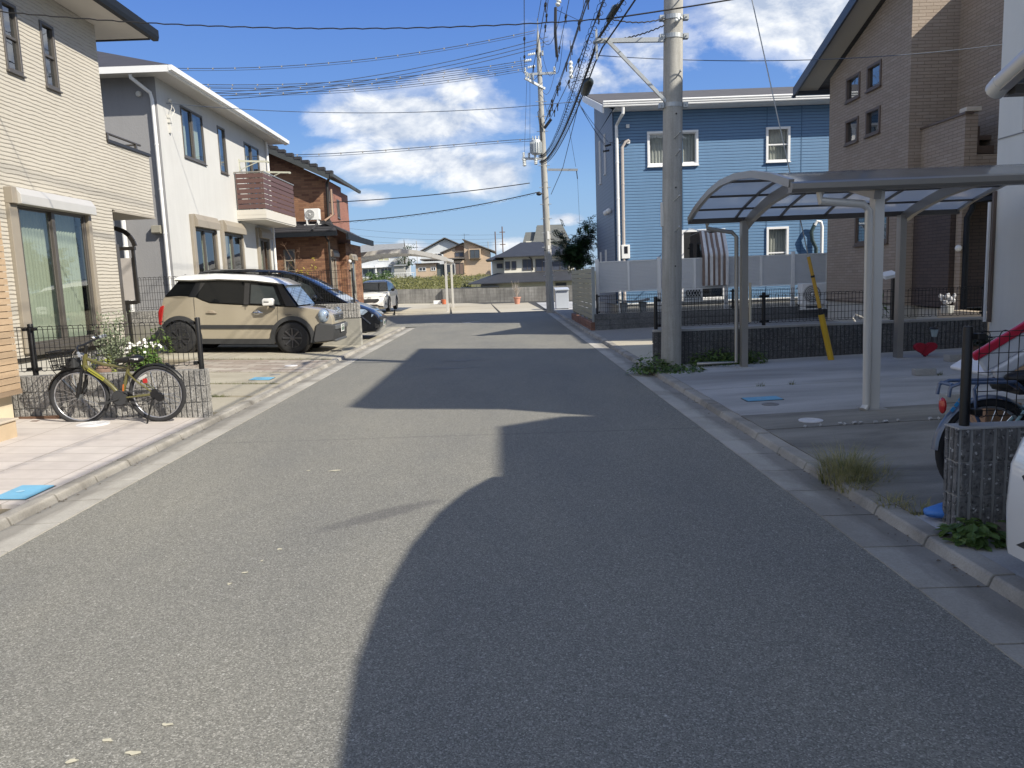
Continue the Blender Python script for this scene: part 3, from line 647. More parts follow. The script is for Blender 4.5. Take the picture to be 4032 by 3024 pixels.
def ledger():
    """cream siding of thin ragged courses"""
    m, nt, b, pos = newmat('cream_ledger_siding'); u, z, _ = wallvec(nt, pos); H = 0.062
    wob = noise(nt, comb(nt, mth(nt, 'MULTIPLY', u, 3.2), mth(nt, 'MULTIPLY', z, 5.0)), 1.0, 4, 0.6)
    zz = mth(nt, 'ADD', z, mth(nt, 'MULTIPLY', mth(nt, 'SUBTRACT', wob, 0.5), 0.05))
    fr = mth(nt, 'FRACT', mth(nt, 'DIVIDE', zz, H)); row = mth(nt, 'FLOOR', mth(nt, 'DIVIDE', zz, H))
    chip = noise(nt, comb(nt, mth(nt, 'ADD', mth(nt, 'MULTIPLY', u, 6.0), mth(nt, 'MULTIPLY', row, 7.3)), mth(nt, 'MULTIPLY', row, 3.1)), 1.0, 3, 0.6)
    lo = mth(nt, 'MULTIPLY', ramp(nt, chip, [(0.38, 0.04), (0.50, 0.26), (0.66, 0.62)]), 1.0)
    edge = mth(nt, 'LESS_THAN', fr, mth(nt, 'MULTIPLY', lo, 0.55))
    soft = ramp(nt, fr, [(0.0, 0.0), (0.3, 1.0), (0.92, 0.9), (1.0, 0.2)])
    n = noise(nt, pos, 30, 4, 0.65); big = noise(nt, pos, 0.8, 4, .6)
    col = mixc(nt, n, (0.475, 0.44, 0.375), (0.555, 0.52, 0.45)); col = mixc(nt, mth(nt, 'MULTIPLY', edge, 0.5), col, (0.30, 0.26, 0.21))
    col = mixc(nt, 1.0, col, ramp(nt, big, [(0.3, 0.93), (0.7, 1.04)]), 'MULTIPLY')
    setc(nt, b, col); b.inputs['Roughness'].default_value = 0.8
    bump(nt, b, mth(nt, 'ADD', mth(nt, 'MULTIPLY', soft, 0.6), mth(nt, 'MULTIPLY', mth(nt, 'SUBTRACT', 1.0, edge), 0.7)), 0.8, 0.02); return m
M_LEDGER = ledger()
def stucco(name, c, sc=24, bmp=0.35, streak=0.07):
    m, nt, b, pos = newmat(name); u, z, _ = wallvec(nt, pos)
    n = noise(nt, pos, sc, 6, 0.7); n2 = noise(nt, pos, 1.1, 5, 0.6)
    col = mixc(nt, n2, tuple(x*.94 for x in c), tuple(min(1, x*1.05) for x in c)); col = mixc(nt, 1.0, col, streaks(nt, u, z, pos, streak), 'MULTIPLY')
    setc(nt, b, col); b.inputs['Roughness'].default_value = 0.9; bump(nt, b, n, bmp, 0.015); return m
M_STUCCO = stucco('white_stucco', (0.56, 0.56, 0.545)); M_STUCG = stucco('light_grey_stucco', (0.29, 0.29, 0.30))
M_FOUND = stucco('grey_plinth', (0.46, 0.445, 0.41), 40, 0.2)
M_SOFFIT = plain('pale_soffit', (0.60, 0.57, 0.53), 0.8, var=0.04)

# ============================================================ cream house (left, near)
H = thing('house', 'cream house with ragged stone-course siding and tall shuttered window, behind the bicycle', 'house', (-7.3, 12, 0.2))
w = MB()
xa = -7.3
w.panel((xa, 0, 0), (0, 1, 0), (0, 0, 1), (3.0, 14.95), (3.09, 6.40), [(13.14, 4.90, 13.53, 5.93), (12.14, 4.90, 12.54, 5.93)], 0.09, (1, 0, 0))
w.panel((xa, 0, 0), (0, 1, 0), (0, 0, 1), (3.0, 14.88), (0.58, 3.09), [(11.93, 0.72, 13.86, 2.93)], 0.09, (1, 0, 0))
w.quad((xa, 14.95, 3.09), (-15, 14.95, 3.09), (-15, 14.95, 6.4), (xa, 14.95, 6.4)); w.quad((xa, 14.88, .5), (-15, 14.88, .5), (-15, 14.88, 3.09), (xa, 14.88, 3.09))
w.box(-7.42, xa, 14.952, 16.68, 3.09, 4.33); w.box(-9.6, -7.425, 16.56, 16.68, 3.09, 4.33)
w.quad((xa, 3.0, .5), (xa, 3.0, 6.4), (-15, 3.0, 6.4), (-15, 3.0, .5)); w.quad((-15, 3, .5), (-15, 3, 6.4), (-15, 14.95, 6.4), (-15, 14.95, .5))
w.build('wall', M_LEDGER, H)
w = MB(); w.box(-15, xa-.025, 3.02, 14.86, -.1, .575); w.build('plinth', M_FOUND, H)
w = MB(); w.box(xa-.03, xa+.012, 3.0, 14.9, .545, .60); w.build('base_trim', M_DARKMETAL, H)
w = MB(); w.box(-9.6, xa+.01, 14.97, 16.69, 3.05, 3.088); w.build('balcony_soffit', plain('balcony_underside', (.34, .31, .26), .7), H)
w = MB(); w.box(-7.46, xa+.03, 14.96, 16.74, 4.332, 4.39); w.box(-9.6, -7.465, 16.53, 16.74, 4.332, 4.39); w.build('balcony_coping', M_DARKMETAL, H)
w = MB(); w.tube([(-7.38, 14.97, 4.53), (-7.38, 16.5, 4.53)], .025, 8); w.bar((-7.36, 16.45, 4.53), (-7.9, 16.45, 4.53), .05, .03)
for y in (15.15, 16.3): w.box(-7.4, -7.355, y-.025, y+.025, 4.39, 4.52)
w.build('balcony_rail', M_FRAMEG, H)
# eaves
w = MB(); w.box(-15.2, -6.68, 2.4, 15.78, 6.402, 6.43); w.build('soffit', M_SOFFIT, H)
w = MB()
w.prism([(-6.68, 6.40), (-6.58, 6.40), (-6.56, 6.47), (-6.56, 6.60), (-6.70, 6.60)], 'y', 2.4, 15.98); w.box(-15.2, -6.69, 15.80, 15.86, 6.39, 6.56)
w.build('roof_gutter', M_GUTTER_D, H)
w = MB()
e = [(-6.62, 2.4), (-6.62, 15.92), (-15.2, 15.92), (-15.2, 2.4)]; zr0 = 6.6
w.add([(x, y, 6.57) for x, y in e] + [(x, y, zr0) for x, y in e] + [(-10.9, 6.5, 8.2), (-10.9, 11.6, 8.2)], [(3, 2, 1, 0), (0, 1, 5, 4), (1, 2, 6, 5), (2, 3, 7, 6), (3, 0, 4, 7), (4, 5, 9, 8), (5, 6, 9), (6, 7, 8, 9), (7, 4, 8)])
w.build('roof', M_SLATE, H)
for (a, b_) in ((13.14, 13.53), (12.14, 12.54)): window(H, 'x', xa, 1, a, b_, 4.90, 5.93, M_FRAMEG, 'hung', (M_CURTD, [(.0, .45)]), .05, M_GLASSB)
wm = window(H, 'x', xa, 1, 11.93, 13.86, 0.72, 2.93, M_FRAMEG, 'slide', (M_CURT, [(0.02, .54), (.55, .98)]), .06, curt_top=.0)
shutterbox(H, 'x', xa, 1, 11.83, 13.98, 2.90, 3.15, .17, M_ALUL)
w = MB(); P = PX('x', xa, 1)
pbox(w, P, 13.885, 13.99, 0.0, .06, .66, 2.898); w.build('shutter_rail', M_TAUPE, H, bevel=.006)
w = MB(); pbox(w, P, 11.70, 11.90, 0.0, .06, .66, 2.898); pbox(w, P, 11.70, 11.826, 0.0, .12, 2.90, 3.14)
w.build('shutter_rail', M_TAUPE, H, bevel=.006)
w = MB(); pbox(w, P, 11.9, 13.9, .02, .10, .62, .70); w.build('sill', M_FRAMEG, H)
w = MB(); w.sph((xa+.07, 14.3, .72), (.06, .09, .06), 10, 6); w.box(xa, xa+.03, 14.22, 14.38, .66, .80); w.build('tap_cover', plain('tap_plastic', (.5, .44, .38), .5), H, smooth=True)
# porch under the balcony
w = MB(); w.box(-7.42, -7.33, 14.96, 15.08, .2, 2.45); w.build('porch_post', M_FRAMEG, H, bevel=.01)
w = MB(); pts = [(-8.1, 16.3, 2.86), (-7.95, 16.3, 2.85), (-7.80, 16.3, 2.79), (-7.70, 16.3, 2.70), (-7.63, 16.3, 2.58), (-7.60, 16.3, 2.48)]
for a, b_ in zip(pts, pts[1:]): w.bar(a, b_, .09, .05, (0, 1, 0))
w.box(-8.2, -7.60, 16.26, 16.34, 2.40, 2.47); w.box(-7.68, -7.62, 16.27, 16.33, 1.30, 2.40); w.box(-8.2, -8.12, 16.27, 16.33, 0.2, 2.40); w.box(-8.12, -7.68, 16.27, 16.33, 1.28, 1.36); w.box(-7.9, -7.84, 16.27, 16.33, 0.2, 1.28)
w.build('porch_screen', M_DARKMETAL, H, bevel=.006)
w = MB(); w.box(-8.11, -7.69, 16.29, 16.31, 1.37, 2.24); w.build('screen_panel', plain('frosted_panel', (.5, .47, .45), .4), H)
w = MB(); w.box(-8.9, -8.82, 15.0, 16.1, .25, 2.4); w.build('door', plain('dark_door', (.045, .035, .03), .5), H)

# ============================================================ tan ledge-brick porch wall (far left edge)
def ledgebrick():
    m, nt, b, pos = newmat('tan_ledge_brick'); u, z, _ = wallvec(nt, pos)
    n = noise(nt, pos, 14, 5, .7); n2 = noise(nt, comb(nt, mth(nt, 'MULTIPLY', u, 5), mth(nt, 'MULTIPLY', mth(nt, 'FLOOR', mth(nt, 'DIVIDE', z, .07)), 3.7)), 1, 2)
    setc(nt, b, mixc(nt, n2, mixc(nt, n, (.36, .245, .15), (.44, .32, .205)), (.50, .375, .25))); b.inputs['Roughness'].default_value = .85
    bump(nt, b, n, .6, .012); return m
L0 = thing('porch_wall', 'tan brick porch wall with deep dark joints at the far left edge, beside the bicycle', 'porch', (-5.6, 7.9, .2))
w = MB(); rr = random.Random(2); z = .50
while z < 3.1:
    x = -7.2
    while x < -5.44:
        L = rr.uniform(.12, .4); d = rr.uniform(0, .018); x2 = min(x+L, -5.445+rr.uniform(0, .012))
        w.box(x, x2-.004, 8.20-d, 8.60, z, z+.064); x = x2
    y = 6.8
    while y < 8.59:
        L = rr.uniform(.12, .4); d = rr.uniform(0, .014); y2 = min(y+L, 8.60)
        if y2 > 8.24: pass
        y = y2
    z += .072
w.build('bricks', ledgebrick(), L0, bevel=.004, seg=1)
w = MB(); w.box(-7.15, -5.47, 8.225, 8.58, .46, 3.1); w.build('joint_core', plain('dark_brown_joint', (.10, .06, .035), .95), L0)  # dark brown core that shows in the joints between the bricks
w = MB(); w.box(-7.2, -5.43, 8.17, 8.60, .445, .497); w.build('ledge_trim', plain('ledge_trim', (.30, .22, .15), .6), L0)
w = MB(); w.box(-7.2, -5.56, 8.24, 8.60, -.02, .444); w.build('plinth', plain('plaster_plinth', (.60, .52, .38), .85, var=.08, scale=5), L0)
S0 = thing('porch_step', 'beige tiled porch step block below the tan brick wall, bottom left', 'step', (-5.4, 7.6, .1))
w = MB(); w.box(-6.6, -4.95, 6.6, 7.68, -.02, .285); w.build('riser', tiles('step_riser_tile', (.50, .39, .26), (.54, .42, .29), (.2, .15, .1), .6, .6), S0, bevel=.008)
w = MB(); w.box(-6.62, -4.93, 6.58, 7.70, .288, .31); w.build('tread', concrete('step_tread_tile', (.46, .40, .32), (.54, .47, .38), (.38, .32, .25), .4, 2), S0, bevel=.006)

# ============================================================ block walls and mesh fences
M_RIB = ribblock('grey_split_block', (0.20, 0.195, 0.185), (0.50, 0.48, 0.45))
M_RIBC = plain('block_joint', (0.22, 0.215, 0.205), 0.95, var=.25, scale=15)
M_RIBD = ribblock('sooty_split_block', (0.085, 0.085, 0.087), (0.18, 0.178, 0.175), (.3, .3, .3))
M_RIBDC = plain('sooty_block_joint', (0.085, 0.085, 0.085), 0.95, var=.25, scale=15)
M_RIBN = ribblock('speckled_split_block', (0.10, 0.10, 0.102), (0.27, 0.265, 0.26), (.72, .72, .72))
M_RIBNC = plain('speckled_block_joint', (0.36, 0.358, 0.35), 0.95, var=.25, scale=15)
def ribs(mb, P, u0, u1, z0, z1, sp, course, d0, d1, gap=0.014, seed=0, jb=0.009, top_align=True):
    r3 = random.Random(seed); n = max(1, int(round((u1-u0)/sp))); st = (u1-u0)/n
    zt = z1
    while zt > z0+0.02:
        zb = max(z0, zt-course)
        for i in range(n):
            a, b = u0+i*st+gap/2, u0+(i+1)*st-gap/2; pbox(mb, P, a, b, d0, d1+r3.uniform(-.003, .004), zb+jb, zt)
        zt = zb
M_COPE = concrete('coping_concrete', (.36, .35, .33), (.46, .45, .43), (.24, .23, .21), .5, 2)
def blockwall(name, label, cat, ax, c, s, u0, u1, z0, z1, th, sp, course, mat, jm, cope=0.0, ends=(False, False), both=True, gap=.014, seed=1):
    P = PX(ax, c, s); mid = P((u0+u1)/2, -th/2, z0); t = thing(name, label, cat, mid)
    k = MB(); pbox(k, P, u0, u1, -th+.014, -.014, z0, z1); k.build('core', jm, t)
    b = MB(); ribs(b, P, u0, u1, z0, z1, sp, course, -.013, 0.0, gap, seed)
    if both: ribs(b, P, u0, u1, z0, z1, sp, course, -th, -th+.013, gap, seed+1)
    oax = 'y' if ax == 'x' else 'x'
    if ends[1]:
        P2 = PX(oax, u1, 1); e0, e1 = sorted((c-s*th, c)); ribs(b, P2, e0, e1, z0, z1, sp*.7, course, 0.0005, .012, gap, seed+2)
    if ends[0]:
        P2 = PX(oax, u0, -1); e0, e1 = sorted((c-s*th, c)); ribs(b, P2, e0, e1, z0, z1, sp*.7, course, 0.0005, .012, gap, seed+3)
    b.build('blocks', mat, t, bevel=.003, seg=1)
    if cope > 0:
        q = MB(); pbox(q, P, u0-.01, u1+.01, -th-.006, .006, z1+.001, z1+cope); q.build('coping', M_COPE, t, bevel=.005)
    return t
def meshfence(name, label, ax, c, u0, u1, z0, z1, posts, wire=.0036, sp=.055, pr=.03, ptop=.03, pbase=None, rows=None, brackets=True, group=None, loop=0.5, cat='fence'):
    P = PX(ax, c, 1); t = thing(name, label, cat, P((u0+u1)/2, 0, z0), group=group or 'black mesh fences')
    wv = MB(); n = int((u1-u0)/sp); L = .055
    rows = rows or [0, .05, .33, .62, .9, .95]
    for k in range(n+1):
        u = u0+k*sp; wv.tube([P(u, 0, z0+.025), P(u, 0, z1-.025)], wire, 4)
    for e, s in ((z1-.028, 1), (z0+.028, -1)):
        for k in range(0, n, 2):
            pts = []
            for q in range(7):
                a = pi*q/6; pts.append(P(u0+(k+.5)*sp-sp*.5*cos(a), -.004, e+s*.028*sin(a)))
            wv.tube(pts, wire, 4, cap=False)
    for f in (0.012, .075, .30, .52, .74, .925, .988):
        z = z0+(z1-z0)*f; wv.tube([P(u0, .006, z), P(u1, .006, z)], wire*1.1, 4)
    wv.build('mesh_panel', M_BLACKF, t)
    for u in posts:
        q = MB(); q.lathe([(pr, (pbase if pbase is not None else z0-.06)), (pr, z1+ptop-.008), (pr*.9, z1+ptop), (.001, z1+ptop+.003)], P(u, .025, 0), 12)
        po = q.build('post', M_BLACKF, t, smooth=True)
        if brackets:
            for z in (z0+.03, z1-.03):
                for du in (-.052, .052):
                    if not (u0-.01 < u+du < u1+.01): continue
                    b = MB(); pbox(b, P, u+du-.022, u+du+.022, -.02, .03, z-.018, z+.018); b.build('clamp', M_BLACKF, po, bevel=.005)
    return t
blockwall('block_wall', 'low grey ribbed block wall behind the olive bicycle', 'wall', 'y', 8.75, -1, -6.7, -3.44, .02, .615, .12, .062, .19, M_RIB, M_RIBC, 0, (False, True), seed=4)
meshfence('mesh_fence', 'black wire mesh fence on the low block wall behind the olive bicycle', 'y', 8.81, -6.7, -3.53, .66, 1.175, [-5.40, -3.50], sp=.058, pbase=.60)
# wall between the two left lots
T = thing('retaining_wall', 'grey wall of smooth concrete topped by ribbed blocks between beige and black cars', 'wall', (-5, 18.7, 0))
k = MB(); k.prism([(-3.47, 0.0), (-3.47, .705), (-9.2, .80), (-9.2, .1)], 'y', 18.60, 18.80); k.build('concrete_base', concrete('streaked_wall_concrete', (.33, .32, .28), (.47, .455, .41), (.19, .18, .155), .8, 1.7), T, bevel=.006)
P = PX('y', 18.60, -1); k = MB(); pbox(k, P, -9.2, -3.49, -.18, -.016, .72, 1.075); k.build('core', M_RIBC, T)
b = MB(); ribs(b, P, -9.2, -3.48, .72, 1.08, .065, .18, -.015, 0, .014, 3); P2 = PX('x', -3.49, 1); ribs(b, P2, 18.6, 18.78, .72, 1.08, .06, .18, .0005, .012, .014, 3); b.build('blocks', M_RIB, T, bevel=.003, seg=1)
meshfence('mesh_fence', 'dark mesh fence on the wall between the beige car and the black minivan', 'y', 18.70, -9.2, -3.62, 1.10, 1.88, [-3.6, -5.6, -7.6], wire=.0045, sp=.06, pr=.025)

# ============================================================ white stucco house
B = thing('house', 'white stucco house with a brown slatted balcony and white eaves, behind the parked beige car', 'house', (-8.5, 24, .2))
xb = -8.5; wins = [(21.62, 5.13, 23.15, 6.50), (24.32, 5.09, 24.96, 6.48), (26.75, 4.1, 28.3, 6.42), (21.75, 0.75, 23.35, 3.28), (24.0, .75, 25.7, 3.28), (27.45, .75, 28.6, 3.24)]
w = MB(); w.panel((xb, 0, 0), (0, 1, 0), (0, 0, 1), (20.2, 29.3), (.6, 6.86), wins, .09, (1, 0, 0))
w.quad((xb, 29.3, .6), (-17, 29.3, .6), (-17, 29.3, 6.86), (xb, 29.3, 6.86)); w.quad((-17, 29.3, .6), (-17, 20.2, .6), (-17, 20.2, 6.86), (-17, 29.3, 6.86))
w.build('wall', M_STUCCO, B)
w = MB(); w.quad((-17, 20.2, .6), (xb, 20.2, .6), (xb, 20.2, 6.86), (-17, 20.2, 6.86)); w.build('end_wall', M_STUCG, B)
w = MB(); w.box(-17, xb-.02, 20.22, 29.28, 0, .6); w.build('plinth', M_FOUND, B)
w = MB(); w.box(-17.6, -7.97, 19.68, 29.85, 6.862, 6.89); w.build('soffit', plain('off_white_soffit', (.58, .56, .53), .8, var=.03), B)  # one even off-white colour over the whole soffit
w = MB(); w.box(-17.6, -7.97, 19.58, 19.672, 6.72+.13, 6.95); w.box(-17.6, -7.9, 19.56, 19.576, 6.80, 6.955)
w.box(-7.965, -7.88, 19.577, 29.9, 6.80, 6.95); w.prism([(-7.878, 6.82), (-7.80, 6.84), (-7.79, 6.955), (-7.878, 6.955)], 'y', 19.56, 29.92); w.box(-17.6, -7.97, 29.86, 29.92, 6.84, 6.95)
w.build('fascia', M_WHITE, B)
w = MB(); e = [(-7.86, 19.6), (-7.86, 29.88), (-17.6, 29.88), (-17.6, 19.6)]
w.add([(x, y, 6.90) for x, y in e] + [(x, y, 6.97) for x, y in e] + [(-12.7, 24.2, 8.9), (-12.7, 25.2, 8.9)], [(3, 2, 1, 0), (0, 1, 5, 4), (1, 2, 6, 5), (2, 3, 7, 6), (3, 0, 4, 7), (4, 5, 9, 8), (5, 6, 9), (6, 7, 8, 9), (7, 4, 8)])
w.build('roof', M_SLATE, B)
window(B, 'x', xb, 1, 21.62, 23.15, 5.13, 6.50, M_FRAMEG, 'slide', (M_CURT, [(.02, .42), (.66, .98)]), .05)
window(B, 'x', xb, 1, 24.32, 24.96, 5.09, 6.48, M_FRAMEG, 'fix', (M_CURTW, [(0, 1)]), .05, M_GLASSB)
window(B, 'x', xb, 1, 26.75, 28.3, 4.1, 6.42, M_FRAMEG, 'slide', (M_CURT, [(.02, .45)]), .05)
for (a, b_) in ((21.75, 23.35), (24.0, 25.7), (27.45, 28.6)):
    window(B, 'x', xb, 1, a, b_, .75, 3.26, M_FRAMEG, 'slide', (M_CURT, [(.05, .3), (.55, .8)]), .06)
    shutterbox(B, 'x', xb, 1, a-.05, b_+.06, 3.27, 3.62, .18, M_TAUPE)
    P = PX('x', xb, 1); w = MB(); pbox(w, P, a-.2, a-.01, 0, .08, .7, 3.60); w.build('shutter_rail', M_TAUPE, B, bevel=.006); w = MB(); pbox(w, P, b_+.01, b_+.07, 0, .06, .7, 3.265); w.build('shutter_rail', M_TAUPE, B, bevel=.006)
# balcony
w = MB(); w.box(xb+.002, -7.58, 25.5, 29.1, 3.72, 3.76); w.box(xb+.002, -7.56, 25.48, 25.52, 3.762, 4.05); w.box(-7.598, -7.558, 25.522, 29.12, 3.762, 4.05); w.box(xb+.002, -7.555, 25.475, 25.523, 3.885, 3.893)
w.build('balcony_base', plain('pale_balcony_panel', (.60, .57, .51), .6, var=.05), B)
M_SLATB = plain('brown_balcony_slat', (.115, .062, .055), .55, var=.12, scale=9)
w = MB()
for k in range(7):
    z = 4.08+k*.162; w.box(xb+.05, -7.565, 25.49, 25.515, z, z+.138); w.box(-7.592, -7.566, 25.517, 29.1, z, z+.138)
w.build('balcony_slats', M_SLATB, B, bevel=.003, seg=1)
w = MB(); w.box(xb+.003, -7.54, 25.47, 25.53, 5.215, 5.25); w.box(-7.60, -7.54, 25.532, 29.13, 5.215, 5.25)
for y in (25.55, 27.3, 29.05): w.box(-7.64, -7.60, y-.02, y+.02, 4.05, 5.21)
w.box(xb+.02, xb+.06, 25.53, 25.57, 4.05, 5.21); w.box(-8.05, -8.01, 25.53, 25.57, 4.05, 5.21)
w.build('balcony_rail', M_ALU, B)
for yy_, nm in ((26.1, 0), (28.7, 1)):
    w = MB(); w.box(xb, xb+.03, yy_-.03, yy_+.03, 5.35, 5.75); w.bar((xb+.02, yy_, 5.68), (xb+.95, yy_, 5.63), .03, .06); w.bar((xb+.02, yy_, 5.4), (xb+.6, yy_, 5.62), .025, .025)
    w.tube([(xb+.95, yy_-.05, 5.62), (xb+.95, yy_+.05, 5.62)], .04, 8); w.build('laundry_arm', plain('pale_bracket', (.52, .52, .43), .5), B)
pipe(B, [(-8.86, 19.66, 6.80), (-8.86, 19.68, 6.72), (-8.60, 20.08, 6.45), (-8.58, 20.12, 6.3), (-8.58, 20.12, .3)], .045, M_WHITE)
pipe(B, [(-9.6, 20.08, 4.9), (-9.6, 20.08, .6)], .06, M_WHITE)
pipe(B, [(-8.42, 29.1, 6.8), (-8.42, 29.1, .5)], .045, M_WHITE)
w = MB(); w.prism([(20.198, 3.0), (20.06, 3.0), (20.04, 3.03), (20.06, 3.2), (20.198, 3.22)], 'x', -8.9, -8.67); w.build('vent_hood', plain('taupe_vent', (.28, .265, .22), .5), B, bevel=.006)
w = MB(); w.lathe([(.07, 20.199), (.07, 20.14), (.05, 20.12), (.001, 20.12)], (-8.92, 0, 6.45), 14, 'y'); w.build('round_vent', M_OFFW, B, smooth=True)
w = MB(); w.box(xb, xb+.06, 20.75, 20.82, 5.6, 6.05); w.box(xb, xb+.08, 20.72, 20.85, 5.85, 6.05); w.tube([(xb+.05, 20.8, 6.1), (xb+.12, 20.8, 6.25), (xb+.06, 20.9, 6.4), (xb+.1, 21.0, 6.2), (xb+.05, 20.85, 6.0)], .012, 5); w.sph((xb+.1, 20.75, 6.42), .05); w.sph((xb+.1, 20.85, 6.36), .04); w.build('service_entrance', M_OFFW, B)

# ============================================================ brick house (left, far)
M_BRICK = brickmat('variegated_brick_tile', [(.17, .075, .045), (.25, .125, .07), (.34, .18, .10), (.28, .145, .08)], (.16, .10, .07), .30, .085, .005, .8, .4, .5, .35)
M_BRICK2 = brickmat('reddish_brick_tile', [(.30, .13, .095), (.36, .17, .12), (.33, .15, .11)], (.24, .13, .10), .22, .075, .004, .8, .35, .5, .35)
M_KAWARA = roofmat('dark_pan_tile_roof', (.030, .030, .034), (.065, .064, .070), .11, bmp=.8)
C = thing('house', 'two-storey brick-tiled house with dark gable roof beyond the white stucco house', 'house', (-9, 34, .2))
cx = -7.24
w = MB(); w.poly([(-13, 33, 3.9), (cx, 33, 3.9), (cx, 33, 5.95), (-9.4, 33, 7.03), (-13, 33, 5.2)]); w.build('gable_wall', M_BRICK, C)
w = MB(); w.panel((cx, 0, 0), (0, 1, 0), (0, 0, 1), (33, 36.2), (3.2, 5.95), [(33.6, 4.62, 34.3, 5.5), (35.05, 4.5, 35.6, 5.32)], .08, (1, 0, 0)); w.quad((cx, 36.2, 3.2), (cx-1.2, 36.2, 3.2), (cx-1.2, 36.2, 5.95), (cx, 36.2, 5.95)); w.box(cx-1.2, cx-.1, 36.2, 38.2, 3.2, 5.8); w.box(cx-.1, cx, 36.202, 37.7, 3.2, 4.7); w.quad((-13, 38.2, 0), (-13, 38.2, 5.9), (cx-1.2, 38.2, 5.9), (cx-1.2, 38.2, 0)); w.quad((-13, 33, 0), (-13, 33, 5.9), (-13, 38.2, 5.9), (-13, 38.2, 0)); w.build('upper_wall', M_BRICK2, C)
w = MB(); w.panel((0, 32, 0), (1, 0, 0), (0, 0, 1), (-13, -7.1), (.3, 3.55), [(-8.91, 2.15, -8.45, 3.05)], .08, (0, -1, 0)); w.quad((-13, 32, .3), (-13, 32, 3.5), (-13, 33, 3.5), (-13, 33, .3)); w.build('front_wall', M_BRICK, C)
w = MB(); w.panel((-7.1, 0, 0), (0, 1, 0), (0, 0, 1), (32, 34.2), (.3, 3.55), [(32.5, .8, 33.4, 2.7)], .08, (1, 0, 0)); w.quad((-7.1, 34.2, .3), (-6.8, 34.2, .3), (-6.8, 34.2, 3.3), (-7.1, 34.2, 3.3)); w.panel((-6.8, 0, 0), (0, 1, 0), (0, 0, 1), (34.2, 37.8), (.3, 3.35), [(34.9, .8, 36.0, 2.6)], .08, (1, 0, 0)); w.quad((-6.8, 37.8, .3), (-12, 37.8, .3), (-12, 37.8, 3.3), (-6.8, 37.8, 3.3)); w.build('side_wall', M_BRICK, C)
window(C, 'x', cx, 1, 33.6, 34.3, 4.62, 5.5, M_FRAMEG, 'slide', None, .05, M_GLASSB); window(C, 'x', cx, 1, 35.05, 35.6, 4.5, 5.32, M_FRAMEG, 'slide', None, .05, M_GLASSB)
window(C, 'y', 32, -1, -8.91, -8.45, 2.15, 3.05, M_TAUPE, 'hung', (M_CURTW, [(0, 1)]), .05, M_GLASSB)
window(C, 'x', -7.1, 1, 32.5, 33.4, .8, 2.7, M_TAUPE, 'slide', (M_CURTD, [(0, 1)])); shutterbox(C, 'x', -7.1, 1, 32.4, 33.5, 2.72, 3.0, .16)
window(C, 'x', -6.8, 1, 34.9, 36.0, .8, 2.6, M_TAUPE, 'slide', (M_CURTD, [(0, 1)])); shutterbox(C, 'x', -6.8, 1, 34.8, 36.1, 2.62, 2.9, .16)
def slope(mb, a, b, c, d, th=.09):
    n = (Vector(b)-Vector(a)).cross(Vector(d)-Vector(a)).normalized()
    if n.z < 0: n = -n
    t = [Vector(p) for p in (a, b, c, d)]; u = [p+n*th for p in t]
    mb.add(t+u, [(3, 2, 1, 0), (4, 5, 6, 7), (0, 1, 5, 4), (1, 2, 6, 5), (2, 3, 7, 6), (3, 0, 4, 7)])
w = MB(); slope(w, (-6.85, 32.35, 6.0), (-6.85, 38.6, 6.0), (-9.42, 38.6, 7.22), (-9.42, 32.35, 7.22)); slope(w, (-9.42, 32.35, 7.22), (-9.42, 38.6, 7.22), (-13.5, 38.6, 5.2), (-13.5, 32.35, 5.2))
for k in range(9):
    t = k/8; x = -6.9-2.5*t; z = 6.06+1.2*t; w.bar((x, 32.33, z+.06), (x, 32.6, z+.06), .26, .12)
w.tube([(-9.42, 32.3, 7.32), (-9.42, 38.6, 7.32)], .12, 8)
w.build('roof', M_KAWARA, C)
w = MB(); w.bar((-6.9, 32.37, 5.93), (-9.42, 32.37, 7.12), .05, .2); w.bar((-9.42, 32.37, 7.12), (-13.5, 32.37, 5.1), .05, .2); w.prism([(-6.86, 5.93), (-6.76, 5.93), (-6.74, 6.05), (-6.86, 6.05)], 'y', 32.3, 38.6); w.build('gutter_board', plain('dark_green_grey_fascia', (.055, .06, .06), .5), C)
w = MB(); slope(w, (-13, 31.45, 3.62), (-6.55, 31.45, 3.62), (-7.1, 33.0, 4.15), (-13, 33.0, 4.15)); slope(w, (-6.3, 32.0, 3.6), (-6.3, 38.1, 3.42), (-7.24, 38.1, 3.95), (-7.24, 32.0, 4.08))
for k in range(6): w.bar((-13, 31.5+k*.26, 3.72+k*.09), (-6.7-k*.08, 31.5+k*.26, 3.72+k*.09), .1, .05)
w.bar((-7.52, 31.4, 3.76), (-7.52, 32.9, 4.28), .07, .06)
w.build('lean_to_roof', M_KAWARA, C)
w = MB(); w.box(-13, -6.55, 31.36, 31.45, 3.5, 3.66); w.box(-6.3, -6.2, 31.9, 38.1, 3.36, 3.6); w.build('lower_gutter', M_GUTTER_D, C)
pipe(C, [(-7.05, 31.5, 3.5), (-7.02, 31.9, 3.3), (-7.02, 31.94, .3)], .05, M_DARKMETAL); pipe(C, [(-6.9, 32.5, 6.0), (-7.15, 32.95, 5.75), (-7.18, 32.95, 4.2)], .06, M_DARKMETAL)
pipe(C, [(-7.0, 32.92, 5.5), (-7.0, 32.92, 4.45), (-7.3, 32.7, 4.2)], .05, plain('beige_duct', (.3, .2, .14), .6), 'duct')
w = MB(); w.sph((-6.7, 34.4, 2.55), .08); w.build('wall_lamp', M_WHITE, C)
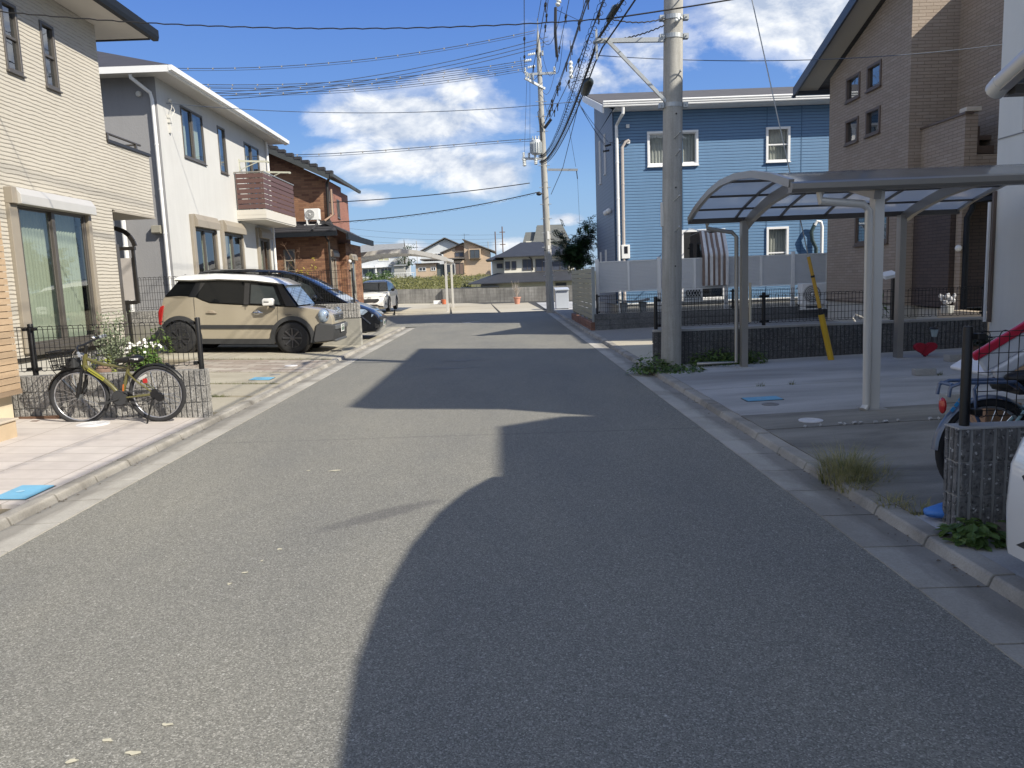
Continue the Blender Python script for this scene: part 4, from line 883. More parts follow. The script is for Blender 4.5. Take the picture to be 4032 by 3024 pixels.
# air conditioner on the lean-to roof
def aircon(name, label, x0, x1, y0, y1, z0, z1, leg=.2):
    t = thing(name, label, 'air conditioner', ((x0+x1)/2, (y0+y1)/2, z0-leg))
    a = MB(); a.box(x0, x1, y0, y1, z0, z1); a.build('casing', M_WHITE, t, bevel=.012)
    cx_ = x0+(x1-x0)*.38; cz = (z0+z1)/2; R_ = (z1-z0)*.42
    b = MB(); b.lathe([(R_, y0-.001), (R_, y0-.012), (R_*.98, y0-.016), (.001, y0-.016)], (cx_, 0, cz), 24, 'y'); b.build('fan_guard', plain('fan_grey', (.2, .2, .2), .6, var=.5, scale=60), t)
    q = MB()
    for k in range(5): q.tube([(cx_+R_*(k+1)/5.2*cos(2*pi*i/20), y0-.02, cz+R_*(k+1)/5.2*sin(2*pi*i/20)) for i in range(20)], .006, 4, closed=True)
    q.sph((cx_, y0-.02, cz), R_*.16); q.build('fan_rings', M_WHITE, t)
    l = MB()
    for x in (x0+.08, x1-.08): l.box(x-.025, x+.025, y0, y1, z0-leg, z0-.001)
    l.box(x0-.05, x1+.05, y0+.02, y0+.06, z0-leg-.03, z0-leg-.001); l.build('stand', M_WHITE, t)
aircon('air_conditioner', 'white air conditioner standing on the dark lean-to roof of the brick house', -8.02, -7.42, 32.3, 32.6, 4.23, 4.68, .18)
# ============================================================ blue house (right, centre)
def bluesiding(name, c, groove, pitch=0.092, gw=0.16):
    m, nt, b, pos = newmat(name); u, z, _ = wallvec(nt, pos)
    fr = mth(nt, 'FRACT', mth(nt, 'DIVIDE', z, pitch)); n = noise(nt, pos, 1.0, 5, .6); g = noise(nt, comb(nt, mth(nt, 'MULTIPLY', u, 3), mth(nt, 'MULTIPLY', z, 40)), 1, 3)
    col = mixc(nt, n, tuple(x*.93 for x in c), tuple(x*1.06 for x in c)); col = mixc(nt, 1.0, col, ramp(nt, g, [(.3, .94), (.7, 1.05)]), 'MULTIPLY')
    col = mixc(nt, ramp(nt, fr, [(0.0, 1.0), (gw*.8, 1.0), (gw, 0.0)]), col, groove)
    col = mixc(nt, 1.0, col, streaks(nt, u, z, pos, .06), 'MULTIPLY')
    setc(nt, b, col); b.inputs['Roughness'].default_value = .5
    bump(nt, b, ramp(nt, fr, [(0, 0), (gw*.9, 0), (gw*1.2, 1), (.95, .8), (1, .1)]), .6, .015); return m
M_BLUES = bluesiding('blue_ribbed_siding', (.115, .225, .38), (.028, .07, .145))
M_GREYS = bluesiding('grey_blue_siding', (.16, .20, .27), (.06, .075, .10), .11, .1)
BH = thing('house', 'blue ribbed-siding house with white gutters and white window frames', 'house', (6.5, 24.5, .2))
yb = 24.5; wl_ = [(4.63, 4.79, 6.21, 5.84), (8.31, 4.79, 9.06, 5.84), (5.66, .63, 7.04, 2.82), (8.34, 1.2, 9.04, 2.81)]
w = MB(); w.panel((0, yb, 0), (1, 0, 0), (0, 0, 1), (3.58, 11.4), (.56, 6.48), wl_, .09, (0, -1, 0)); w.build('front_wall', M_BLUES, BH)
w = MB(); wz = [(26.25, 4.86, 26.48, 6.15), (27.55, 4.7, 27.8, 6.15), (26.5, 1.2, 26.75, 2.37), (27.9, 1.2, 28.15, 2.34)]
w.panel((3.58, 0, 0), (0, 1, 0), (0, 0, 1), (24.5, 29.1), (.56, 6.48), wz, .07, (-1, 0, 0)); w.poly([(3.58, 29.1, 6.48), (3.58, 29.1, 7.85), (3.58, 24.5, 6.54)])
w.quad((3.58, 29.1, .56), (3.58, 29.1, 7.85), (11.4, 29.1, 7.85), (11.4, 29.1, .56)); w.quad((11.4, 24.5, .56), (11.4, 29.1, .56), (11.4, 29.1, 7.85), (11.4, 24.5, 6.54)); w.build('side_wall', M_GREYS, BH)
w = MB(); w.box(3.6, 11.38, 24.52, 29.08, 0, .56); w.build('plinth', M_FOUND, BH)
w = MB(); w.box(3.57, 11.4, 24.475, 24.498, .56, .60); w.build('base_trim', M_WHITE, BH)
w = MB(); w.box(3.565, 3.60, 24.47, 24.499, .6, 6.46); w.build('corner_trim', plain('navy_corner_trim', (.05, .075, .12), .5), BH)
for x in (5.72, 5.725+2.62, 9.42):
    w = MB(); w.box(x-.012, x+.012, 24.492, 24.4985, .6, 6.45); w.build('joint_strip', plain('siding_joint', (.05, .12, .22), .6), BH)
for (a, b_, c_, d_) in wl_:
    st = 'slide' if b_-a > 0 and (c_-a) > 1.2 else 'hung'
    cu = (M_CURTW, [(0.0, .42), (.55, 1.0)]) if c_-a > 1.2 and b_ > 4 else ((M_CURTW, [(0, 1)]) if c_-a < 1.2 else None)
    window(BH, 'y', yb, -1, a, c_, b_, d_, M_FRAMEW, st, cu, .07, M_GLASSB if b_ < 1 else M_GLASS, .05)
for (a, b_, c_, d_) in wz: window(BH, 'x', 3.58, -1, a, c_, b_, d_, M_FRAMEW, 'fix', None, .03, M_GLASSB, .03)
M_SHING = roofmat('grey_shingle_roof', (.085, .08, .075), (.16, .15, .14), .10, bmp=.3)
w = MB(); slope(w, (3.23, 23.85, 6.50), (11.2, 23.85, 6.50), (11.2, 29.3, 8.04), (3.23, 29.3, 8.04), .06); slope(w, (11.2, 23.85, 6.50), (13.2, 23.85, 6.0), (13.0, 29.3, 7.4), (11.2, 29.3, 8.04), .06)
w.build('roof', M_SHING, BH)
w = MB(); w.bar((3.21, 23.86, 6.43), (3.21, 29.32, 7.97), .05, .22)
for z0, d in ((6.50, .0), (6.56, .02), (6.62, .04)): w.tube([(3.2, 23.80-d, z0), (13, 23.80-d, z0)], .033, 8)
w.box(3.2, 13, 23.79, 23.84, 6.47, 6.62); w.box(3.58, 13, 23.86, 24.49, 6.462, 6.485)
w.build('gutter_board', M_WHITE, BH, smooth=True)
w = MB(); w.quad((3.23, 23.87, 6.47), (3.57, 23.87, 6.47), (3.57, 29.28, 8.0), (3.23, 29.28, 8.0)); w.build('verge_soffit', M_SOFFIT, BH)
pipe(BH, [(3.80, 23.82, 6.46), (3.80, 23.85, 6.3), (3.68, 24.42, 6.05), (3.68, 24.43, .3)], .05, M_WHITE); pipe(BH, [(4.06, 24.42, 5.6), (3.95, 24.42, 5.55), (3.85, 24.43, 5.4), (3.84, 24.43, .6)], .045, plain('beige_pipe', (.52, .46, .42), .5), 'conduit')
w = MB(); w.box(3.76, 4.02, 24.36, 24.497, 2.0, 2.43); mt_ = w.build('meter_box', M_WHITE, BH, bevel=.015)
w = MB(); w.box(3.84, 3.95, 24.352, 24.359, 2.16, 2.38); w.build('dark_window', plain('meter_glass', (.02, .02, .025), .15), mt_)
w = MB(); w.box(3.98, 4.08, 24.40, 24.497, 5.97, 6.07); w.box(3.99, 4.09, 24.42, 24.497, 5.5, 5.6); w.build('junction_box', M_WHITE, BH, bevel=.008)
w = MB(); w.lathe([(.11, 24.497), (.10, 24.40), (.06, 24.33), (.001, 24.32)], (0, 0, 0), 10, 'y') if False else None
for y in (25.2, 25.9):
    w.sph((3.5, y, 3.55), (.1, .09, .09), 10, 6)
w.build('vent_cap', M_WHITE, BH, smooth=True)
w = MB(); w.tube([(10.02, 24.3, 1.2), (10.02, 24.3, 2.75), (9.97, 24.28, 2.9), (9.85, 24.28, 2.92), (9.78, 24.28, 2.8)], .05, 10); w.build('white_hose_pipe', M_WHITE, BH, smooth=True)
w = MB(); w.tube([(9.8, 24.3, 2.85), (9.68, 24.28, 2.6), (9.72, 24.3, 2.35), (9.85, 24.32, 2.1), (9.86, 24.33, 1.2)], .06, 8); w.build('dark_hose', plain('dark_hose', (.02, .045, .05), .6), BH, smooth=True)

# white louvre screen
LF = thing('louvre_fence', 'long white horizontal-louvre privacy screen on posts in front of the blue house', 'fence', (6, 21.3, .45))
M_LOUV = plain('white_louvre', (.80, .81, .82), .5, var=.04)
for x in (2.60, 4.30, 6.15, 7.99, 9.84):
    w = MB(); w.box(x-.045, x+.045, 21.24, 21.33, .46, 1.95); w.build('post', M_WHITE, LF, bevel=.006)
w = MB(); w.box(2.65, 10.9, 21.255, 21.315, 1.855, 1.885); w.box(2.65, 10.9, 21.255, 21.315, 1.04, 1.065); w.build('rail', M_WHITE, LF)
for x in (3.46, 5.28, 7.11, 8.93): w = MB(); w.box(x-.03, x+.03, 21.25, 21.32, 1.066, 1.854); w.build('stile', M_WHITE, LF)
w = MB()
for k in range(20):
    z = 1.07+k*.0392; w.add([(2.65, 21.30, z), (10.9, 21.30, z), (10.9, 21.262, z+.034), (2.65, 21.262, z+.034), (2.65, 21.30, z+.039), (10.9, 21.30, z+.039)], [(0, 1, 2, 3), (3, 2, 5, 4)])
w.build('slats', M_LOUV, LF)
# striped shade
AW = thing('sun_shade', 'brown and white striped fabric shade hanging from the window over the white louvre screen', 'awning', (5.75, 21.2, 1.1))
def striped():
    m, nt, b, pos = newmat('striped_fabric'); s = nt.nodes.new('ShaderNodeTexCoord'); s2 = nt.nodes.new('ShaderNodeSeparateXYZ'); nt.links.new(s.outputs['UV'], s2.inputs[0])
    fr = mth(nt, 'FRACT', mth(nt, 'MULTIPLY', s2.outputs[0], 5.0)); n = noise(nt, pos, 8, 4)
    col = mixc(nt, mth(nt, 'GREATER_THAN', fr, .48), (.20, .145, .12), (.62, .62, .62)); col = mixc(nt, 1.0, col, ramp(nt, n, [(.3, .88), (.7, 1.05)]), 'MULTIPLY')
    setc(nt, b, col); b.inputs['Roughness'].default_value = .8; return m
nu, nv = 40, 24; vs = []; uvs = []
for j in range(nv+1):
    t = j/nv; z = 2.64-1.52*t; k2 = min(1, t/.45); xl = 5.58-.14*k2; xr = 6.30-.15*k2; yv = 22.0-.9*k2
    for i in range(nu+1):
        u = i/nu; rip = .03*(1-t*.6)*sin(u*22+2*t)+.012*sin(u*37-5*t); vs.append((xl+(xr-xl)*u, yv-.04+rip*.8, z+(-.05*sin(pi*u)*(1-t)+.02*sin(9*u) if t < .3 else 0))); uvs.append((u, t))
me = D.meshes.new('fabric'); me.from_pydata([(a-5.75, b_-21.2, c_-1.1) for a, b_, c_ in vs], [], [(j*(nu+1)+i, j*(nu+1)+i+1, (j+1)*(nu+1)+i+1, (j+1)*(nu+1)+i) for j in range(nv) for i in range(nu)])
ul = me.uv_layers.new(name='uv')
for lp in me.loops: ul.data[lp.index].uv = uvs[lp.vertex_index]
me.materials.append(striped()); me.polygons.foreach_set('use_smooth', [True]*len(me.polygons)); fo = D.objects.new('fabric', me); COL.objects.link(fo); fo.parent = AW
w = MB(); w.tube([(5.54, 22.0, 2.65), (6.34, 22.0, 2.64)], .02, 8); w.bar((5.58, 22.0, 2.66), (5.9, 24.47, 2.86), .02, .02); w.bar((6.3, 22.0, 2.66), (6.6, 24.47, 2.86), .02, .02); w.build('shade_frame', M_WHITE, AW)
# small lattice pane under the shade
w = MB(); w.box(5.45, 6.02, 23.3, 23.36, .62, 1.02); w.build('panel', M_WHITE, thing('garden_box', 'small white box with a diamond lattice front below the striped shade', 'box', (5.7, 23.3, .5)))
bx = [o for o in D.objects if o.name == 'garden_box'][0]
w = MB(); w.box(5.52, 5.95, 23.28, 23.298, .78, .97); w.build('opening', M_DARKROOM, bx)
w = MB()
for k in range(5):
    x = 5.53+k*.085; w.bar((x, 23.27, .78), (x+.085, 23.27, .97), .012, .008, (0, 1, 0)); w.bar((x+.085, 23.268, .78), (x, 23.268, .97), .012, .008, (0, 1, 0))
w.build('lattice', M_WHITE, bx)
# yard walls
M_PLAINB = ribblock('plain_grey_block', (.10, .105, .11), (.20, .205, .21), (.22, .22, .22))
blockwall('block_wall', 'grey block wall at the edge of the gravel yard, under the white louvre screen', 'wall', 'y', 20.70, -1, 2.44, 10.9, .02, .48, .14, .40, .155, M_PLAINB, M_RIBDC, 0, gap=.008, seed=21)
M_REDB = concrete('red_brown_block', (.20, .095, .065), (.30, .15, .10), (.09, .05, .04), .6, 3, bmp=.5)
t = thing('block_wall', 'low red-brown block wall along the right kerb, carrying the olive slat fence', 'wall', (2.4, 23.7, 0)); w = MB()
for k in range(2):
    for j in range(15): w.box(2.33, 2.44, 20.70+j*.395, 20.70+j*.395+.39, .0+k*.135, .128+k*.135)
w.build('blocks', M_REDB, t, bevel=.004); w = MB(); w.box(2.345, 2.425, 20.71, 26.6, 0, .255); w.build('core', M_RIBDC, t)
OF = thing('slat_fence', 'tall olive-grey horizontal slat fence on the red-brown block wall', 'fence', (2.45, 23.8, .3))
M_OLIVE = plain('olive_slat', (.27, .26, .19), .5, var=.07, scale=3)
w = MB()
for k in range(10): z = .33+k*.139; w.box(2.40, 2.425, 20.9, 26.9, z, z+.125)
w.build('slats', M_OLIVE, OF, bevel=.003, seg=1)
for y in (20.95, 22.2, 23.4, 24.6, 25.8, 26.85): w = MB(); w.box(2.426, 2.475, y-.03, y+.03, .264, 1.72); w.build('post', M_OLIVE, OF)
for y in (20.86,): w = MB(); w.box(2.39, 2.48, y-.06, y+.025, .264, 1.75); w.build('end_post', plain('grey_end_post', (.27, .30, .31), .5), OF)
meshfence('mesh_fence', 'dark mesh fence behind the block wall in front of the blue house', 'y', 20.80, 2.5, 10.6, .50, .98, [2.52, 4.4, 6.2, 8.0], wire=.005, sp=.06, pr=.028)
# garden bench
bt = thing('garden_bench', 'pale concrete garden bench under the white louvre screen', 'bench', (3.8, 22.5, .1)); w = MB()
n = 12; vs = []
for i in range(n+1):
    t = i/n; x = 3.33+.9*t; z = .70+.05*(2*t-1)**2; vs += [(x, 22.3, z), (x, 22.68, z), (x, 22.68, z+.05), (x, 22.3, z+.05)]
w.add(vs, [(4*i+a, 4*i+(a+1) % 4, 4*i+4+(a+1) % 4, 4*i+4+a) for i in range(n) for a in range(4)] + [(0, 1, 2, 3), (4*n+3, 4*n+2, 4*n+1, 4*n)]); M_BENCH = concrete('bench_stone', (.36, .37, .36), (.5, .5, .48), (.2, .2, .2), .5, 4)
w.build('seat', M_BENCH, bt)
for x in (3.5, 4.06): w = MB(); w.prism([(x-.09, .05), (x+.09, .05), (x+.05, .3), (x+.1, .7), (x-.1, .7), (x-.05, .3)], 'y', 22.36, 22.62); w.build('leg', M_BENCH, bt, bevel=.01)

# ============================================================ carport lot: rear wall and fence
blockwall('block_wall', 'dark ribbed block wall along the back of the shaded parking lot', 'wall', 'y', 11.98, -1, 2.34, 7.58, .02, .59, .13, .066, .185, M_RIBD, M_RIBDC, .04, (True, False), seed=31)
meshfence('mesh_fence', 'black mesh fence on the dark block wall behind the carport', 'y', 12.05, 2.38, 7.6, .667, 1.115, [2.38, 4.08, 5.85, 7.56], wire=.0042, sp=.055, pr=.03, pbase=.6)

# ============================================================ carports
def polycarb():
    m = D.materials.new('smoky_polycarbonate'); m.use_nodes = True; nt = m.node_tree; nt.nodes.clear(); g = nt.nodes.new('ShaderNodeNewGeometry')
    d = nt.nodes.new('ShaderNodeBsdfTranslucent'); n = noise(nt, g.outputs['Position'], 1.6, 5, .6); nt.links.new(mixc(nt, n, (.72, .745, .76), (.82, .84, .85)), d.inputs[0])
    df = nt.nodes.new('ShaderNodeBsdfDiffuse'); df.inputs[0].default_value = (.40, .43, .46, 1); tr = nt.nodes.new('ShaderNodeBsdfTransparent'); tr.inputs[0].default_value = (.55, .62, .68, 1)
    gl = nt.nodes.new('ShaderNodeBsdfGlossy'); gl.inputs['Roughness'].default_value = .12
    a = nt.nodes.new('ShaderNodeMixShader'); a.inputs[0].default_value = .75; nt.links.new(df.outputs[0], a.inputs[1]); nt.links.new(d.outputs[0], a.inputs[2])
    c = nt.nodes.new('ShaderNodeMixShader'); c.inputs[0].default_value = .22; nt.links.new(a.outputs[0], c.inputs[1]); nt.links.new(tr.outputs[0], c.inputs[2])
    lw = nt.nodes.new('ShaderNodeLayerWeight'); lw.inputs[0].default_value = .5; e = nt.nodes.new('ShaderNodeMixShader'); nt.links.new(mth(nt, 'ADD', mth(nt, 'MULTIPLY', mth(nt, 'POWER', lw.outputs['Facing'], 4.0), .7), .04), e.inputs[0]); nt.links.new(c.outputs[0], e.inputs[1]); nt.links.new(gl.outputs[0], e.inputs[2])
    o = nt.nodes.new('ShaderNodeOutputMaterial'); nt.links.new(e.outputs[0], o.inputs[0]); return m
M_POLY = polycarb()
def archroof(t, prof, x0, x1, ribs_x, purl, frame, beams_x, rafter=(.05, .05)):
    """prof: (y, z) points; panels, purlins along x, end frames and beams along the arch"""
    w = MB(); n = len(prof); vs = []
    for (y, z) in prof: vs += [(x0, y, z), (x1, y, z), (x0, y, z+.004), (x1, y, z+.004)]
    w.add(vs, [(4*i, 4*i+1, 4*i+5, 4*i+4) for i in range(n-1)]); w.build('roof_panel', M_POLY, t, smooth='all')
    def arch(x, wd, ht, dz, name, mat=None):
        q = MB()
        for a, b in zip(prof, prof[1:]): q.bar((x, a[0], a[1]+dz), (x, b[0], b[1]+dz), wd, ht)
        for a in prof[1:-1]: q.sph((x, a[0], a[1]+dz), min(wd, ht)*.3, 6, 4)
        q.build(name, mat or frame, t)
    for x in (x0, x1): arch(x, .05, .075, 0, 'end_frame')
    for x in ribs_x: arch(x, .028, .03, -.017, 'rib', M_FRAMEG)
    for x in beams_x: arch(x, .07, .13, -.11, 'arch_beam')
    q = MB()
    for f in purl:
        k = f*(n-1); i = min(int(k), n-2); r_ = k-i; y = prof[i][0]*(1-r_)+prof[i+1][0]*r_; z = prof[i][1]*(1-r_)+prof[i+1][1]*r_
        q.box(x0+.03, x1-.03, y-.022, y+.022, z-.03, z-.004)
    q.build('purlins', M_FRAMEG, t)
prof = [(7.36, 2.29), (7.9, 2.42), (8.5, 2.525), (9.1, 2.575), (9.7, 2.575), (10.2, 2.525), (10.6, 2.45), (11.0, 2.36), (11.34, 2.25)]
CP = thing('carport', 'arched carport with smoky translucent roof panels on taupe aluminium posts over the right parking lot', 'carport', (5, 9.5, .1))
archroof(CP, prof, 2.74, 6.65, [3.4, 4.05, 4.7, 5.35, 6.0], [.22, .45, .68, .86], M_ALU, [3.56, 5.84])
w = MB(); w.box(2.73, 6.66, 7.33, 7.42, 2.20, 2.285); w.prism([(7.30, 2.20), (7.33, 2.20), (7.33, 2.30), (7.28, 2.28), (7.28, 2.23)], 'x', 2.72, 6.67); w.build('front_gutter', plain('carport_beam', (.25, .235, .215), .35, .5, .05), CP)
w = MB(); w.box(2.73, 6.66, 11.30, 11.38, 2.19, 2.26); w.build('rear_beam', M_FRAMEG, CP)
for (x, y, h) in ((3.63, 7.52, 2.2), (3.50, 11.22, 2.2), (5.78, 11.22, 2.2), (5.9, 7.52, 2.2)):
    q = MB(); q.box(x-.045, x+.045, y-.06, y+.06, .02, h); q.box(x-.046, x-.044, y-.02, y+.02, .05, h-.02); p_ = q.build('post', M_ALU if y > 8 else M_ALUL, CP, bevel=.008)
    q = MB(); q.box(x-.11, x+.11, y-.11, y+.11, zr(x)-.01, zr(x)+.008); q.build('footing', M_CONC_R, p_)
pipe(CP, [(3.03, 7.40, 2.20), (3.03, 7.40, 2.12), (3.45, 7.43, 2.08), (3.52, 7.45, 2.02), (3.545, 7.46, .14), (3.50, 7.43, .09)], .038, M_ALUL, 'drainpipe')
pipe(CP, [(3.0, 11.33, 2.2), (3.0, 11.33, 2.12), (3.35, 11.3, 2.05), (3.41, 11.28, 1.98), (3.41, 11.28, .16), (2.9, 11.55, .12)], .03, M_ALU, 'drainpipe')
q = MB(); q.box(3.552, 3.575, 11.10, 11.16, .75, 1.32); q.build('door_guard', plain('cream_foam', (.52, .47, .36), .8), CP, bevel=.006)
# second carport, nearest right
prof = [(3.92, 2.36), (3.5, 2.50), (2.9, 2.64), (2.2, 2.74), (1.5, 2.79), (.8, 2.79), (.1, 2.72), (-.5, 2.6), (-1.1, 2.42)]
CP2 = thing('carport', 'nearest carport whose curved taupe edge and clear roof enter at the upper right corner', 'carport', (4.5, 1.5, .1))
_mp = M_POLY; M_POLY = plain('dense_polycarbonate', (.26, .29, .32), .3, var=.1, scale=2, coat=.3)
archroof(CP2, prof, 2.50, 7.6, [3.2, 3.9, 4.6, 5.3, 6.0, 6.7], [.2, .4, .6, .8], M_ALU, [3.4, 6.6])
M_POLY = _mp
w = MB(); w.tube([(2.50, y, z+.01) for y, z in prof], .048, 12); w.tube([(2.50, 3.98, 2.34), (2.50, 3.92, 2.37)], .05, 12); w.build('edge_tube', M_ALUL, CP2, smooth=True)
w = MB(); w.box(2.55, 7.6, 3.90, 3.99, 2.31, 2.355); w.build('rear_gutter', M_FRAMEG, CP2)
w = MB(); w.box(2.6, 7.6, 3.84, 3.88, 2.36, 2.42); w.build('gutter_lip', M_ALUL, CP2)
for y in (3.8, -1.0):
    for x in (3.4, 6.6): q = MB(); q.box(x-.045, x+.045, y-.05, y+.05, .05, 2.4); q.build('post', M_ALU, CP2, bevel=.008)
pipe(CP2, [(2.66, 3.94, 2.31), (2.66, 3.94, 2.14)], .035, M_ALUL, 'drainpipe')

# ============================================================ tan brick house (right)
M_TANB = brickmat('tan_stone_brick_siding', [(.32, .26, .205), (.375, .305, .245), (.35, .28, .225), (.40, .33, .27)], (.24, .185, .14), .28, .064, .006, .8, .75, .5, .3, .06, 30, .018)
M_DKB = brickmat('dark_brown_brick_siding', [(.075, .055, .05), (.10, .072, .062), (.085, .06, .052)], (.035, .027, .025), .28, .064, .006, .7, .5, .5, .3)
M_TFR = plain('brown_window_frame', (.13, .095, .075), .45, .1, .1)
E = thing('house', 'tall tan brick-sided house with four small square windows, behind the carport on the right', 'house', (9, 17, .2))
xe = 8.2; ws = [(17.91, 5.27, 18.6, 5.81), (16.93, 5.28, 17.57, 5.81), (17.95, 4.31, 18.6, 4.86), (16.93, 4.32, 17.58, 4.87), (16.45, 1.96, 18.0, 2.72)]
w = MB(); w.panel((xe, 0, 0), (0, 1, 0), (0, 0, 1), (15.75, 19.55), (.66, 6.05), ws, .08, (-1, 0, 0)); w.poly([(xe, 19.55, 6.05), (xe, 15.75, 6.05), (xe, 15.75, 7.31)])
w.quad((xe, 15.75, .66), (16, 15.75, .66), (16, 15.75, 7.31), (xe, 15.75, 7.31)); w.quad((16, 19.55, .66), (xe, 19.55, .66), (xe, 19.55, 6.05), (16, 19.55, 6.05))
w.panel((9.14, 0, 0), (0, 1, 0), (0, 0, 1), (12.4, 15.75), (3.0, 6.66), [], .05, (-1, 0, 0)); w.quad((9.14, 12.4, 3.0), (16, 12.4, 3.0), (16, 12.4, 6.66), (9.14, 12.4, 6.66))
w.build('wall', M_TANB, E)
w = MB(); w.box(xe+.02, 16, 15.78, 19.53, 0, .655); w.box(8.47, 16, 12.45, 15.77, 0, .62); w.build('plinth', M_FOUND, E)
w = MB(); w.box(xe-.012, xe+.015, 15.75, 19.56, .655, .69); w.build('base_trim', M_TFR, E)
for (a, b_, c_, d_) in ws[:4]: window(E, 'x', xe, -1, a, c_, b_, d_, M_TFR, 'fix', None, .055, M_GLASSB, .03)
wq = window(E, 'x', xe, -1, 16.45, 18.0, 1.96, 2.72, M_TFR, 'slide', (M_FROST, [(0, 1)]), .06, M_GLASSB, .03)
w = MB(); w.box(8.45, 8.55, 14.27, 15.745, 2.75, 4.13); w.box(8.552, 8.68, 14.27, 14.40, 2.75, 4.13); w.box(8.69, 12, 14.30, 14.42, 2.75, 3.42); w.build('balcony_wall', M_TANB, E)
w = MB(); w.box(8.42, 8.58, 14.24, 15.745, 4.132, 4.17); w.build('balcony_coping', M_TFR, E); w = MB(); w.box(8.43, 8.71, 14.22, 14.44, 4.172, 4.25); w.build('pillar_cap', plain('cream_cap', (.58, .52, .44), .7), E, bevel=.01)
w = MB(); w.box(8.551, 12, 14.43, 15.745, 2.74, 2.80); w.box(8.8, 12, 14.5, 15.7, 3.46, 3.60); w.box(8.75, 12, 14.6, 15.0, 3.72, 3.80); w.box(8.78, 8.86, 14.5, 14.56, 3.6, 3.95); w.build('balcony_floor', M_TFR, E)
w = MB(); w.box(8.44, 8.58, 14.25, 14.42, .6, 2.745); w.build('porch_pillar', M_TANB, E)
w = MB(); w.box(8.35, 8.46, 14.45, 15.74, .66, 2.745); w.box(8.585, 12, 14.9, 15.0, .6, 2.74); w.build('porch_wall', M_DKB, E)
w = MB(); w.box(8.25, 13, 13.0, 14.6, .1, .62); w.build('porch_slab', plain('beige_porch_tile', (.45, .38, .29), .6, var=.1), E)
w = MB(); slope(w, (7.65, 20.35, 5.86), (16.5, 20.35, 5.86), (16.5, 12.0, 8.64), (7.65, 15.72, 7.40)) if False else None
slope(w, (7.62, 20.3, 5.98), (16.5, 20.3, 5.98), (16.5, 15.40, 7.60), (7.62, 15.40, 7.60), .1); w.box(9.12, 16.5, 12.3, 15.745, 6.662, 6.72)
w.build('roof', M_SLATE, E)
w = MB(); w.bar((7.62, 20.32, 5.95), (7.62, 15.38, 7.585), .05, .22); w.box(7.6, 16.5, 20.3, 20.38, 5.86, 6.05); w.box(7.56, 7.64, 20.28, 20.36, 5.80, 5.86)
w.build('fascia', plain('slate_blue_fascia', (.06, .068, .085), .4, var=.08), E)
w = MB(); w.quad((7.64, 20.28, 5.96), (xe-.003, 20.28, 5.96), (xe-.003, 15.42, 7.57), (7.64, 15.42, 7.57)); w.build('soffit', plain('tan_soffit', (.46, .43, .38), .8, var=.03), E)
w = MB(); w.box(8.6, 12, 14.15, 14.28, 2.62, 2.74); w.box(8.55, 12, 13.3, 14.15, 2.55, 2.62); w.build('porch_roof', M_GUTTER_D, E)
pipe(E, [(8.62, 14.2, 2.62), (8.60, 14.2, 2.45), (8.52, 14.22, 2.3), (8.52, 14.22, .12)], .05, M_GUTTER_D)
w = MB(); w.box(8.36, 8.42, 14.2, 14.25, 1.7, 1.8); w.sph((8.37, 14.2, 1.75), .06, 8, 6); w.build('porch_lamp', M_WHITE, E)
# ============================================================ white-walled house (right edge)
M_RWALL = stucco('pale_grey_render', (.78, .765, .70), 60, .12, .04)
F = thing('house', 'pale rendered house wall rising at the right edge behind the bicycles', 'house', (9.5, 8, .2))
fp = [(7.22, 3.95), (7.22, 11.38), (12.5, 9.4), (12.5, 2.6)]
w = MB(); w.prism(fp, 'z', .02, 7.35); w.build('wall', M_RWALL, F)
w = MB(); w.box(7.208, 7.219, 3.96, 11.37, 3.22, 3.235); w.build('wall_joint', plain('render_joint', (.3, .3, .29), .8), F)
op = [(6.70, 3.62), (6.70, 11.82), (10.6, 10.12), (13.0, 9.4), (13.0, 2.2), (8.2, 3.24)]  # unseen roof, outline shaped so its shadow edges fall right on the road
w = MB(); w.prism(op, 'z', 7.6, 7.9); w.build('roof', M_SLATE, F); w = MB(); w.prism([(6.8, 3.75), (6.8, 11.7), (12.8, 9.4), (12.8, 2.4)], 'z', 7.36, 7.595); w.build('soffit', M_SOFFIT, F)
w = MB(); w.box(7.17, 7.215, 11.33, 11.37, .6, 2.5); w.build('edge_trim', M_TFR, F)
pipe(F, [(7.18, 11.44, 2.35), (7.18, 11.44, .6)], .022, M_WHITE)
# house whose carport this is: beyond the right edge of the view
HH = thing('house', 'two-storey house beyond the right edge of the view that shades the road', 'house', (10, -3, 0))
w = MB(); w.prism([(7.6, -9), (7.6, 2.7), (8.6, 3.1), (15, 2.1), (15, -9)], 'z', 0, 6.2); w.build('wall', M_RWALL, HH)
w = MB(); w.prism([(7.05, -10), (7.05, 2.97), (7.74, 3.42), (15.5, 2.1), (15.5, -10)], 'z', 6.25, 6.5); w.build('roof', M_SLATE, HH)

# ============================================================ near right pillar, fence
blockwall('block_wall', 'speckled grey block wall with vertical ribs at the right edge, carrying a black fence post', 'wall', 'y', 4.03, -1, 2.43, 5.5, .05, .605, .14, .0635, .187, M_RIBN, M_RIBNC, .0, (True, False), gap=.020, seed=51)
w = MB(); w.box(2.42, 5.5, 4.03, 4.17, .6055, .614); w.build('mortar_cap', M_RIBNC, [o for o in D.objects if o.name.startswith('block_wall')][-1])
meshfence('mesh_fence', 'black mesh fence with ring-topped wires on the near speckled block wall', 'y', 4.08, 2.54, 5.4, .66, 1.13, [2.49, 4.2], wire=.0026, sp=.0535, pr=.026, ptop=.025, pbase=.60)
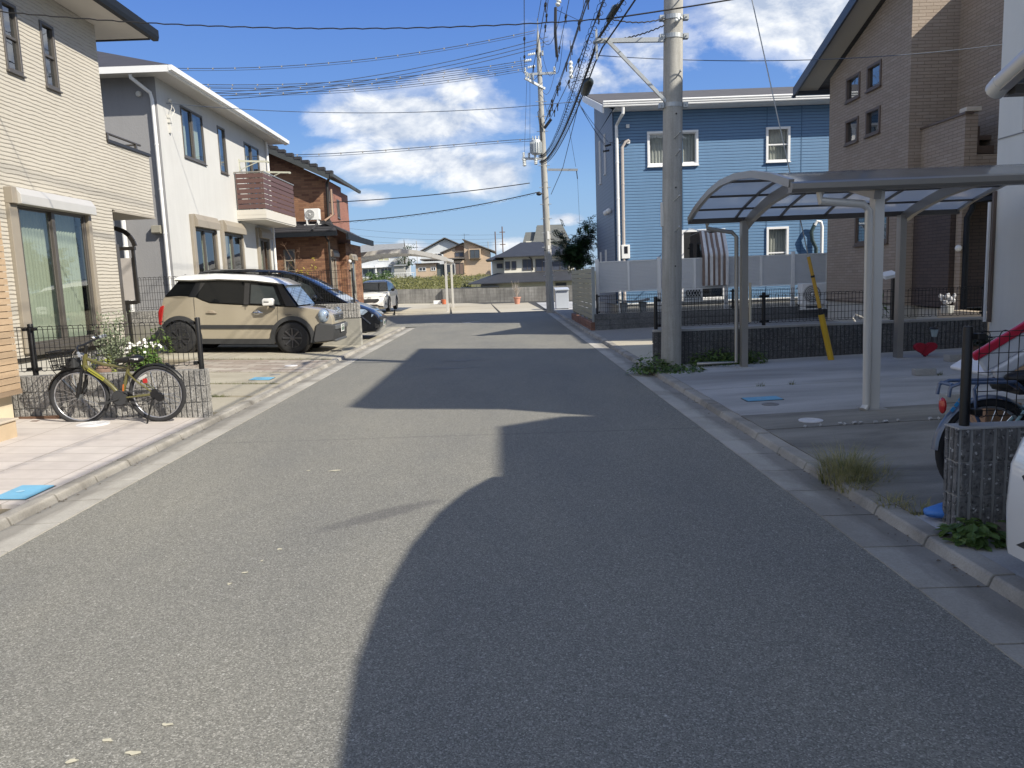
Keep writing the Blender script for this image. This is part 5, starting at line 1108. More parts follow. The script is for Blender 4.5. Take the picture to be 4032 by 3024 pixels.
# ============================================================ beyond the street
M_CBW = brickmat('old_concrete_block', [(.26, .25, .235), (.34, .33, .31), (.30, .29, .27)], (.22, .21, .195), .40, .20, .008, .9, .25, .5, .3, .5, 12)
t = thing('block_wall', 'long weathered concrete block wall closing the end of the street', 'wall', (-4, 50.5, 0)); w = MB(); n = 24; vs = []
for i in range(n+1):
    x = -18+26*i/n; y = 50.1-.1*(x-.55); zb = zf(x, 50)-.3; zt = zf(x, 50)+.94
    vs += [(x, y, zb), (x, y, zt), (x, y+.15, zt), (x, y+.15, zb)]
w.add(vs, [(4*i+a, 4*i+4+a, 4*i+4+(a+1) % 4, 4*i+(a+1) % 4) for i in range(n) for a in range(3)] + [(0, 1, 2, 3), (4*n+3, 4*n+2, 4*n+1, 4*n)]); w.build('blocks', M_CBW, t)
w = MB(); w.box(-3.92, -3.72, 50.25, 50.54, .0, 1.06); w.build('pier', M_CBW, t)
# rising terrain
def zt(x, y):
    a = max(0.0, min(1.0, (y-52)/26)); h = .55+1.45*a; k = max(0.0, min(1.0, (x+3.5)/3.0)); lo = -1.2+3.2*max(0, min(1, (y-66)/9)); return h*(1-k)+min(h, lo)*k
w = MB(); XS = [-120+i*4 for i in range(28)]+[-9+i*1.0 for i in range(22)]+[14+i*8 for i in range(14)]; YS = [51.3+i*1.5 for i in range(20)]+[84, 95, 120, 200, 420]; vs = [(x, y if j > 0 else 50.35-.1*(x-.55) if -18 < x < 8 else y, zt(x, y)-(.0)) for j, y in enumerate(YS) for x in XS]
nx = len(XS); w.add(vs, [(j*nx+i, j*nx+i+1, (j+1)*nx+i+1, (j+1)*nx+i) for j in range(len(YS)-1) for i in range(nx-1)]); w.build('terrain', M_EARTH, kind='structure', smooth='all')
# overgrown plot
M_FIELD = leafmat('field_weeds', [(.085, .095, .028), (.16, .165, .05), (.27, .25, .10)], .35)
rf = random.Random(9)
def clump(mb, x, y, z, r_, h, n, s, rg_):
    for _ in range(n):
        a = rg_.uniform(0, 2*pi); q = rg_.random()**.5; c = Vector((x+r_*q*cos(a), y+r_*q*sin(a), z+h*(1-.7*q*q)*rg_.uniform(.2, 1.0)))
        u = Vector((rg_.uniform(-1, 1), rg_.uniform(-1, 1), rg_.uniform(-.5, .9))).normalized()*s*rg_.uniform(.6, 1.5); v = u.orthogonal().normalized()*s*rg_.uniform(.3, .6)
        mb.add([c-u*.5, c+v*.5, c+u*.5, c-v*.5], [(0, 1, 2, 3)])
w = MB()
for _ in range(900):
    y = 51.6+26*rf.random()**1.6; x = rf.uniform(-19, -1.6+max(0, (58-y))*.12)
    clump(w, x, y, zt(x, y)-.08, rf.uniform(.3, .8), rf.uniform(.3, 1.0)*(1 if y < 66 else .6), 30, .2, rf)
w.build('field_weeds', M_FIELD, kind='stuff')
M_BUSH = leafmat('bush_leaf', [(.03, .06, .02), (.07, .12, .035), (.13, .19, .07)], .3)
w = MB()
for _ in range(26): clump(w, -9.3+rf.gauss(0, .45), 60+rf.gauss(0, .4), 1.3+rf.uniform(0, .9), .4, .45, 30, .2, rf)
w.build('bush', M_BUSH, label='tall green bush above the overgrown plot behind the white crossover', cat='bush')
w = MB()
for _ in range(14): clump(w, -12.3+rf.gauss(0, .3), 62+rf.gauss(0, .4), 1.3+rf.uniform(0, .4), .4, .4, 26, .2, rf)
w.build('bush', M_FIELD, label='yellow-green bush left of the white crossover, under the far carport', cat='bush')
M_PINE = leafmat('pine_leaf', [(.012, .03, .012), (.03, .06, .02)], .15)
w = MB()
for _ in range(20): clump(w, -10.3+rf.gauss(0, .55), 83+rf.gauss(0, .4), 3.2+abs(rf.gauss(0, 1.0)), .45, .5, 24, .22, rf)
w.build('tree_crown', M_PINE, tt := thing('garden_tree', 'small dark evergreen between the slate-roofed white house and the beige houses', 'tree', (-10.3, 83, 2)))
w = MB(); w.tube([(-10.3, 83, 1.9), (-10.4, 83, 3.2), (-10.2, 83, 5.0), (-10.3, 83, 6.1)], [.12, .1, .06, .02], 6); w.build('trunk', plain('dark_bark', (.06, .045, .03), .9), tt)

# far houses
M_FW = stucco('far_white_wall', (.60, .63, .66), 10, .1, .15); M_FB = bluesiding('far_beige_boards', (.52, .40, .29), (.42, .31, .22), .16, .08); M_FC = stucco('far_cream_wall', (.70, .67, .58), 14, .1, .06); M_FD = roofmat('navy_shingle', (.030, .034, .045), (.055, .06, .075), .09, bmp=.2); M_FSL = roofmat('grey_corrugated_slate', (.24, .25, .25), (.36, .36, .35), .12, bmp=.3)
M_FGL = plain('far_window_dark', (.05, .06, .075), .12, var=.4, scale=1.5, coat=.4); M_FGLB = plain('far_window_shutter', (.055, .065, .095), .4, var=.2, scale=2); M_FRF = roofmat('brown_grey_tile', (.10, .09, .085), (.17, .155, .145), .12, bmp=.3)
def fwin(house, x0, x1, z0, z1, y, glass=M_FGL, frame=M_FRAMEW, mull=1, fw=.05):
    f = MB(); f.box(x0-fw, x1+fw, y-.05, y-.002, z0-fw, z0); f.box(x0-fw, x1+fw, y-.05, y-.002, z1, z1+fw); f.box(x0-fw, x0, y-.05, y-.002, z0, z1); f.box(x1, x1+fw, y-.05, y-.002, z0, z1)
    for k in range(1, mull+1): x = x0+(x1-x0)*k/(mull+1); f.box(x-.025, x+.025, y-.045, y-.002, z0, z1)
    w_ = f.build('window', frame, house); g_ = MB(); g_.quad((x0, y-.02, z0), (x1, y-.02, z0), (x1, y-.02, z1), (x0, y-.02, z1)); g_.build('pane', glass, w_); return w_
# 1: grey slate roof
h1 = thing('house', 'old white house with a pale grey corrugated roof, far behind the carport', 'house', (-13, 88, 2))
w = MB(); w.box(-15.8, -10.75, 85, 91, 1.7, 5.0); w.poly([(-10.75, 85, 5.0), (-10.75, 91, 5.0), (-10.75, 88, 5.78)]); w.box(-11.9, -9.95, 84.0, 84.99, 1.7, 3.45); w.build('wall', M_FW, h1)
w = MB(); slope(w, (-16.1, 84.5, 4.92), (-10.45, 84.5, 4.92), (-10.9, 88, 5.86), (-15.6, 88, 5.86)); slope(w, (-16.1, 91.5, 4.92), (-10.45, 91.5, 4.92), (-10.9, 88, 5.86), (-15.6, 88, 5.86)); slope(w, (-12.1, 83.6, 3.46), (-9.7, 83.6, 3.46), (-10.1, 85, 4.15), (-11.6, 85, 4.15)); w.build('roof', M_FSL, h1)
fwin(h1, -13.4, -12.3, 4.05, 4.4, 85, plain('yellowish_blind', (.42, .42, .28), .6), M_FRAMEW); fwin(h1, -15.2, -14.0, 2.6, 3.2, 85); fwin(h1, -13.2, -12.1, 2.5, 3.2, 85, mull=2); fwin(h1, -11.2, -10.5, 2.3, 3.0, 84)
w = MB(); w.box(-15.4, -11.9, 84.3, 84.98, 3.3, 3.36); w.box(-13.75, -13.6, 84.4, 84.98, 1.9, 3.6); w.build('awning_ledge', M_WHITE, h1); w = MB(); w.box(-11.95, -11.6, 84.7, 84.98, 3.6, 3.95); w.build('condenser', M_WHITE, h1)
sh = thing('shed', 'small grey corrugated shed beside the old white house, far away', 'shed', (-10.6, 81, 2)); w = MB(); w.box(-11.1, -10.1, 80.2, 81.4, 1.6, 3.3); w.build('wall', bluesiding('grey_sheet', (.36, .36, .34), (.25, .25, .24), .3, .1), sh); w = MB(); slope(w, (-11.2, 80.0, 3.28), (-9.9, 80.0, 3.28), (-9.9, 81.6, 3.42), (-11.2, 81.6, 3.42), .04); w.build('roof', M_FSL, sh)
t = thing('railing', 'low white railing on the bank in front of the shed', 'railing', (-10, 79, 2)); w = MB(); w.tube([(-12.0, 79, 2.55), (-8.9, 79, 2.55)], .03, 5); w.tube([(-12.0, 79, 2.1), (-8.9, 79, 2.1)], .02, 5); w.build('rails', M_WHITE, t); w = MB()
for k in range(16): w.tube([(-12.0+.2*k, 79, 1.85), (-12.0+.2*k, 79, 2.55)], .018, 4)
w.build('balusters', M_WHITE, t)
# 2: beige
h2 = thing('house', 'beige boarded house with a steep one-sided roof and a bay window, far centre', 'house', (-3, 82, 2))
w = MB(); w.prism([(-3.85, 1.9), (-1.2, 1.9), (-1.2, 4.45), (-3.80, 5.62)], 'y', 80, 86); w.prism([(-6.0, 3.7), (-3.85, 3.7), (-3.85, 5.3), (-6.0, 4.5)], 'y', 80.4, 85); w.box(-5.9, -3.86, 79.6, 84, 1.8, 3.6); w.build('wall', M_FB, h2)
w = MB(); slope(w, (-3.95, 79.6, 5.68), (-.6, 79.6, 4.30), (-.6, 86.5, 4.30), (-3.95, 86.5, 5.68), .1); slope(w, (-6.3, 80.1, 4.42), (-3.86, 80.1, 5.36), (-3.86, 85.2, 5.36), (-6.3, 85.2, 4.42), .09); w.box(-8.3, -3.82, 79.2, 84, 3.75, 3.88); w.build('roof', M_FRF, h2)
w = MB(); w.box(-3.35, -2.1, 79.55, 79.998, 3.70, 4.72); w.build('bay', plain('beige_bay', (.50, .38, .27), .7), h2); fwin(h2, -3.15, -2.28, 3.82, 4.58, 79.545, frame=M_FRAMEG); fwin(h2, -4.75, -3.95, 4.05, 4.4, 80.4, M_FGLB, M_FRAMEG); fwin(h2, -5.65, -4.85, 2.2, 3.25, 79.6, M_FGL, M_FRAMEW); fwin(h2, -4.7, -3.95, 2.2, 3.3, 79.6, plain('brown_shoji', (.16, .11, .09), .6), M_FRAMEG)
w = MB(); w.box(-4.75, -3.9, 80.36, 80.398, 4.62, 5.1); w.build('loft_panel', plain('dark_brown_board', (.20, .12, .08), .7), h2)
h3 = thing('house', 'small flat-roofed beige annex with two little windows, far centre', 'house', (-7.8, 80, 2)); w = MB(); w.box(-8.85, -6.72, 79.8, 83, 1.75, 3.38); w.build('wall', M_FB, h3); w = MB(); w.box(-9.0, -6.6, 79.6, 83, 3.382, 3.46); w.build('roof', plain('brown_fascia', (.16, .09, .07), .6), h3); fwin(h3, -8.5, -7.85, 2.72, 3.0, 79.8); fwin(h3, -7.25, -6.85, 2.72, 3.0, 79.8); w = MB(); w.box(-6.7, -6.0, 79.9, 83, 1.75, 3.3); w.build('lean_to', bluesiding('dark_sheet', (.10, .12, .12), (.06, .07, .07), .2, .1), h3)
h4 = thing('house', 'white gabled house with a dark verge rising behind the beige houses', 'house', (-6.4, 92, 2)); w = MB(); w.prism([(-9.3, 1.9), (-3.6, 1.9), (-3.6, 5.05), (-6.45, 6.35), (-9.3, 5.0)], 'y', 90, 97); w.build('wall', M_FW, h4); w = MB(); slope(w, (-9.6, 89.5, 4.9), (-6.45, 89.5, 6.45), (-6.45, 97.5, 6.45), (-9.6, 97.5, 4.9), .1); slope(w, (-3.4, 89.5, 5.0), (-6.45, 89.5, 6.45), (-6.45, 97.5, 6.45), (-3.4, 97.5, 5.0), .1); w.build('roof', M_FRF, h4); fwin(h4, -7.9, -6.9, 4.4, 4.75, 90)
w = MB(); w.tube([(-4.2, 90, 5.4), (-4.2, 90, 6.9)], .02, 5); w.tube([(-4.9, 90, 6.75), (-3.6, 90, 6.75)], .015, 4)
for k in range(6): w.tube([(-4.8+.22*k, 89.8, 6.75), (-4.8+.22*k, 90.2, 6.75)], .012, 4)
w.build('antenna', M_DARKMETAL, h4)
# 5: white house with navy hip roofs
h5 = thing('house', 'white two-storey house with dark navy hip roofs behind the concrete wall', 'house', (2.5, 59, -1))
w = MB(); w.box(.15, 5.3, 57, 62.5, 1.3, 3.12); w.box(-.75, .149, 58.5, 62.5, 1.3, 2.98); w.box(-1.6, 6, 56.6, 63, -1.2, 1.36); w.build('wall', M_FC, h5)
def hip(mb, x0, x1, y0, y1, z0, zr_, rx0, rx1, ry): 
    v = [(x0, y0, z0), (x1, y0, z0), (x1, y1, z0), (x0, y1, z0), (x0, y0, z0+.06), (x1, y0, z0+.06), (x1, y1, z0+.06), (x0, y1, z0+.06), (rx0, ry, zr_), (rx1, ry, zr_)]
    mb.add(v, [(3, 2, 1, 0), (0, 1, 5, 4), (1, 2, 6, 5), (2, 3, 7, 6), (3, 0, 4, 7), (4, 5, 9, 8), (5, 6, 9), (6, 7, 8, 9), (7, 4, 8)])
w = MB(); hip(w, -.48, 5.9, 56.4, 63.1, 3.08, 4.25, 1.5, 3.0, 59.7); hip(w, -1.2, 1.2, 58.1, 63.0, 2.95, 3.6, 0.2, 1.0, 60.5); w.build('roof', M_FD, h5)
w = MB(); v = [(-2.5, 55.7, 1.30), (6.6, 55.7, 1.30), (6.6, 57, 1.95), (.1, 57, 1.97), (-.4, 58.6, 2.0), (-2.5, 63, 1.3)]; w.add(v+[(x, y, z-.07) for x, y, z in v], [(0, 1, 2, 3), (0, 3, 4), (0, 4, 5), (0, 6, 7, 1), (0, 5, 11, 6), (6, 11, 10, 9, 8, 7)]); w.build('lower_roof', M_FD, h5)
w = MB(); w.box(-4.0, -.3, 54.5, 57, .98, 1.04); w.build('porch_roof', M_FD, h5); w = MB(); w.tube([(-.3, 54.6, -1.2), (-.3, 54.6, .98)], .05, 6); w.tube([(-3.9, 54.6, -.5), (-3.9, 54.6, .98)], .05, 6); w.build('porch_posts', M_DARKMETAL, h5)
fwin(h5, -.35, .0, 2.4, 2.65, 58.5, M_FGLB, M_FRAMEG, 0); fwin(h5, .28, .55, 2.25, 2.75, 57, M_FGLB, M_FRAMEG, 0); fwin(h5, .75, 1.0, 2.25, 2.75, 57, M_FGLB, M_FRAMEG, 0); fwin(h5, 1.55, 2.15, 2.15, 2.85, 57, M_FGLB, M_FRAMEG); fwin(h5, 2.5, 3.4, 2.0, 2.85, 57, M_FGLB, M_FRAMEG); fwin(h5, 3.7, 4.8, 2.05, 2.7, 57, M_FGLB, M_FRAMEG); fwin(h5, 3.9, 4.6, .6, 1.05, 56.6, M_FGLB, M_FRAMEG)
pipe(h5, [(2.0, 56.9, 3.05), (2.2, 56.95, 2.9), (2.25, 56.95, 2.1)], .04, M_DARKMETAL)
h6 = thing('house', 'house with a tall steep grey tiled roof behind the navy-roofed house', 'house', (4.5, 77, 1)); w = MB(); w.box(2.4, 6.4, 76, 80, 1, 5.1); w.build('wall', M_FC, h6); w = MB(); slope(w, (3.1, 75.6, 4.9), (6.7, 75.6, 4.9), (6.1, 77.2, 6.6), (3.6, 77.2, 6.6)); slope(w, (2.1, 76.2, 4.9), (3.3, 76.2, 4.9), (3.5, 77.4, 5.97), (2.45, 77.4, 5.97)); w.box(3.6, 6.1, 77.2, 79, 5, 6.6); w.build('roof', roofmat('grey_steep_tile', (.10, .105, .10), (.17, .175, .165), .14), h6)
# far carport
def milky():
    m, nt, b, pos = newmat('milky_roof_panel'); setc(nt, b, mixc(nt, noise(nt, pos, 1.5, 4), (.52, .52, .50), (.66, .66, .63))); b.inputs['Roughness'].default_value = .4
    t_ = nt.nodes.new('ShaderNodeBsdfTranslucent'); t_.inputs[0].default_value = (.62, .63, .62, 1); mx = nt.nodes.new('ShaderNodeMixShader'); mx.inputs[0].default_value = .5
    nt.links.new(b.outputs[0], mx.inputs[1]); nt.links.new(t_.outputs[0], mx.inputs[2]); nt.links.new(mx.outputs[0], nt.nodes['Material Output'].inputs[0]); return m
M_MILK = milky()
FCP = thing('carport', 'pale arched carport with a bowed roof at the far left end of the street', 'carport', (-5.4, 40, .1))
prof = [(-8.08, 2.74), (-7.4, 2.90), (-6.6, 3.03), (-5.8, 3.11), (-5.0, 3.12), (-4.2, 3.03), (-3.4, 2.85), (-2.68, 2.62)]
w = MB(); vs = []
for x, z in prof: vs += [(x, 38, z), (x, 43, z)]
w.add(vs, [(2*i, 2*i+1, 2*i+3, 2*i+2) for i in range(len(prof)-1)]); w.build('roof_panel', M_MILK, FCP, smooth='all')
for y in (38.0, 43.0):
    w = MB()
    for a, b_ in zip(prof, prof[1:]): w.bar((a[0], y, a[1]-.05), (b_[0], y, b_[1]-.05), .08, .20)
    w.build('end_frame', M_ALUL, FCP)
w = MB()
for k in range(6):
    for a, b_ in zip(prof, prof[1:]): w.bar((a[0], 38.7+.75*k, a[1]-.02), (b_[0], 38.7+.75*k, b_[1]-.02), .04, .05)
for x, z in prof[1:-1]: w.box(x-.03, x+.03, 38.05, 42.95, z-.07, z-.02)
w.build('ribs', M_ALUL, FCP)
for x, y in ((-2.78, 38.3), (-2.78, 42.6), (-7.95, 38.3), (-7.95, 42.6)): w = MB(); w.box(x-.055, x+.055, y-.06, y+.06, -.02, 2.7); w.build('post', M_ALUL, FCP, bevel=.01)
w = MB(); w.box(-2.75, -2.66, 38, 43, 2.52, 2.62); w.box(-8.12, -8.03, 38, 43, 2.62, 2.74); w.build('side_beam', M_ALUL, FCP)
# bits by the far wall
M_TERR = plain('terracotta', (.50, .24, .17), .7, var=.1)
t = thing('potted_shrub', 'bare leafless shrub in a terracotta pot before the far concrete wall', 'potted plant', (.82, 46, .02)); w = MB(); w.lathe([(.14, .02), (.20, .38), (.235, .38), (.235, .44), (.20, .44), (.19, .40), (.001, .40)], (.82, 46, 0), 18); w.build('pot', M_TERR, t, smooth=True); w = MB()
for k in range(30):
    a = rf.uniform(0, 2*pi); h = rf.uniform(.5, 1.0); r_ = rf.uniform(.1, .34); p1 = (.82+r_*.35*cos(a), 46+r_*.3*sin(a), .42+h*.45); p2 = (.82+r_*cos(a), 46+r_*sin(a), .42+h); w.tube([(.82+rf.uniform(-.03, .03), 46, .4), p1, p2], [.014, .009, .004], 4)
    for _ in range(3): q = Vector(p1).lerp(Vector(p2), rf.uniform(.2, .9)); w.tube([q, q+Vector((rf.uniform(-.12, .12), rf.uniform(-.1, .1), rf.uniform(.05, .2)))], .004, 3)
w.build('branches', plain('grey_twigs', (.42, .37, .32), .9), t)
t = thing('planter', 'small white planter at the foot of the far wall', 'planter', (-4.15, 48.8, .1)); w = MB(); w.box(-4.4, -3.98, 48.7, 49.0, zf(-4, 49), zf(-4, 49)+.24); w.build('box', M_WHITE, t, bevel=.01); w = MB(); w.box(-4.38, -4.0, 48.72, 48.98, zf(-4, 49)+.2, zf(-4, 49)+.243); w.build('soil', M_SOIL, t)
w = MB(); w.lathe([(.13, 0), (.17, .27), (.18, .27), (.18, .30), (.15, .30), (.001, .27)], (-3.72, 48.6, zf(-3.7, 48.6)), 16); w.build('flower_pot', plain('orange_red_pot', (.52, .15, .07), .6), smooth=True, label='orange-red flower pot next to the white planter by the far wall', cat='flower pot')
t = thing('storage_box', 'light grey outdoor storage box right of the far utility pole', 'storage box', (2.75, 36.3, .03)); w = MB(); w.prism([(36.0, .06), (36.7, .06), (36.7, .98), (36.05, .90)], 'x', 2.45, 3.05); w.build('body', plain('grey_box_paint', (.42, .45, .50), .4, var=.05), t, bevel=.01); w = MB(); slope(w, (2.42, 35.95, .90), (3.08, 35.95, .90), (3.08, 36.75, .99), (2.42, 36.75, .99), .04); w.build('lid', plain('grey_lid', (.50, .53, .57), .4), t)
for x in (2.5, 3.0): w = MB(); w.box(x-.03, x+.03, 36.05, 36.65, .03, .06); w.build('foot', M_DARKMETAL, t)
# tree by the blue house
TR = thing('garden_tree', 'dark green broadleaf tree beside the blue house, behind the olive slat fence', 'tree', (2.85, 30, .05))
rt_ = random.Random(17); w = MB(); tips = []
w.tube([(2.85, 30, 0), (2.88, 30, .8), (2.95, 30.02, 1.5), (2.9, 30, 2.0)], [.07, .06, .05, .04], 8)
for k in range(24):
    a = rt_.uniform(0, 2*pi); e = Vector((2.83+.78*cos(a)*rt_.uniform(.5, 1), 30+.7*sin(a)*rt_.uniform(.4, 1), 2.0+rt_.uniform(.1, 1.45))); b0 = Vector((2.92, 30.0, rt_.uniform(1.5, 2.0))); m_ = b0.lerp(e, .5)+Vector((0, 0, .12)); w.tube([b0, m_, e], [.03, .018, .006], 5); tips += [e, m_, m_.lerp(e, .5)]
w.build('trunk', plain('grey_bark', (.11, .095, .075), .9, var=.3, scale=20), TR)
M_TLEAF = leafmat('glossy_tree_leaf', [(.012, .032, .014), (.028, .065, .024), (.06, .115, .04)], .18, .35)
w = MB()
for tip in tips:
    for _ in range(15):
        c0 = tip+Vector((rt_.gauss(0, .14), rt_.gauss(0, .14), rt_.gauss(0, .11))); d = Vector((rt_.uniform(-1, 1), rt_.uniform(-1, 1), rt_.uniform(-.6, .35))).normalized(); L = rt_.uniform(.22, .40); sd = d.cross(Vector((0, 0, 1))).normalized()
        for j in range(6):     # compound leaf: paired leaflets
            p_ = c0+d*(L*j/6)
            for s in (-1, 1):
                q = p_+sd*s*.085*rt_.uniform(.8, 1.2)+Vector((0, 0, rt_.uniform(-.03, .02))); w.add([p_, (p_+q)/2+d*.03, q, (p_+q)/2-d*.03], [(0, 1, 2, 3)])
w.build('crown', M_TLEAF, TR)
# bare garden tree with a few yellow leaves before the brick house
t = thing('garden_tree', 'nearly bare young tree with a few yellow leaves before the brick house', 'tree', (-8.6, 30.6, .3)); w = MB(); lf = []
for bx_ in (-9.05, -8.55, -8.1):
    w.tube([(bx_, 30.6, .2), (bx_+.05, 30.6, 1.6), (bx_-.03, 30.6, 2.4)], [.035, .025, .015], 5)
    for k in range(10):
        z = rt_.uniform(1.6, 2.5); e = Vector((bx_+rt_.uniform(-.45, .45), 30.6+rt_.uniform(-.3, .3), z+rt_.uniform(.2, .75))); w.tube([(bx_, 30.6, z), e], [.012, .004], 4); lf.append(e)
        for _ in range(3): w.tube([e, e+Vector((rt_.uniform(-.18, .18), 0, rt_.uniform(-.02, .2)))], .004, 3)
w.build('trunk', plain('reddish_twig', (.22, .14, .09), .9), t); w = MB()
for (x, z, n_) in ((-9.1, 2.15, 60), (-8.98, 2.55, 26), (-7.75, 2.05, 44), (-7.35, 2.35, 20), (-7.95, 2.0, 20)):
    clump(w, x, 30.4, z-.3, .22, .6, n_, .1, rf)
w.build('leaves', leafmat('yellow_leaf', [(.25, .22, .03), (.5, .42, .05), (.6, .5, .08)], .4), t)
# ============================================================ vehicles
def carpaint(name, c, rough=.28, metal=.0, coat=1.0):
    m, nt, b, pos = newmat(name); n = noise(nt, pos, 2.2, 5, .6)
    setc(nt, b, mixc(nt, n, tuple(x*.96 for x in c), tuple(min(1, x*1.03) for x in c))); b.inputs['Roughness'].default_value = rough; b.inputs['Metallic'].default_value = metal; b.inputs['Coat Weight'].default_value = coat; b.inputs['Coat Roughness'].default_value = .04
    return m
M_BEIGE = carpaint('beige_paint', (.385, .34, .26), .22, .15); M_CWHITE = carpaint('white_paint', (.78, .78, .76)); M_CBLACK = carpaint('black_paint', (.010, .011, .014), .2)
M_PLAST = plain('grey_black_plastic', (.035, .036, .038), .6, var=.12); M_PLASTG = plain('dark_grey_bumper', (.10, .105, .11), .45, var=.1)
M_TYRE = plain('tyre_rubber', (.022, .022, .024), .85, var=.3, scale=12); M_RIM = plain('black_alloy', (.11, .11, .12), .28, .7, .15); M_RIMS = plain('silver_alloy', (.5, .5, .52), .3, .8, .1)
M_CGLASS = plain('tinted_car_glass', (.006, .007, .008), .04, var=.2, scale=3, spec=.35); M_CGLASSL = plain('clear_car_glass', (.035, .042, .044), .04, var=.35, scale=4)
M_CHROME = plain('chrome', (.62, .63, .65), .12, 1.0, .05); M_LAMP = plain('headlamp_lens', (.36, .44, .54), .06, .4, .5, 30, coat=1.0); M_REDL = plain('red_lamp', (.42, .02, .02), .15, var=.1, coat=.6); M_PLATE = plain('number_plate', (.70, .70, .68), .4, var=.04); M_INKG = plain('plate_ink', (.03, .09, .05), .5); M_SEAM = plain('panel_gap', (.02, .018, .016), .8)
def shell(mb, outline, hw, ring=.04, shrink=.022):
    """extrude a side outline across the car with softened edges; hw(x, z) = half width"""
    n = len(outline); cxm = sum(p[0] for p in outline)/n; czm = sum(p[1] for p in outline)/n
    def inn(i):
        p = Vector(outline[i]); a = Vector(outline[i-1]); b = Vector(outline[(i+1) % n]); t = (b-a)
        if t.length < 1e-6: return p
        t.normalize(); nn = Vector((-t.y, t.x)); return p + nn*shrink
    # orientation
    ar = sum(outline[i][0]*outline[(i+1) % n][1]-outline[(i+1) % n][0]*outline[i][1] for i in range(n)); sg = 1 if ar > 0 else -1
    ins = [Vector(outline[i]) + (inn(i)-Vector(outline[i]))*sg for i in range(n)]
    vs = []
    for (src, k) in ((ins, -1), (outline, -1+ring), (outline, 1-ring), (ins, 1)):
        for p in src: vs.append((p[0], k*hw(p[0], p[1]), p[1]))
    fs = [tuple(range(n-1, -1, -1)), tuple(3*n+i for i in range(n))]
    for r_ in range(3):
        for i in range(n): fs.append((r_*n+i, r_*n+(i+1) % n, (r_+1)*n+(i+1) % n, (r_+1)*n+i))
    if sg < 0: fs = [tuple(reversed(f)) for f in fs]
    return mb.add(vs, fs)
def arc(cx_, cz, r_, a0, a1, n=10): return [(cx_+r_*cos(rad(a0+(a1-a0)*i/n)), cz+r_*sin(rad(a0+(a1-a0)*i/n))) for i in range(n+1)]
def wheel(car, x, y, R, wd, side, mat=None, spokes=8, rr=.66):
    mb = MB(); h = wd/2; mb.lathe([(R*rr, -h*.9), (R*.86, -h), (R*.97, -h*.82), (R, -h*.5), (R, h*.5), (R*.97, h*.82), (R*.86, h), (R*rr, h*.9)], (x, y, R), 32, 'y')
    t = mb.build('wheel', M_TYRE, car, smooth=True)
    q = MB(); yo = y+side*h*.55
    q.lathe([(R*rr+.004, y-side*h*.9), (R*rr+.004, y+side*h*.85), (R*rr*.93, y+side*h*.92), (R*rr*.90, yo-side*.05), (.001, yo-side*.06)], (x, 0, R), 32, 'y')
    for k in range(spokes):
        a = 2*pi*k/spokes; c, s = cos(a), sin(a)
        q.bar((x+c*R*.10, yo+side*.03, R+s*R*.10), (x+c*R*rr*.95, yo+side*.045, R+s*R*rr*.95), R*.085, .03, (0, 1, 0))
    q.lathe([(R*.16, yo), (R*.15, yo+side*.055), (.001, yo+side*.06)], (x, 0, R), 14, 'y')
    q.build('rim', mat or M_RIM, t, smooth=True); return t
def sideflat(mb, pts, yv, d):
    """thin plate following a side outline at y = yv, thickness d outward"""
    mb.prism(pts, 'y', min(yv, yv+d), max(yv, yv+d)); return mb
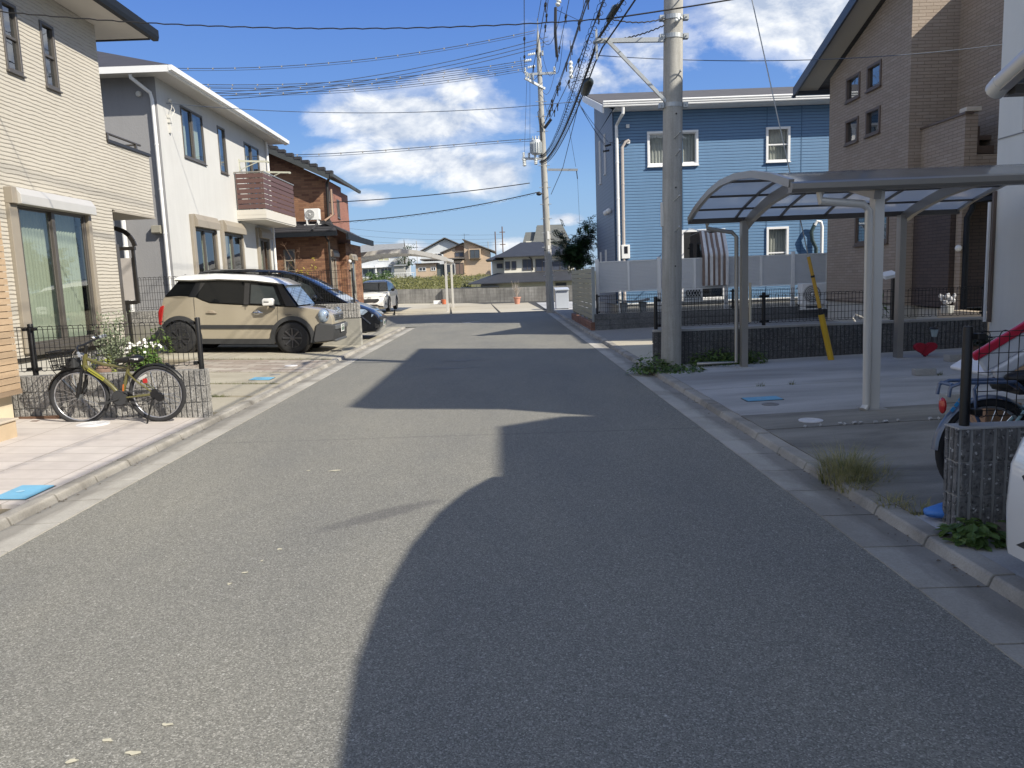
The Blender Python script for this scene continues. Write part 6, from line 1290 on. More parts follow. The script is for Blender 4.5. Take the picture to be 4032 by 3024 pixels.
# ---- beige compact SUV
def beige_car():
    t = thing('parked_car', 'beige boxy compact SUV with a white roof and black wheel arches', 'car', (-7.43, 17.335, zl(-7.43)-.004), group='parked cars', local=True); t.rotation_euler = (0, .04, 0)
    W2 = .80
    def hw(x, z):
        k = W2
        if x > 3.0: k -= .16*((x-3.0)/.75)**2
        if x < .35: k -= .10*((.35-x)/.35)**2
        if z > .62: k -= .055*(z-.62)/.4
        if z < .35: k -= .02
        return k
    o = [(.10, .30), (.015, .42), (.0, .70), (.02, .95), (.09, 1.16), (.13, 1.215)] + [(.45, 1.22), (.78, 1.205), (.95, 1.13), (1.12, 1.075), (1.6, 1.05), (2.2, 1.03), (2.7, 1.01), (3.0, 1.0), (3.15, .985), (3.4, .945), (3.58, .89), (3.67, .82), (3.70, .74), (3.72, .5), (3.70, .32), (3.55, .22), (3.31, .21)]
    o += arc(2.87, .33, .395, -15, 195, 14) + [(2.45, .21), (.95, .21)] + arc(.47, .33, .395, -15, 195, 14)[:-1]
    mb = MB(); shell(mb, o, hw, .05, .02); mb.build('body', M_BEIGE, t, smooth=True)
    # cabin glass
    def hg(x, z): return .775-.16*(z-1.0)/.5
    g = [(.14, 1.215), (.45, 1.225), (.78, 1.21), (.95, 1.135), (1.12, 1.08), (1.6, 1.055), (2.2, 1.035), (2.98, 1.0), (2.86, 1.17), (2.70, 1.40), (2.6, 1.49), (1.5, 1.56), (.42, 1.55)]
    mb = MB(); shell(mb, g, hg, .03, .012); mb.build('windows', M_CGLASS, t, smooth=True)
    for s in (-1, 1):
        q = MB(); y = lambda x, z: s*(hg(x, z)+.003)
        def flat(pts, d=.004): n_ = len(pts); q.add([(x, y(x, z), z) for x, z in pts]+[(x, y(x, z)+s*d, z) for x, z in pts], [tuple(range(n_)), tuple(range(2*n_-1, n_-1, -1))]+[(i, (i+1) % n_, n_+(i+1) % n_, n_+i) for i in range(n_)])
        flat([(1.98, 1.07), (2.62, 1.045), (2.45, 1.43), (1.98, 1.47)]); q.build('door_glass', M_CGLASSL, t)
        for pp, dd in (([(1.84, 1.045), (1.95, 1.04), (1.95, 1.50), (1.84, 1.51)], .008), ([(.66, 1.21), (.80, 1.2), (1.0, 1.50), (.80, 1.51)], .006), ([(2.74, 1.015), (2.98, 1.0), (2.62, 1.47), (2.52, 1.48)], .008)):
            q = MB(); flat(pp, dd); q.build('pillar', M_CBLACK, t)
    mb = MB(); zb, zt = .0, 0
    mb.quad((2.995, -.70, 1.03), (2.995, .70, 1.03), (2.66, .61, 1.475), (2.66, -.61, 1.475)); mb.build('windshield', plain('windshield_glass', (.10, .15, .21), .04, var=.3, scale=3, coat=.8), t)
    # roof
    def hr(x, z): return .715-.10*max(0, z-1.52)/.16
    r_ = [(.36, 1.535), (.33, 1.60), (.45, 1.665), (1.2, 1.70), (2.0, 1.675), (2.45, 1.60), (2.74, 1.465), (2.70, 1.445), (2.55, 1.475), (2.0, 1.53), (1.3, 1.555), (.75, 1.53)]
    mb = MB(); shell(mb, r_, hr, .12, .03); mb.build('roof', M_CWHITE, t, smooth=True)
    mb = MB(); mb.prism([(.62, 1.685), (.80, 1.695), (.66, 1.745)], 'y', -.02, .02); mb.build('aerial', M_PLAST, t)
    # cladding
    for s in (-1, 1):
        for cx_ in (.47, 2.87):
            q = MB(); A = arc(cx_, .33, .475, -14, 194, 16); Bq = arc(cx_, .33, .388, -14, 194, 16); n_ = len(A); vs = []
            for ring, off in ((A, .012), (Bq, .02), (Bq, -.10)):
                for (x, z) in ring: vs.append((x, s*(hw(min(max(x, .1), 3.6), z)+off), z))
            q.add(vs, [(r2*n_+i, r2*n_+i+1, (r2+1)*n_+i+1, (r2+1)*n_+i) for r2 in range(2) for i in range(n_-1)]); q.build('arch_cladding', M_PLAST, t, smooth=True)
            q = MB(); q.lathe([(.385, s*.50), (.385, s*.74)], (cx_, 0, .33), 24, 'y'); q.build('wheel_well', M_SEAM, t)
        q = MB(); yv = s*(hw(1.7, .5)+.002)
        q.box(.86, 2.48, min(yv, yv+s*.014), max(yv, yv+s*.014), .53, .61); q.box(.86, 2.48, min(yv, yv+s*.012), max(yv, yv+s*.012), .205, .315)
        q.add([(.86, yv, .315), (.94, yv, .315), (.90, yv, .53), (.86, yv, .53), (.86, yv+s*.012, .315), (.94, yv+s*.012, .315), (.90, yv+s*.012, .53), (.86, yv+s*.012, .53)], [(4, 5, 6, 7), (1, 2, 6, 5)])
        q.add([(2.40, yv, .315), (2.48, yv, .315), (2.48, yv, .53), (2.44, yv, .53), (2.40, yv+s*.012, .315), (2.48, yv+s*.012, .315), (2.48, yv+s*.012, .53), (2.44, yv+s*.012, .53)], [(4, 5, 6, 7), (0, 3, 7, 4)])
        q.build('sill_cladding', M_PLAST, t)
        q = MB(); 
        for xs, z0, z1 in ((1.865, .32, 1.04), (2.56, .62, 1.0), (.80, .78, 1.19)):
            yv2 = lambda z: s*(hw(xs, z)+.0015)
            q.add([(xs-.004, yv2(z0), z0), (xs+.004, yv2(z0), z0), (xs+.004+(-.03 if xs < 1 else 0), yv2(z1), z1), (xs-.004+(-.03 if xs < 1 else 0), yv2(z1), z1)], [(0, 1, 2, 3)])
        q.build('door_gaps', M_SEAM, t)
        for xh in (1.05, 2.02):
            q = MB(); yh = s*(hw(xh, .86)+.012); q.sph((xh+.10, s*hw(xh, .87), .87), (.085, .012, .05), 12, 6); q.tube([(xh, yh, .865), (xh+.05, yh+s*.014, .872), (xh+.18, yh+s*.014, .868), (xh+.22, yh, .862)], .013, 6); q.build('door_handle', M_CHROME if xh > 2 else plain('handle_beige', (.30, .25, .19), .3, coat=.5), t, smooth=True)
        q = MB(); q.prism([(2.30, 1.02), (2.52, 1.03), (2.54, 1.16), (2.50, 1.185), (2.32, 1.18), (2.29, 1.14)], 'y', *sorted((s*.86, s*.98))); mr = q.build('wing_mirror', M_CWHITE, t, bevel=.03, seg=3)
        q = MB(); q.bar((2.48, s*.70, 1.0), (2.44, s*.88, 1.02), .06, .07); q.box(2.335, 2.44, *sorted((s*.975, s*.984)), 1.095, 1.115); q.build('mirror_stem', M_PLAST, mr)
        q = MB(); q.lathe([(.15, 0), (.145, .05), (.115, .09), (.05, .115), (.001, .118)], (0, 0, 0), 20, 'x')
        q.v = [(3.50+x*.8-(s*y_*.55), s*.655+y_*.62+s*x*.75, .80+z) for x, y_, z in q.v]; hl = q.build('headlight', M_LAMP, t, smooth=True)
        q = MB(); q.tube([(3.52-s*.55*.145*sin(2*pi*i/20)+.02, s*(.655+.015)+.62*.145*sin(2*pi*i/20), .80+.145*cos(2*pi*i/20)) for i in range(20)], .013, 5, closed=True); q.sph((3.60, s*.72, .80), (.035, .045, .06), 10, 6); q.build('lamp_ring', M_CHROME, hl)
        q = MB(); q.prism([(.0, .62), (.05, .60), (.10, .9), (.13, 1.02), (.06, 1.0), (.01, .9)], 'y', *sorted((s*.66, s*.745))); q.build('tail_light', M_REDL, t, bevel=.01)
    mb = MB(); mb.box(3.655, 3.715, -.44, .44, .68, .83); gr = mb.build('grille', M_PLASTG, t, bevel=.015)
    mb = MB()
    for k in range(3): mb.box(3.71, 3.722, -.41, .41, .70+k*.042, .725+k*.042)
    mb.build('grille_bars', M_PLAST, gr)
    mb = MB(); mb.lathe([(.045, 3.722), (.04, 3.732), (.001, 3.733)], (0, 0, .755), 14, 'x'); mb.build('emblem', M_CHROME, gr)
    mb = MB(); shell(mb, [(3.34, .22), (3.7, .25), (3.745, .35), (3.75, .58), (3.72, .62), (3.45, .66), (3.36, .60), (3.30, .3)], lambda x, z: .815-.17*max(0, (x-3.3)/.45)**2, .06, .03); bp = mb.build('front_bumper', M_PLAST, t, smooth=True)
    mb = MB(); mb.box(3.70, 3.775, -.62, .62, .50, .60); mb.box(3.68, 3.765, -.55, .55, .235, .29); mb.build('bumper_bar', M_PLASTG, bp, bevel=.02, seg=3)
    mb = MB(); shell(mb, [(.0, .28), (.02, .22), (.2, .22), (.1, .58), (-.02, .56)], lambda x, z: .79, .06, .02); mb.build('rear_bumper', M_PLAST, t, smooth=True)
    mb = MB(); mb.box(3.777, 3.784, -.165, .165, .43, .595); pl = mb.build('number_plate', M_PLATE, t, bevel=.004)
    mb = MB(); mb.box(3.785, 3.787, -.09, .09, .555, .58)
    for k, x in enumerate((-.12, -.06, .02, .08)): mb.box(3.785, 3.787, x, x+.04, .455, .535)
    mb.build('plate_characters', M_INKG, pl)
    for x in (.47, 2.87):
        for s in (-1, 1): wheel(t, x, s*.72, .335, .2, s, None, 8, .64)
    mb = MB(); mb.box(.3, 3.4, -.66, .66, .2, .3); mb.build('underbody', M_SEAM, t)
    mb = MB()
    for y in (-.3, .3): mb.tube([(2.98, y, 1.035), (2.95, y+.35, 1.06), ], .008, 5)
    mb.build('wipers', M_PLAST, t); mb = MB(); mb.box(2.72, 2.724, -.58, -.5, 1.37, 1.42); mb.build('sticker', M_PLATE, t)
    mb = MB(); mb.box(2.72, 2.86, -.005-hw(2.8, .83), .0-hw(2.8, .83)-.001, .828, .842); mb.build('badge', M_CHROME, t)
beige_car()
# ---- black minivan
def black_van():
    t = thing('parked_car', 'black minivan with a sloping windshield parked behind the grey wall', 'minivan', (-7.95, 21.0, zl(-7.95)-.004), group='parked cars', local=True); t.rotation_euler = (0, .04, 0); L = 4.68
    W2 = .85
    def hw(x, z):
        k = W2
        if x > 3.9: k -= .30*((x-3.9)/.8)**2
        if x < .3: k -= .08*((.3-x)/.3)**2
        return k
    o = [(.12, .3), (.02, .5), (0, 1.0), (.06, 1.12), (1.0, 1.10), (2.4, 1.05), (3.3, 1.02), (3.75, .98), (4.1, .90), (4.4, .78), (4.58, .64), (4.66, .5), (4.66, .34), (4.55, .2), (4.15, .19)]
    o += arc(3.72, .32, .37, -15, 195, 14) + [(3.3, .19), (1.15, .19)] + arc(.78, .32, .37, -15, 195, 14)[:-1] + [(.35, .22)]
    mb = MB(); shell(mb, o, hw, .06, .03); mb.build('body', M_CBLACK, t, smooth=True)
    def hg(x, z): return .82-.17*(z-1.05)/.7
    g = [(.07, 1.12), (1.0, 1.105), (2.4, 1.055), (3.3, 1.025), (3.85, .97), (3.55, 1.15), (3.1, 1.42), (2.65, 1.62), (2.3, 1.72), (.25, 1.76)]
    mb = MB(); shell(mb, g, hg, .03, .012); mb.build('windows', M_CGLASS, t, smooth=True)
    def hr(x, z): return .665-.10*max(0, z-1.72)/.1
    r_ = [(.05, 1.74), (.08, 1.80), (.4, 1.835), (1.3, 1.85), (2.1, 1.81), (2.6, 1.69), (2.95, 1.52), (3.3, 1.325), (3.27, 1.30), (2.9, 1.50), (2.5, 1.66), (2.0, 1.74), (.3, 1.76)]
    mb = MB(); shell(mb, r_, hr, .1, .02); mb.build('roof', M_CBLACK, t, smooth=True)
    mb = MB(); mb.quad((3.78, -.72, 1.02), (3.78, .72, 1.02), (2.75, .63, 1.605), (2.75, -.63, 1.605)); mb.build('windshield', plain('van_windshield', (.09, .14, .22), .04, var=.3, scale=2, coat=.8), t)
    for s in (-1, 1):
        q = MB(); f = lambda x, z: (x, s*(hg(x, z)+.004), z)
        q.add([f(2.55, 1.1), f(3.1, 1.075), f(2.9, 1.40), f(2.55, 1.55)], [(0, 1, 2, 3)]); q.build('door_glass', M_CGLASSL, t)
        for a, b, ww in ((f(3.2, 1.07), f(2.85, 1.48), .05), (f(2.45, 1.07), f(2.45, 1.62), .07), (f(1.2, 1.1), f(1.2, 1.7), .05)):
            q = MB(); q.bar(a, b, ww, .015, (0, 1, 0)); q.build('pillar', M_CBLACK, t)
        q = MB(); q.sph((3.05, s*.96, 1.1), (.07, .09, .09), 12, 8); q.build('wing_mirror', M_CBLACK, t, smooth=True)
        q = MB(); vs = [(4.05, .83), (4.3, .80), (4.5, .66), (4.45, .60), (4.15, .68)]; q.add([(x, s*(hw(x, z)*.99+.004), z) for x, z in vs]+[(x-.02, s*(hw(x, z)*.80), z+.012) for x, z in vs], [(0, 1, 2, 3, 4), (0, 1, 6, 5), (1, 2, 7, 6), (2, 3, 8, 7)]); q.build('headlight', M_LAMP, t)
        q = MB(); q.bar((4.05, s*hw(4.05, .7)*1.005, .76), (4.42, s*hw(4.42, .6)*1.005, .42), .04, .03); q.build('chrome_strip', M_CHROME, t)
        q = MB(); q.prism([(4.3, .3), (4.62, .32), (4.62, .40), (4.45, .46)], 'y', *sorted((s*.45, s*.66))); q.build('lower_grille', M_PLAST, t)
    mb = MB(); mb.box(4.5, 4.668, -.45, .45, .50, .60); mb.build('grille', M_PLAST, t, bevel=.02); mb = MB(); mb.box(4.64, 4.676, -.5, .5, .445, .47); mb.build('grille_bar', M_CHROME, t)
    mb = MB(); mb.box(4.672, 4.68, -.165, .165, .36, .525); pl = mb.build('number_plate', M_PLATE, t)
    mb = MB()
    for x in (-.12, -.06, .02, .08): mb.box(4.681, 4.683, x, x+.04, .385, .465)
    mb.build('plate_characters', M_INKG, pl)
    for x in (.78, 3.72):
        for s in (-1, 1): wheel(t, x, s*.76, .32, .2, s, M_RIMS, 5, .66)
    mb = MB(); mb.box(.3, 4.3, -.7, .7, .18, .3); mb.build('underbody', M_SEAM, t)
black_van()
# ---- white crossover, front view
def white_car(label, cat, loc, rz, kind=0):
    t = thing('parked_car', label, cat, loc, rz, group='parked cars', local=True)
    W2 = .865
    def hw(x, z):
        k = W2
        if x > 3.4: k -= .22*((x-3.4)/.75)**2
        if z > .75: k -= .06*(z-.75)/.3
        return k
    o = [(.12, .32), (.02, .5), (.0, .8), (.08, 1.05), (.4, 1.1), (1.6, 1.05), (2.6, 1.02), (3.1, 1.0), (3.5, .95), (3.85, .86), (4.05, .74), (4.13, .62), (4.15, .42), (4.13, .22), (3.98, .14), (3.75, .17)]
    o += arc(3.32, .34, .39, -17, 197, 14) + [(2.9, .19), (1.1, .19)] + arc(.72, .34, .39, -17, 197, 14)[:-1] + [(.3, .24)]
    mb = MB(); shell(mb, o, hw, .07, .035); mb.build('body', M_CWHITE, t, smooth=True)
    def hg(x, z): return .80-.20*(z-1.0)/.5
    g = [(.1, 1.06), (.4, 1.1), (1.6, 1.055), (2.6, 1.025), (3.12, 1.0), (2.85, 1.15), (2.4, 1.40), (2.1, 1.5), (.7, 1.5), (.35, 1.3)]
    mb = MB(); shell(mb, g, hg, .03, .015); mb.build('windows', M_CGLASS, t, smooth=True)
    def hr(x, z): return .60-.1*max(0, z-1.5)/.08
    mb = MB(); shell(mb, [(.45, 1.48), (.6, 1.555), (1.3, 1.585), (1.9, 1.56), (2.35, 1.45), (2.32, 1.425), (2.05, 1.5), (.7, 1.5)], hr, .15, .02); mb.build('roof', plain('grey_roof_paint', (.17, .19, .21), .3, var=.06, coat=.6) if kind == 0 else M_CWHITE, t, smooth=True)
    mb = MB(); mb.quad((3.06, -.70, 1.035), (3.06, .70, 1.035), (2.38, .585, 1.425), (2.38, -.585, 1.425)); mb.build('windshield', plain('dark_windshield', (.022, .026, .03), .05, var=.3, scale=3, coat=.6), t)
    for s in (-1, 1):
        q = MB(); q.bar((3.07, s*.745, 1.03), (2.36, s*.61, 1.44), .06, .04); q.build('pillar', M_PLASTG, t)
        q = MB(); q.sph((2.75, s*.97, 1.06), (.06, .10, .075), 12, 8); q.box(2.7, 2.78, *sorted((s*.8, s*.95)), 1.01, 1.04); q.build('wing_mirror', M_PLAST, t, smooth=True)
        q = MB(); q.add([(3.60, s*.80, .86), (3.93, s*.60, .78), (4.02, s*.46, .735), (3.97, s*.56, .70), (3.75, s*.75, .73), (3.63, s*.81, .80)], [(0, 1, 2, 3, 4, 5)]); q.v = [(x+.045, y+s*.02, z) for x, y, z in q.v]; h = q.build('headlight', plain('smoked_lamp', (.07, .08, .09), .08, .2, .3, 30, coat=1.0), t)
        q = MB(); q.bar((3.69, s*.81, .83), (4.04, s*.52, .745), .02, .012); q.build('running_light', M_WHITE, h)
        q = MB(); q.prism([(3.78, .60), (3.90, .58), (3.93, .36), (3.86, .34)], 'y', *sorted((s*.70, s*.772))); q.build('side_vent', M_PLAST, t)
        if kind == 0: q = MB(); q.prism([(3.9, .19), (4.17, .24), (4.165, .30), (3.95, .34)], 'y', *sorted((s*.42, s*.66))); q.build('fog_lamp_recess', M_PLAST, t)
        for cx_ in ((.72, 3.32) if kind == 0 else ()):
            q = MB(); A = arc(cx_, .34, .45, -14, 194, 14); Bq = arc(cx_, .34, .385, -14, 194, 14); n_ = len(A); vs = []
            for ring, off in ((A, .010), (Bq, .014), (Bq, -.1)):
                for (x, z) in ring: vs.append((x, s*(hw(min(max(x, .1), 3.8), z)+off), z))
            q.add(vs, [(r2*n_+i, r2*n_+i+1, (r2+1)*n_+i+1, (r2+1)*n_+i) for r2 in range(2) for i in range(n_-1)]); q.build('arch_cladding', M_PLAST, t, smooth=True)
    mb = MB(); mb.add([(4.165, -.50, .60), (4.165, .50, .60), (4.172, .42, .52), (4.175, .3, .48), (4.175, -.3, .48), (4.172, -.42, .52), (4.13, -.42, .66), (4.13, .42, .66)], [(0, 1, 2, 3, 4, 5), (0, 6, 7, 1)]); mb.build('grille', M_PLAST, t)
    mb = MB(); mb.add([(4.175, -.5, .30), (4.175, .5, .30), (4.172, .36, .39), (4.172, -.36, .39)], [(0, 1, 2, 3)]); mb.build('lower_intake', M_PLAST, t)
    mb = MB(); mb.tube([(4.145, .075*cos(2*pi*i/16), .70+.05*sin(2*pi*i/16)) for i in range(16)], .010, 5, closed=True); mb.tube([(4.148, .03*cos(2*pi*i/12), .70+.05*sin(2*pi*i/12)) for i in range(12)], .008, 5, closed=True); mb.build('emblem', M_PLASTG, t)
    mb = MB(); mb.box(4.178, 4.184, -.165, .165, .395, .47); mb.build('number_plate', M_PLATE, t)
    for x in (.72, 3.32):
        for s in (-1, 1): wheel(t, x, s*.77, .335, .2, s, M_RIMS, 5, .66)
    mb = MB(); mb.box(.3, 3.9, -.7, .7, .18, .3); mb.build('underbody', M_SEAM, t)
    return t
white_car('white crossover with a grey roof seen from the front under the far carport', 'car', (-6.57, 42.2, .14), -pi/2)
white_car('white car whose front bumper edge shows at the right border of the view', 'car', (6.31, 2.62, .0), pi, 1)

# ============================================================ bicycles
def bicycle(t, wb, R, fm, tm, rimm, rear_first=True, kids=True, fender=None, turn=.5):
    """local x: rear hub 0, front hub wb, z up; mounted parts are children of t"""
    fr = Vector((wb, 0, R)); rr_ = Vector((0, 0, R))
    def whl(c, ang, name):
        ca, sa = cos(ang), sin(ang); X = Vector((ca, sa, 0)); 
        P = lambda a, r_, yo=0.0: c + X*(r_*cos(a)) + Vector((0, 0, r_*sin(a))) + Vector((-sa, ca, 0))*yo
        q = MB(); q.tube([P(2*pi*i/40, R-.021) for i in range(40)], .025, 8, closed=True); w_ = q.build(name, tm, t, smooth='all')
        q = MB(); q.tube([P(2*pi*i/40, R-.047) for i in range(40)], .010, 6, closed=True); q.build('rim', rimm, w_, smooth='all')
        q = MB()
        for k in range(28):
            a = 2*pi*k/28; q.tube([P(a+.5*(-1)**k, .022, .02*(-1)**k), P(a, R-.05)], .0014, 3, cap=False)
        q.build('spokes', M_CHROME, w_); q = MB(); q.tube([P(0, 0, -.045), P(0, 0, .045)], .022, 10); q.build('hub', M_PLASTG, w_, smooth=True)
        if fender:
            a0, a1 = fender; q = MB(); n = 16; vs = []
            for i in range(n+1):
                a = rad(a0+(a1-a0)*i/n)
                for yo, dr in ((-.028, -.012), (-.015, .004), (0, .008), (.015, .004), (.028, -.012)): vs.append(P(a, R+.018+dr, yo))
            q.add(vs, [(5*i+j, 5*i+j+1, 5*i+6+j, 5*i+5+j) for i in range(n) for j in range(4)]); q.build('fender', fender_mat, w_, smooth='all')
        return w_
    return whl, fr, rr_
fender_mat = M_BLACKF
M_OLIVEP = carpaint('olive_paint', (.105, .095, .022)); M_YEL = plain('yellow_decal', (.34, .33, .04), .6); M_GREYG = plain('grey_grip', (.25, .27, .30), .7)
# olive electric-assist style bicycle: nose to the left
t = thing('bicycle', 'olive green bicycle with a black wire front basket, leaning beside the ribbed block wall', 'bicycle', (-3.88, 8.50, zl(-3.88)+.002), rotz=pi, local=True)
R_ = .315; wb = .86
whl, FH, RH = bicycle(t, wb, R_, None, M_TYRE, M_RIMS, fender=(35, 150))
whl(RH, 0, 'wheel'); ffl = (15, 125)
whl2, _, _ = bicycle(t, wb, R_, None, M_TYRE, M_RIMS, fender=(15, 128)); whl2(FH, .10, 'wheel')
q = MB(); BB = Vector((.40, 0, R_-.03)); HT = Vector((wb-.10, 0, .76)); HB = Vector((wb-.085, 0, .64)); STp = Vector((.30, 0, .62))
q.tube([HB+Vector((.0, 0, .02)), (.60, 0, .52), (.50, 0, .42), (.43, 0, .33), BB], [.026, .026, .026, .026, .026], 10); q.tube([HT-Vector((0, 0, .02)), (.55, 0, .66), STp], .018, 10); q.tube([BB, STp+Vector((-.02, 0, .03))], .02, 10)
for s in (-1, 1): q.tube([BB+Vector((0, s*.04, 0)), RH+Vector((0, s*.06, 0))], .010, 8); q.tube([(.30, s*.02, .56), (.20, s*.05, .47), RH+Vector((0, s*.06, 0))], .010, 8)
q.tube([HB-Vector((.0, 0, .03)), HT+Vector((-.01, 0, .03))], .026, 10); fr_ = q.build('frame', M_OLIVEP, t, smooth=True)
q = MB(); d = (Vector((.52, 0, .455))-HB).normalized(); a = HB+d*.06+Vector((0, .026, .015)); b_ = HB+d*.26+Vector((0, .026, .01)); q.bar(a, b_, .004, .036, (0, 0, 1)); dc = q.build('decal', M_YEL, fr_)
q = MB()
for k in range(9): p_ = a+(b_-a)*((k+.6)/9.6); q.obox(p_+Vector((0, .004, 0)), (.004, .002, .024), 0, .62, 0); 
q.build('lettering', M_BLACKF, dc)
q = MB(); q.bar(BB+Vector((-.03, .022, .05)), BB+Vector((-.045, .022, .15)), .022, .01, (1, 0, 0)); q.build('orange_decal', plain('orange_decal', (.5, .14, .03), .5), fr_)
q = MB()
for s in (-1, 1): q.tube([FH+Vector((0, s*.06, 0)), (wb-.05, s*.06, .45), (wb-.075, s*.05, .60)], [.018, .022, .016], 8); q.tube([(wb-.02, s*.06, .36), (wb-.048, s*.06, .47)], .026, 8)
q.tube([(wb-.075, -.06, .61), (wb-.075, .06, .61)], .02, 8); q.tube([HB, HT+Vector((-.02, 0, .10))], .014, 8); q.build('fork', M_BLACKF, t, smooth=True)
q = MB(); st_ = HT+Vector((-.03, 0, .10)); q.tube([HT, st_, st_+Vector((.0, 0, .02))], .02, 8)
hb = [(-.02, -.30, .19), (.0, -.2, .16), (.03, -.05, .12), (.03, .05, .12), (-.03, .2, .10), (-.10, .30, .06)]
q.tube([HT+Vector(p) for p in hb], .013, 8); q.build('handlebar', M_BLACKF, t, smooth=True)
for (a, b_) in (((-.02, -.30, .19), (-.055, -.39, .20)), ((-.10, .30, .06), (-.15, .37, .04))): q = MB(); q.tube([HT+Vector(a), HT+Vector(b_)], .018, 8); q.build('grip', M_GREYG, t, smooth=True)
q = MB(); q.sph(HT+Vector((.0, -.22, .19)), (.03, .03, .022), 10, 6); q.sph(HT+Vector((.02, .02, .02)), (.035, .03, .03), 8, 6); q.tube([HT+Vector((.02, -.15, .14)), HT+Vector((.08, -.2, .06)), HT+Vector((.06, -.02, -.03)), HT+Vector((0, .0, -.1))], .005, 5); q.tube([HT+Vector((-.02, .18, .1)), HT+Vector((.06, .12, .04)), HT+Vector((.05, .02, -.03))], .005, 5); q.build('bell_and_cables', M_CHROME, t)
# basket
q = MB(); x0, x1, y0, y1, z0, z1 = wb+.0, wb+.23, -.15, .15, .63, .83
def rim(z, f, dx=0.0): 
    cxm, w_, h_ = (x0+x1)/2+dx, (x1-x0)/2*f, (y1-y0)/2*f; return [(cxm-w_, -h_, z), (cxm+w_, -h_, z), (cxm+w_, h_, z), (cxm-w_, h_, z)]
for zz, f in ((z0, .78), (z0+.05, .84), (z0+.10, .90), (z0+.15, .96), (z1, 1.02)): q.tube(rim(zz+0, f, .0), .0045 if zz < z1 else .007, 5, closed=True)
lo, hi = rim(z0, .78), rim(z1, 1.02)
for e in range(4):
    for k in range(7):
        a = Vector(lo[e]).lerp(Vector(lo[(e+1) % 4]), k/7); b_ = Vector(hi[e]).lerp(Vector(hi[(e+1) % 4]), k/7); q.tube([a, b_], .003, 4)
for k in range(7): q.tube([Vector(lo[0]).lerp(Vector(lo[1]), k/6), Vector(lo[3]).lerp(Vector(lo[2]), k/6)], .003, 4)
bk = q.build('basket', M_BLACKF, t); q = MB(); q.box(x0-.02, x0+.08, -.07, .07, .64, .75); q.build('battery_lock_box', M_PLAST, bk, bevel=.012)
q = MB(); q.bar((wb-.06, 0, .64), (x0+.18, 0, .655), .02, .02); q.bar((wb+.0, .06, R_), (x0+.25, .07, .66), .006, .006); q.bar((wb, -.06, R_), (x0+.25, -.07, .66), .006, .006); q.build('basket_stay', M_BLACKF, bk)
q = MB(); q.sph((.28, 0, .705), (.13, .07, .035), 14, 8); q.sph((.20, 0, .71), (.085, .095, .045), 14, 8); q.sph((.37, 0, .70), (.07, .04, .03), 12, 6); sd = q.build('saddle', M_BLACKF, t, smooth='all'); q = MB(); q.tube([(.292, 0, .60), (.275, 0, .69)], .014, 8); q.build('seat_post', M_BLACKF, sd)
q = MB()
for k in range(6): q.obox((.14+k*.016, .0925-.0015*k, .715), (.009, .004, .018), 0, 0, .1)
q.build('saddle_lettering', M_WHITE, sd)
q = MB(); q.lathe([(.085, -.05), (.09, -.03), (.09, .03), (.085, .05)], (BB.x+.01, 0, BB.z), 20, 'y'); q.lathe([(.075, .055), (.075, .06)], (BB.x+.0, 0, BB.z), 20, 'y'); q.tube([BB+Vector((0, .07, 0)), BB+Vector((.14, .07, -.04))], .010, 6); q.box(BB.x+.11, BB.x+.19, .075, .15, BB.z-.05, BB.z-.025); q.bar(BB+Vector((-.02, .055, .07)), RH+Vector((0, .055, .05)), .012, .012); q.bar(BB+Vector((-.02, .055, -.06)), RH+Vector((0, .055, -.05)), .012, .012); q.build('drive_unit', M_PLAST, t, smooth=True)
q = MB(); q.lathe([(.055, .03), (.06, .055), (.05, .07)], (0, 0, R_), 16, 'y'); q.lathe([(.05, .072), (.045, .10)], (-.055, 0, R_-.03), 12, 'y'); q.build('gear_hub', M_BLACKF, t)
q = MB(); q.tube([(.03, .07, R_-.04), (.09, .13, .0)], .010, 6); q.tube([(.03, .07, R_-.04), (.06, .075, R_-.16)], .008, 6); q.build('kickstand', M_BLACKF, t)
q = MB(); q.tube([RH+Vector((0, .06, 0)), (-.16, .03, R_+.30)], .004, 4); q.tube([(-.12, .0, R_+.335), (-.22, 0, R_+.27)], .012, 6); q.sph((-.2, 0, R_+.30), .018, 8, 6); q.build('fender_stay', M_BLACKF, t)
q = MB(); q.obox((.12, .01, R_+.15), (.05, .004, .05)); q.build('reflector', M_REDL, t); q = MB(); q.obox((.14, .012, R_+.19), (.10, .004, .03), 0, .5, 0); q.build('chain_guard_label', M_ALUL, t)
# light blue child's bicycle behind the near wall: tail to the left
M_LBLUE = carpaint('pale_teal_paint', (.30, .47, .50)); M_NAVY = carpaint('navy_metal', (.06, .10, .19), .4); fender_mat = carpaint('slate_blue_fender', (.075, .105, .165), .4)
t = thing('bicycle', 'pale blue bicycle with a navy rear carrier, half hidden behind the speckled block wall', 'bicycle', (2.865, 4.50, zr(2.86)+.002), local=True); R_ = .305
whl, FH, RH = bicycle(t, .98, R_, None, M_TYRE, M_RIMS, fender=(20, 178)); w_ = whl(RH, .03, 'wheel'); whl3, _, _ = bicycle(t, .98, R_, None, M_TYRE, M_RIMS, fender=(10, 150)); whl3(FH, -.1, 'wheel')
q = MB(); BB = Vector((.40, 0, .27)); ST = Vector((.27, 0, .60)); HD = Vector((.83, 0, .62))
q.tube([HD, (.6, 0, .42), BB], .026, 10); q.tube([BB, ST], .018, 10); q.tube([HD+Vector((-.02, 0, .1)), HD+Vector((.02, 0, -.05))], .022, 10)
for s in (-1, 1): q.tube([RH+Vector((0, s*.05, 0)), (.12, s*.04, .42), ST], .010, 8); q.tube([RH+Vector((0, s*.05, 0)), BB], .010, 8); q.tube([FH+Vector((0, s*.05, 0)), HD+Vector((0.0, s*.03, -.06))], .012, 8)
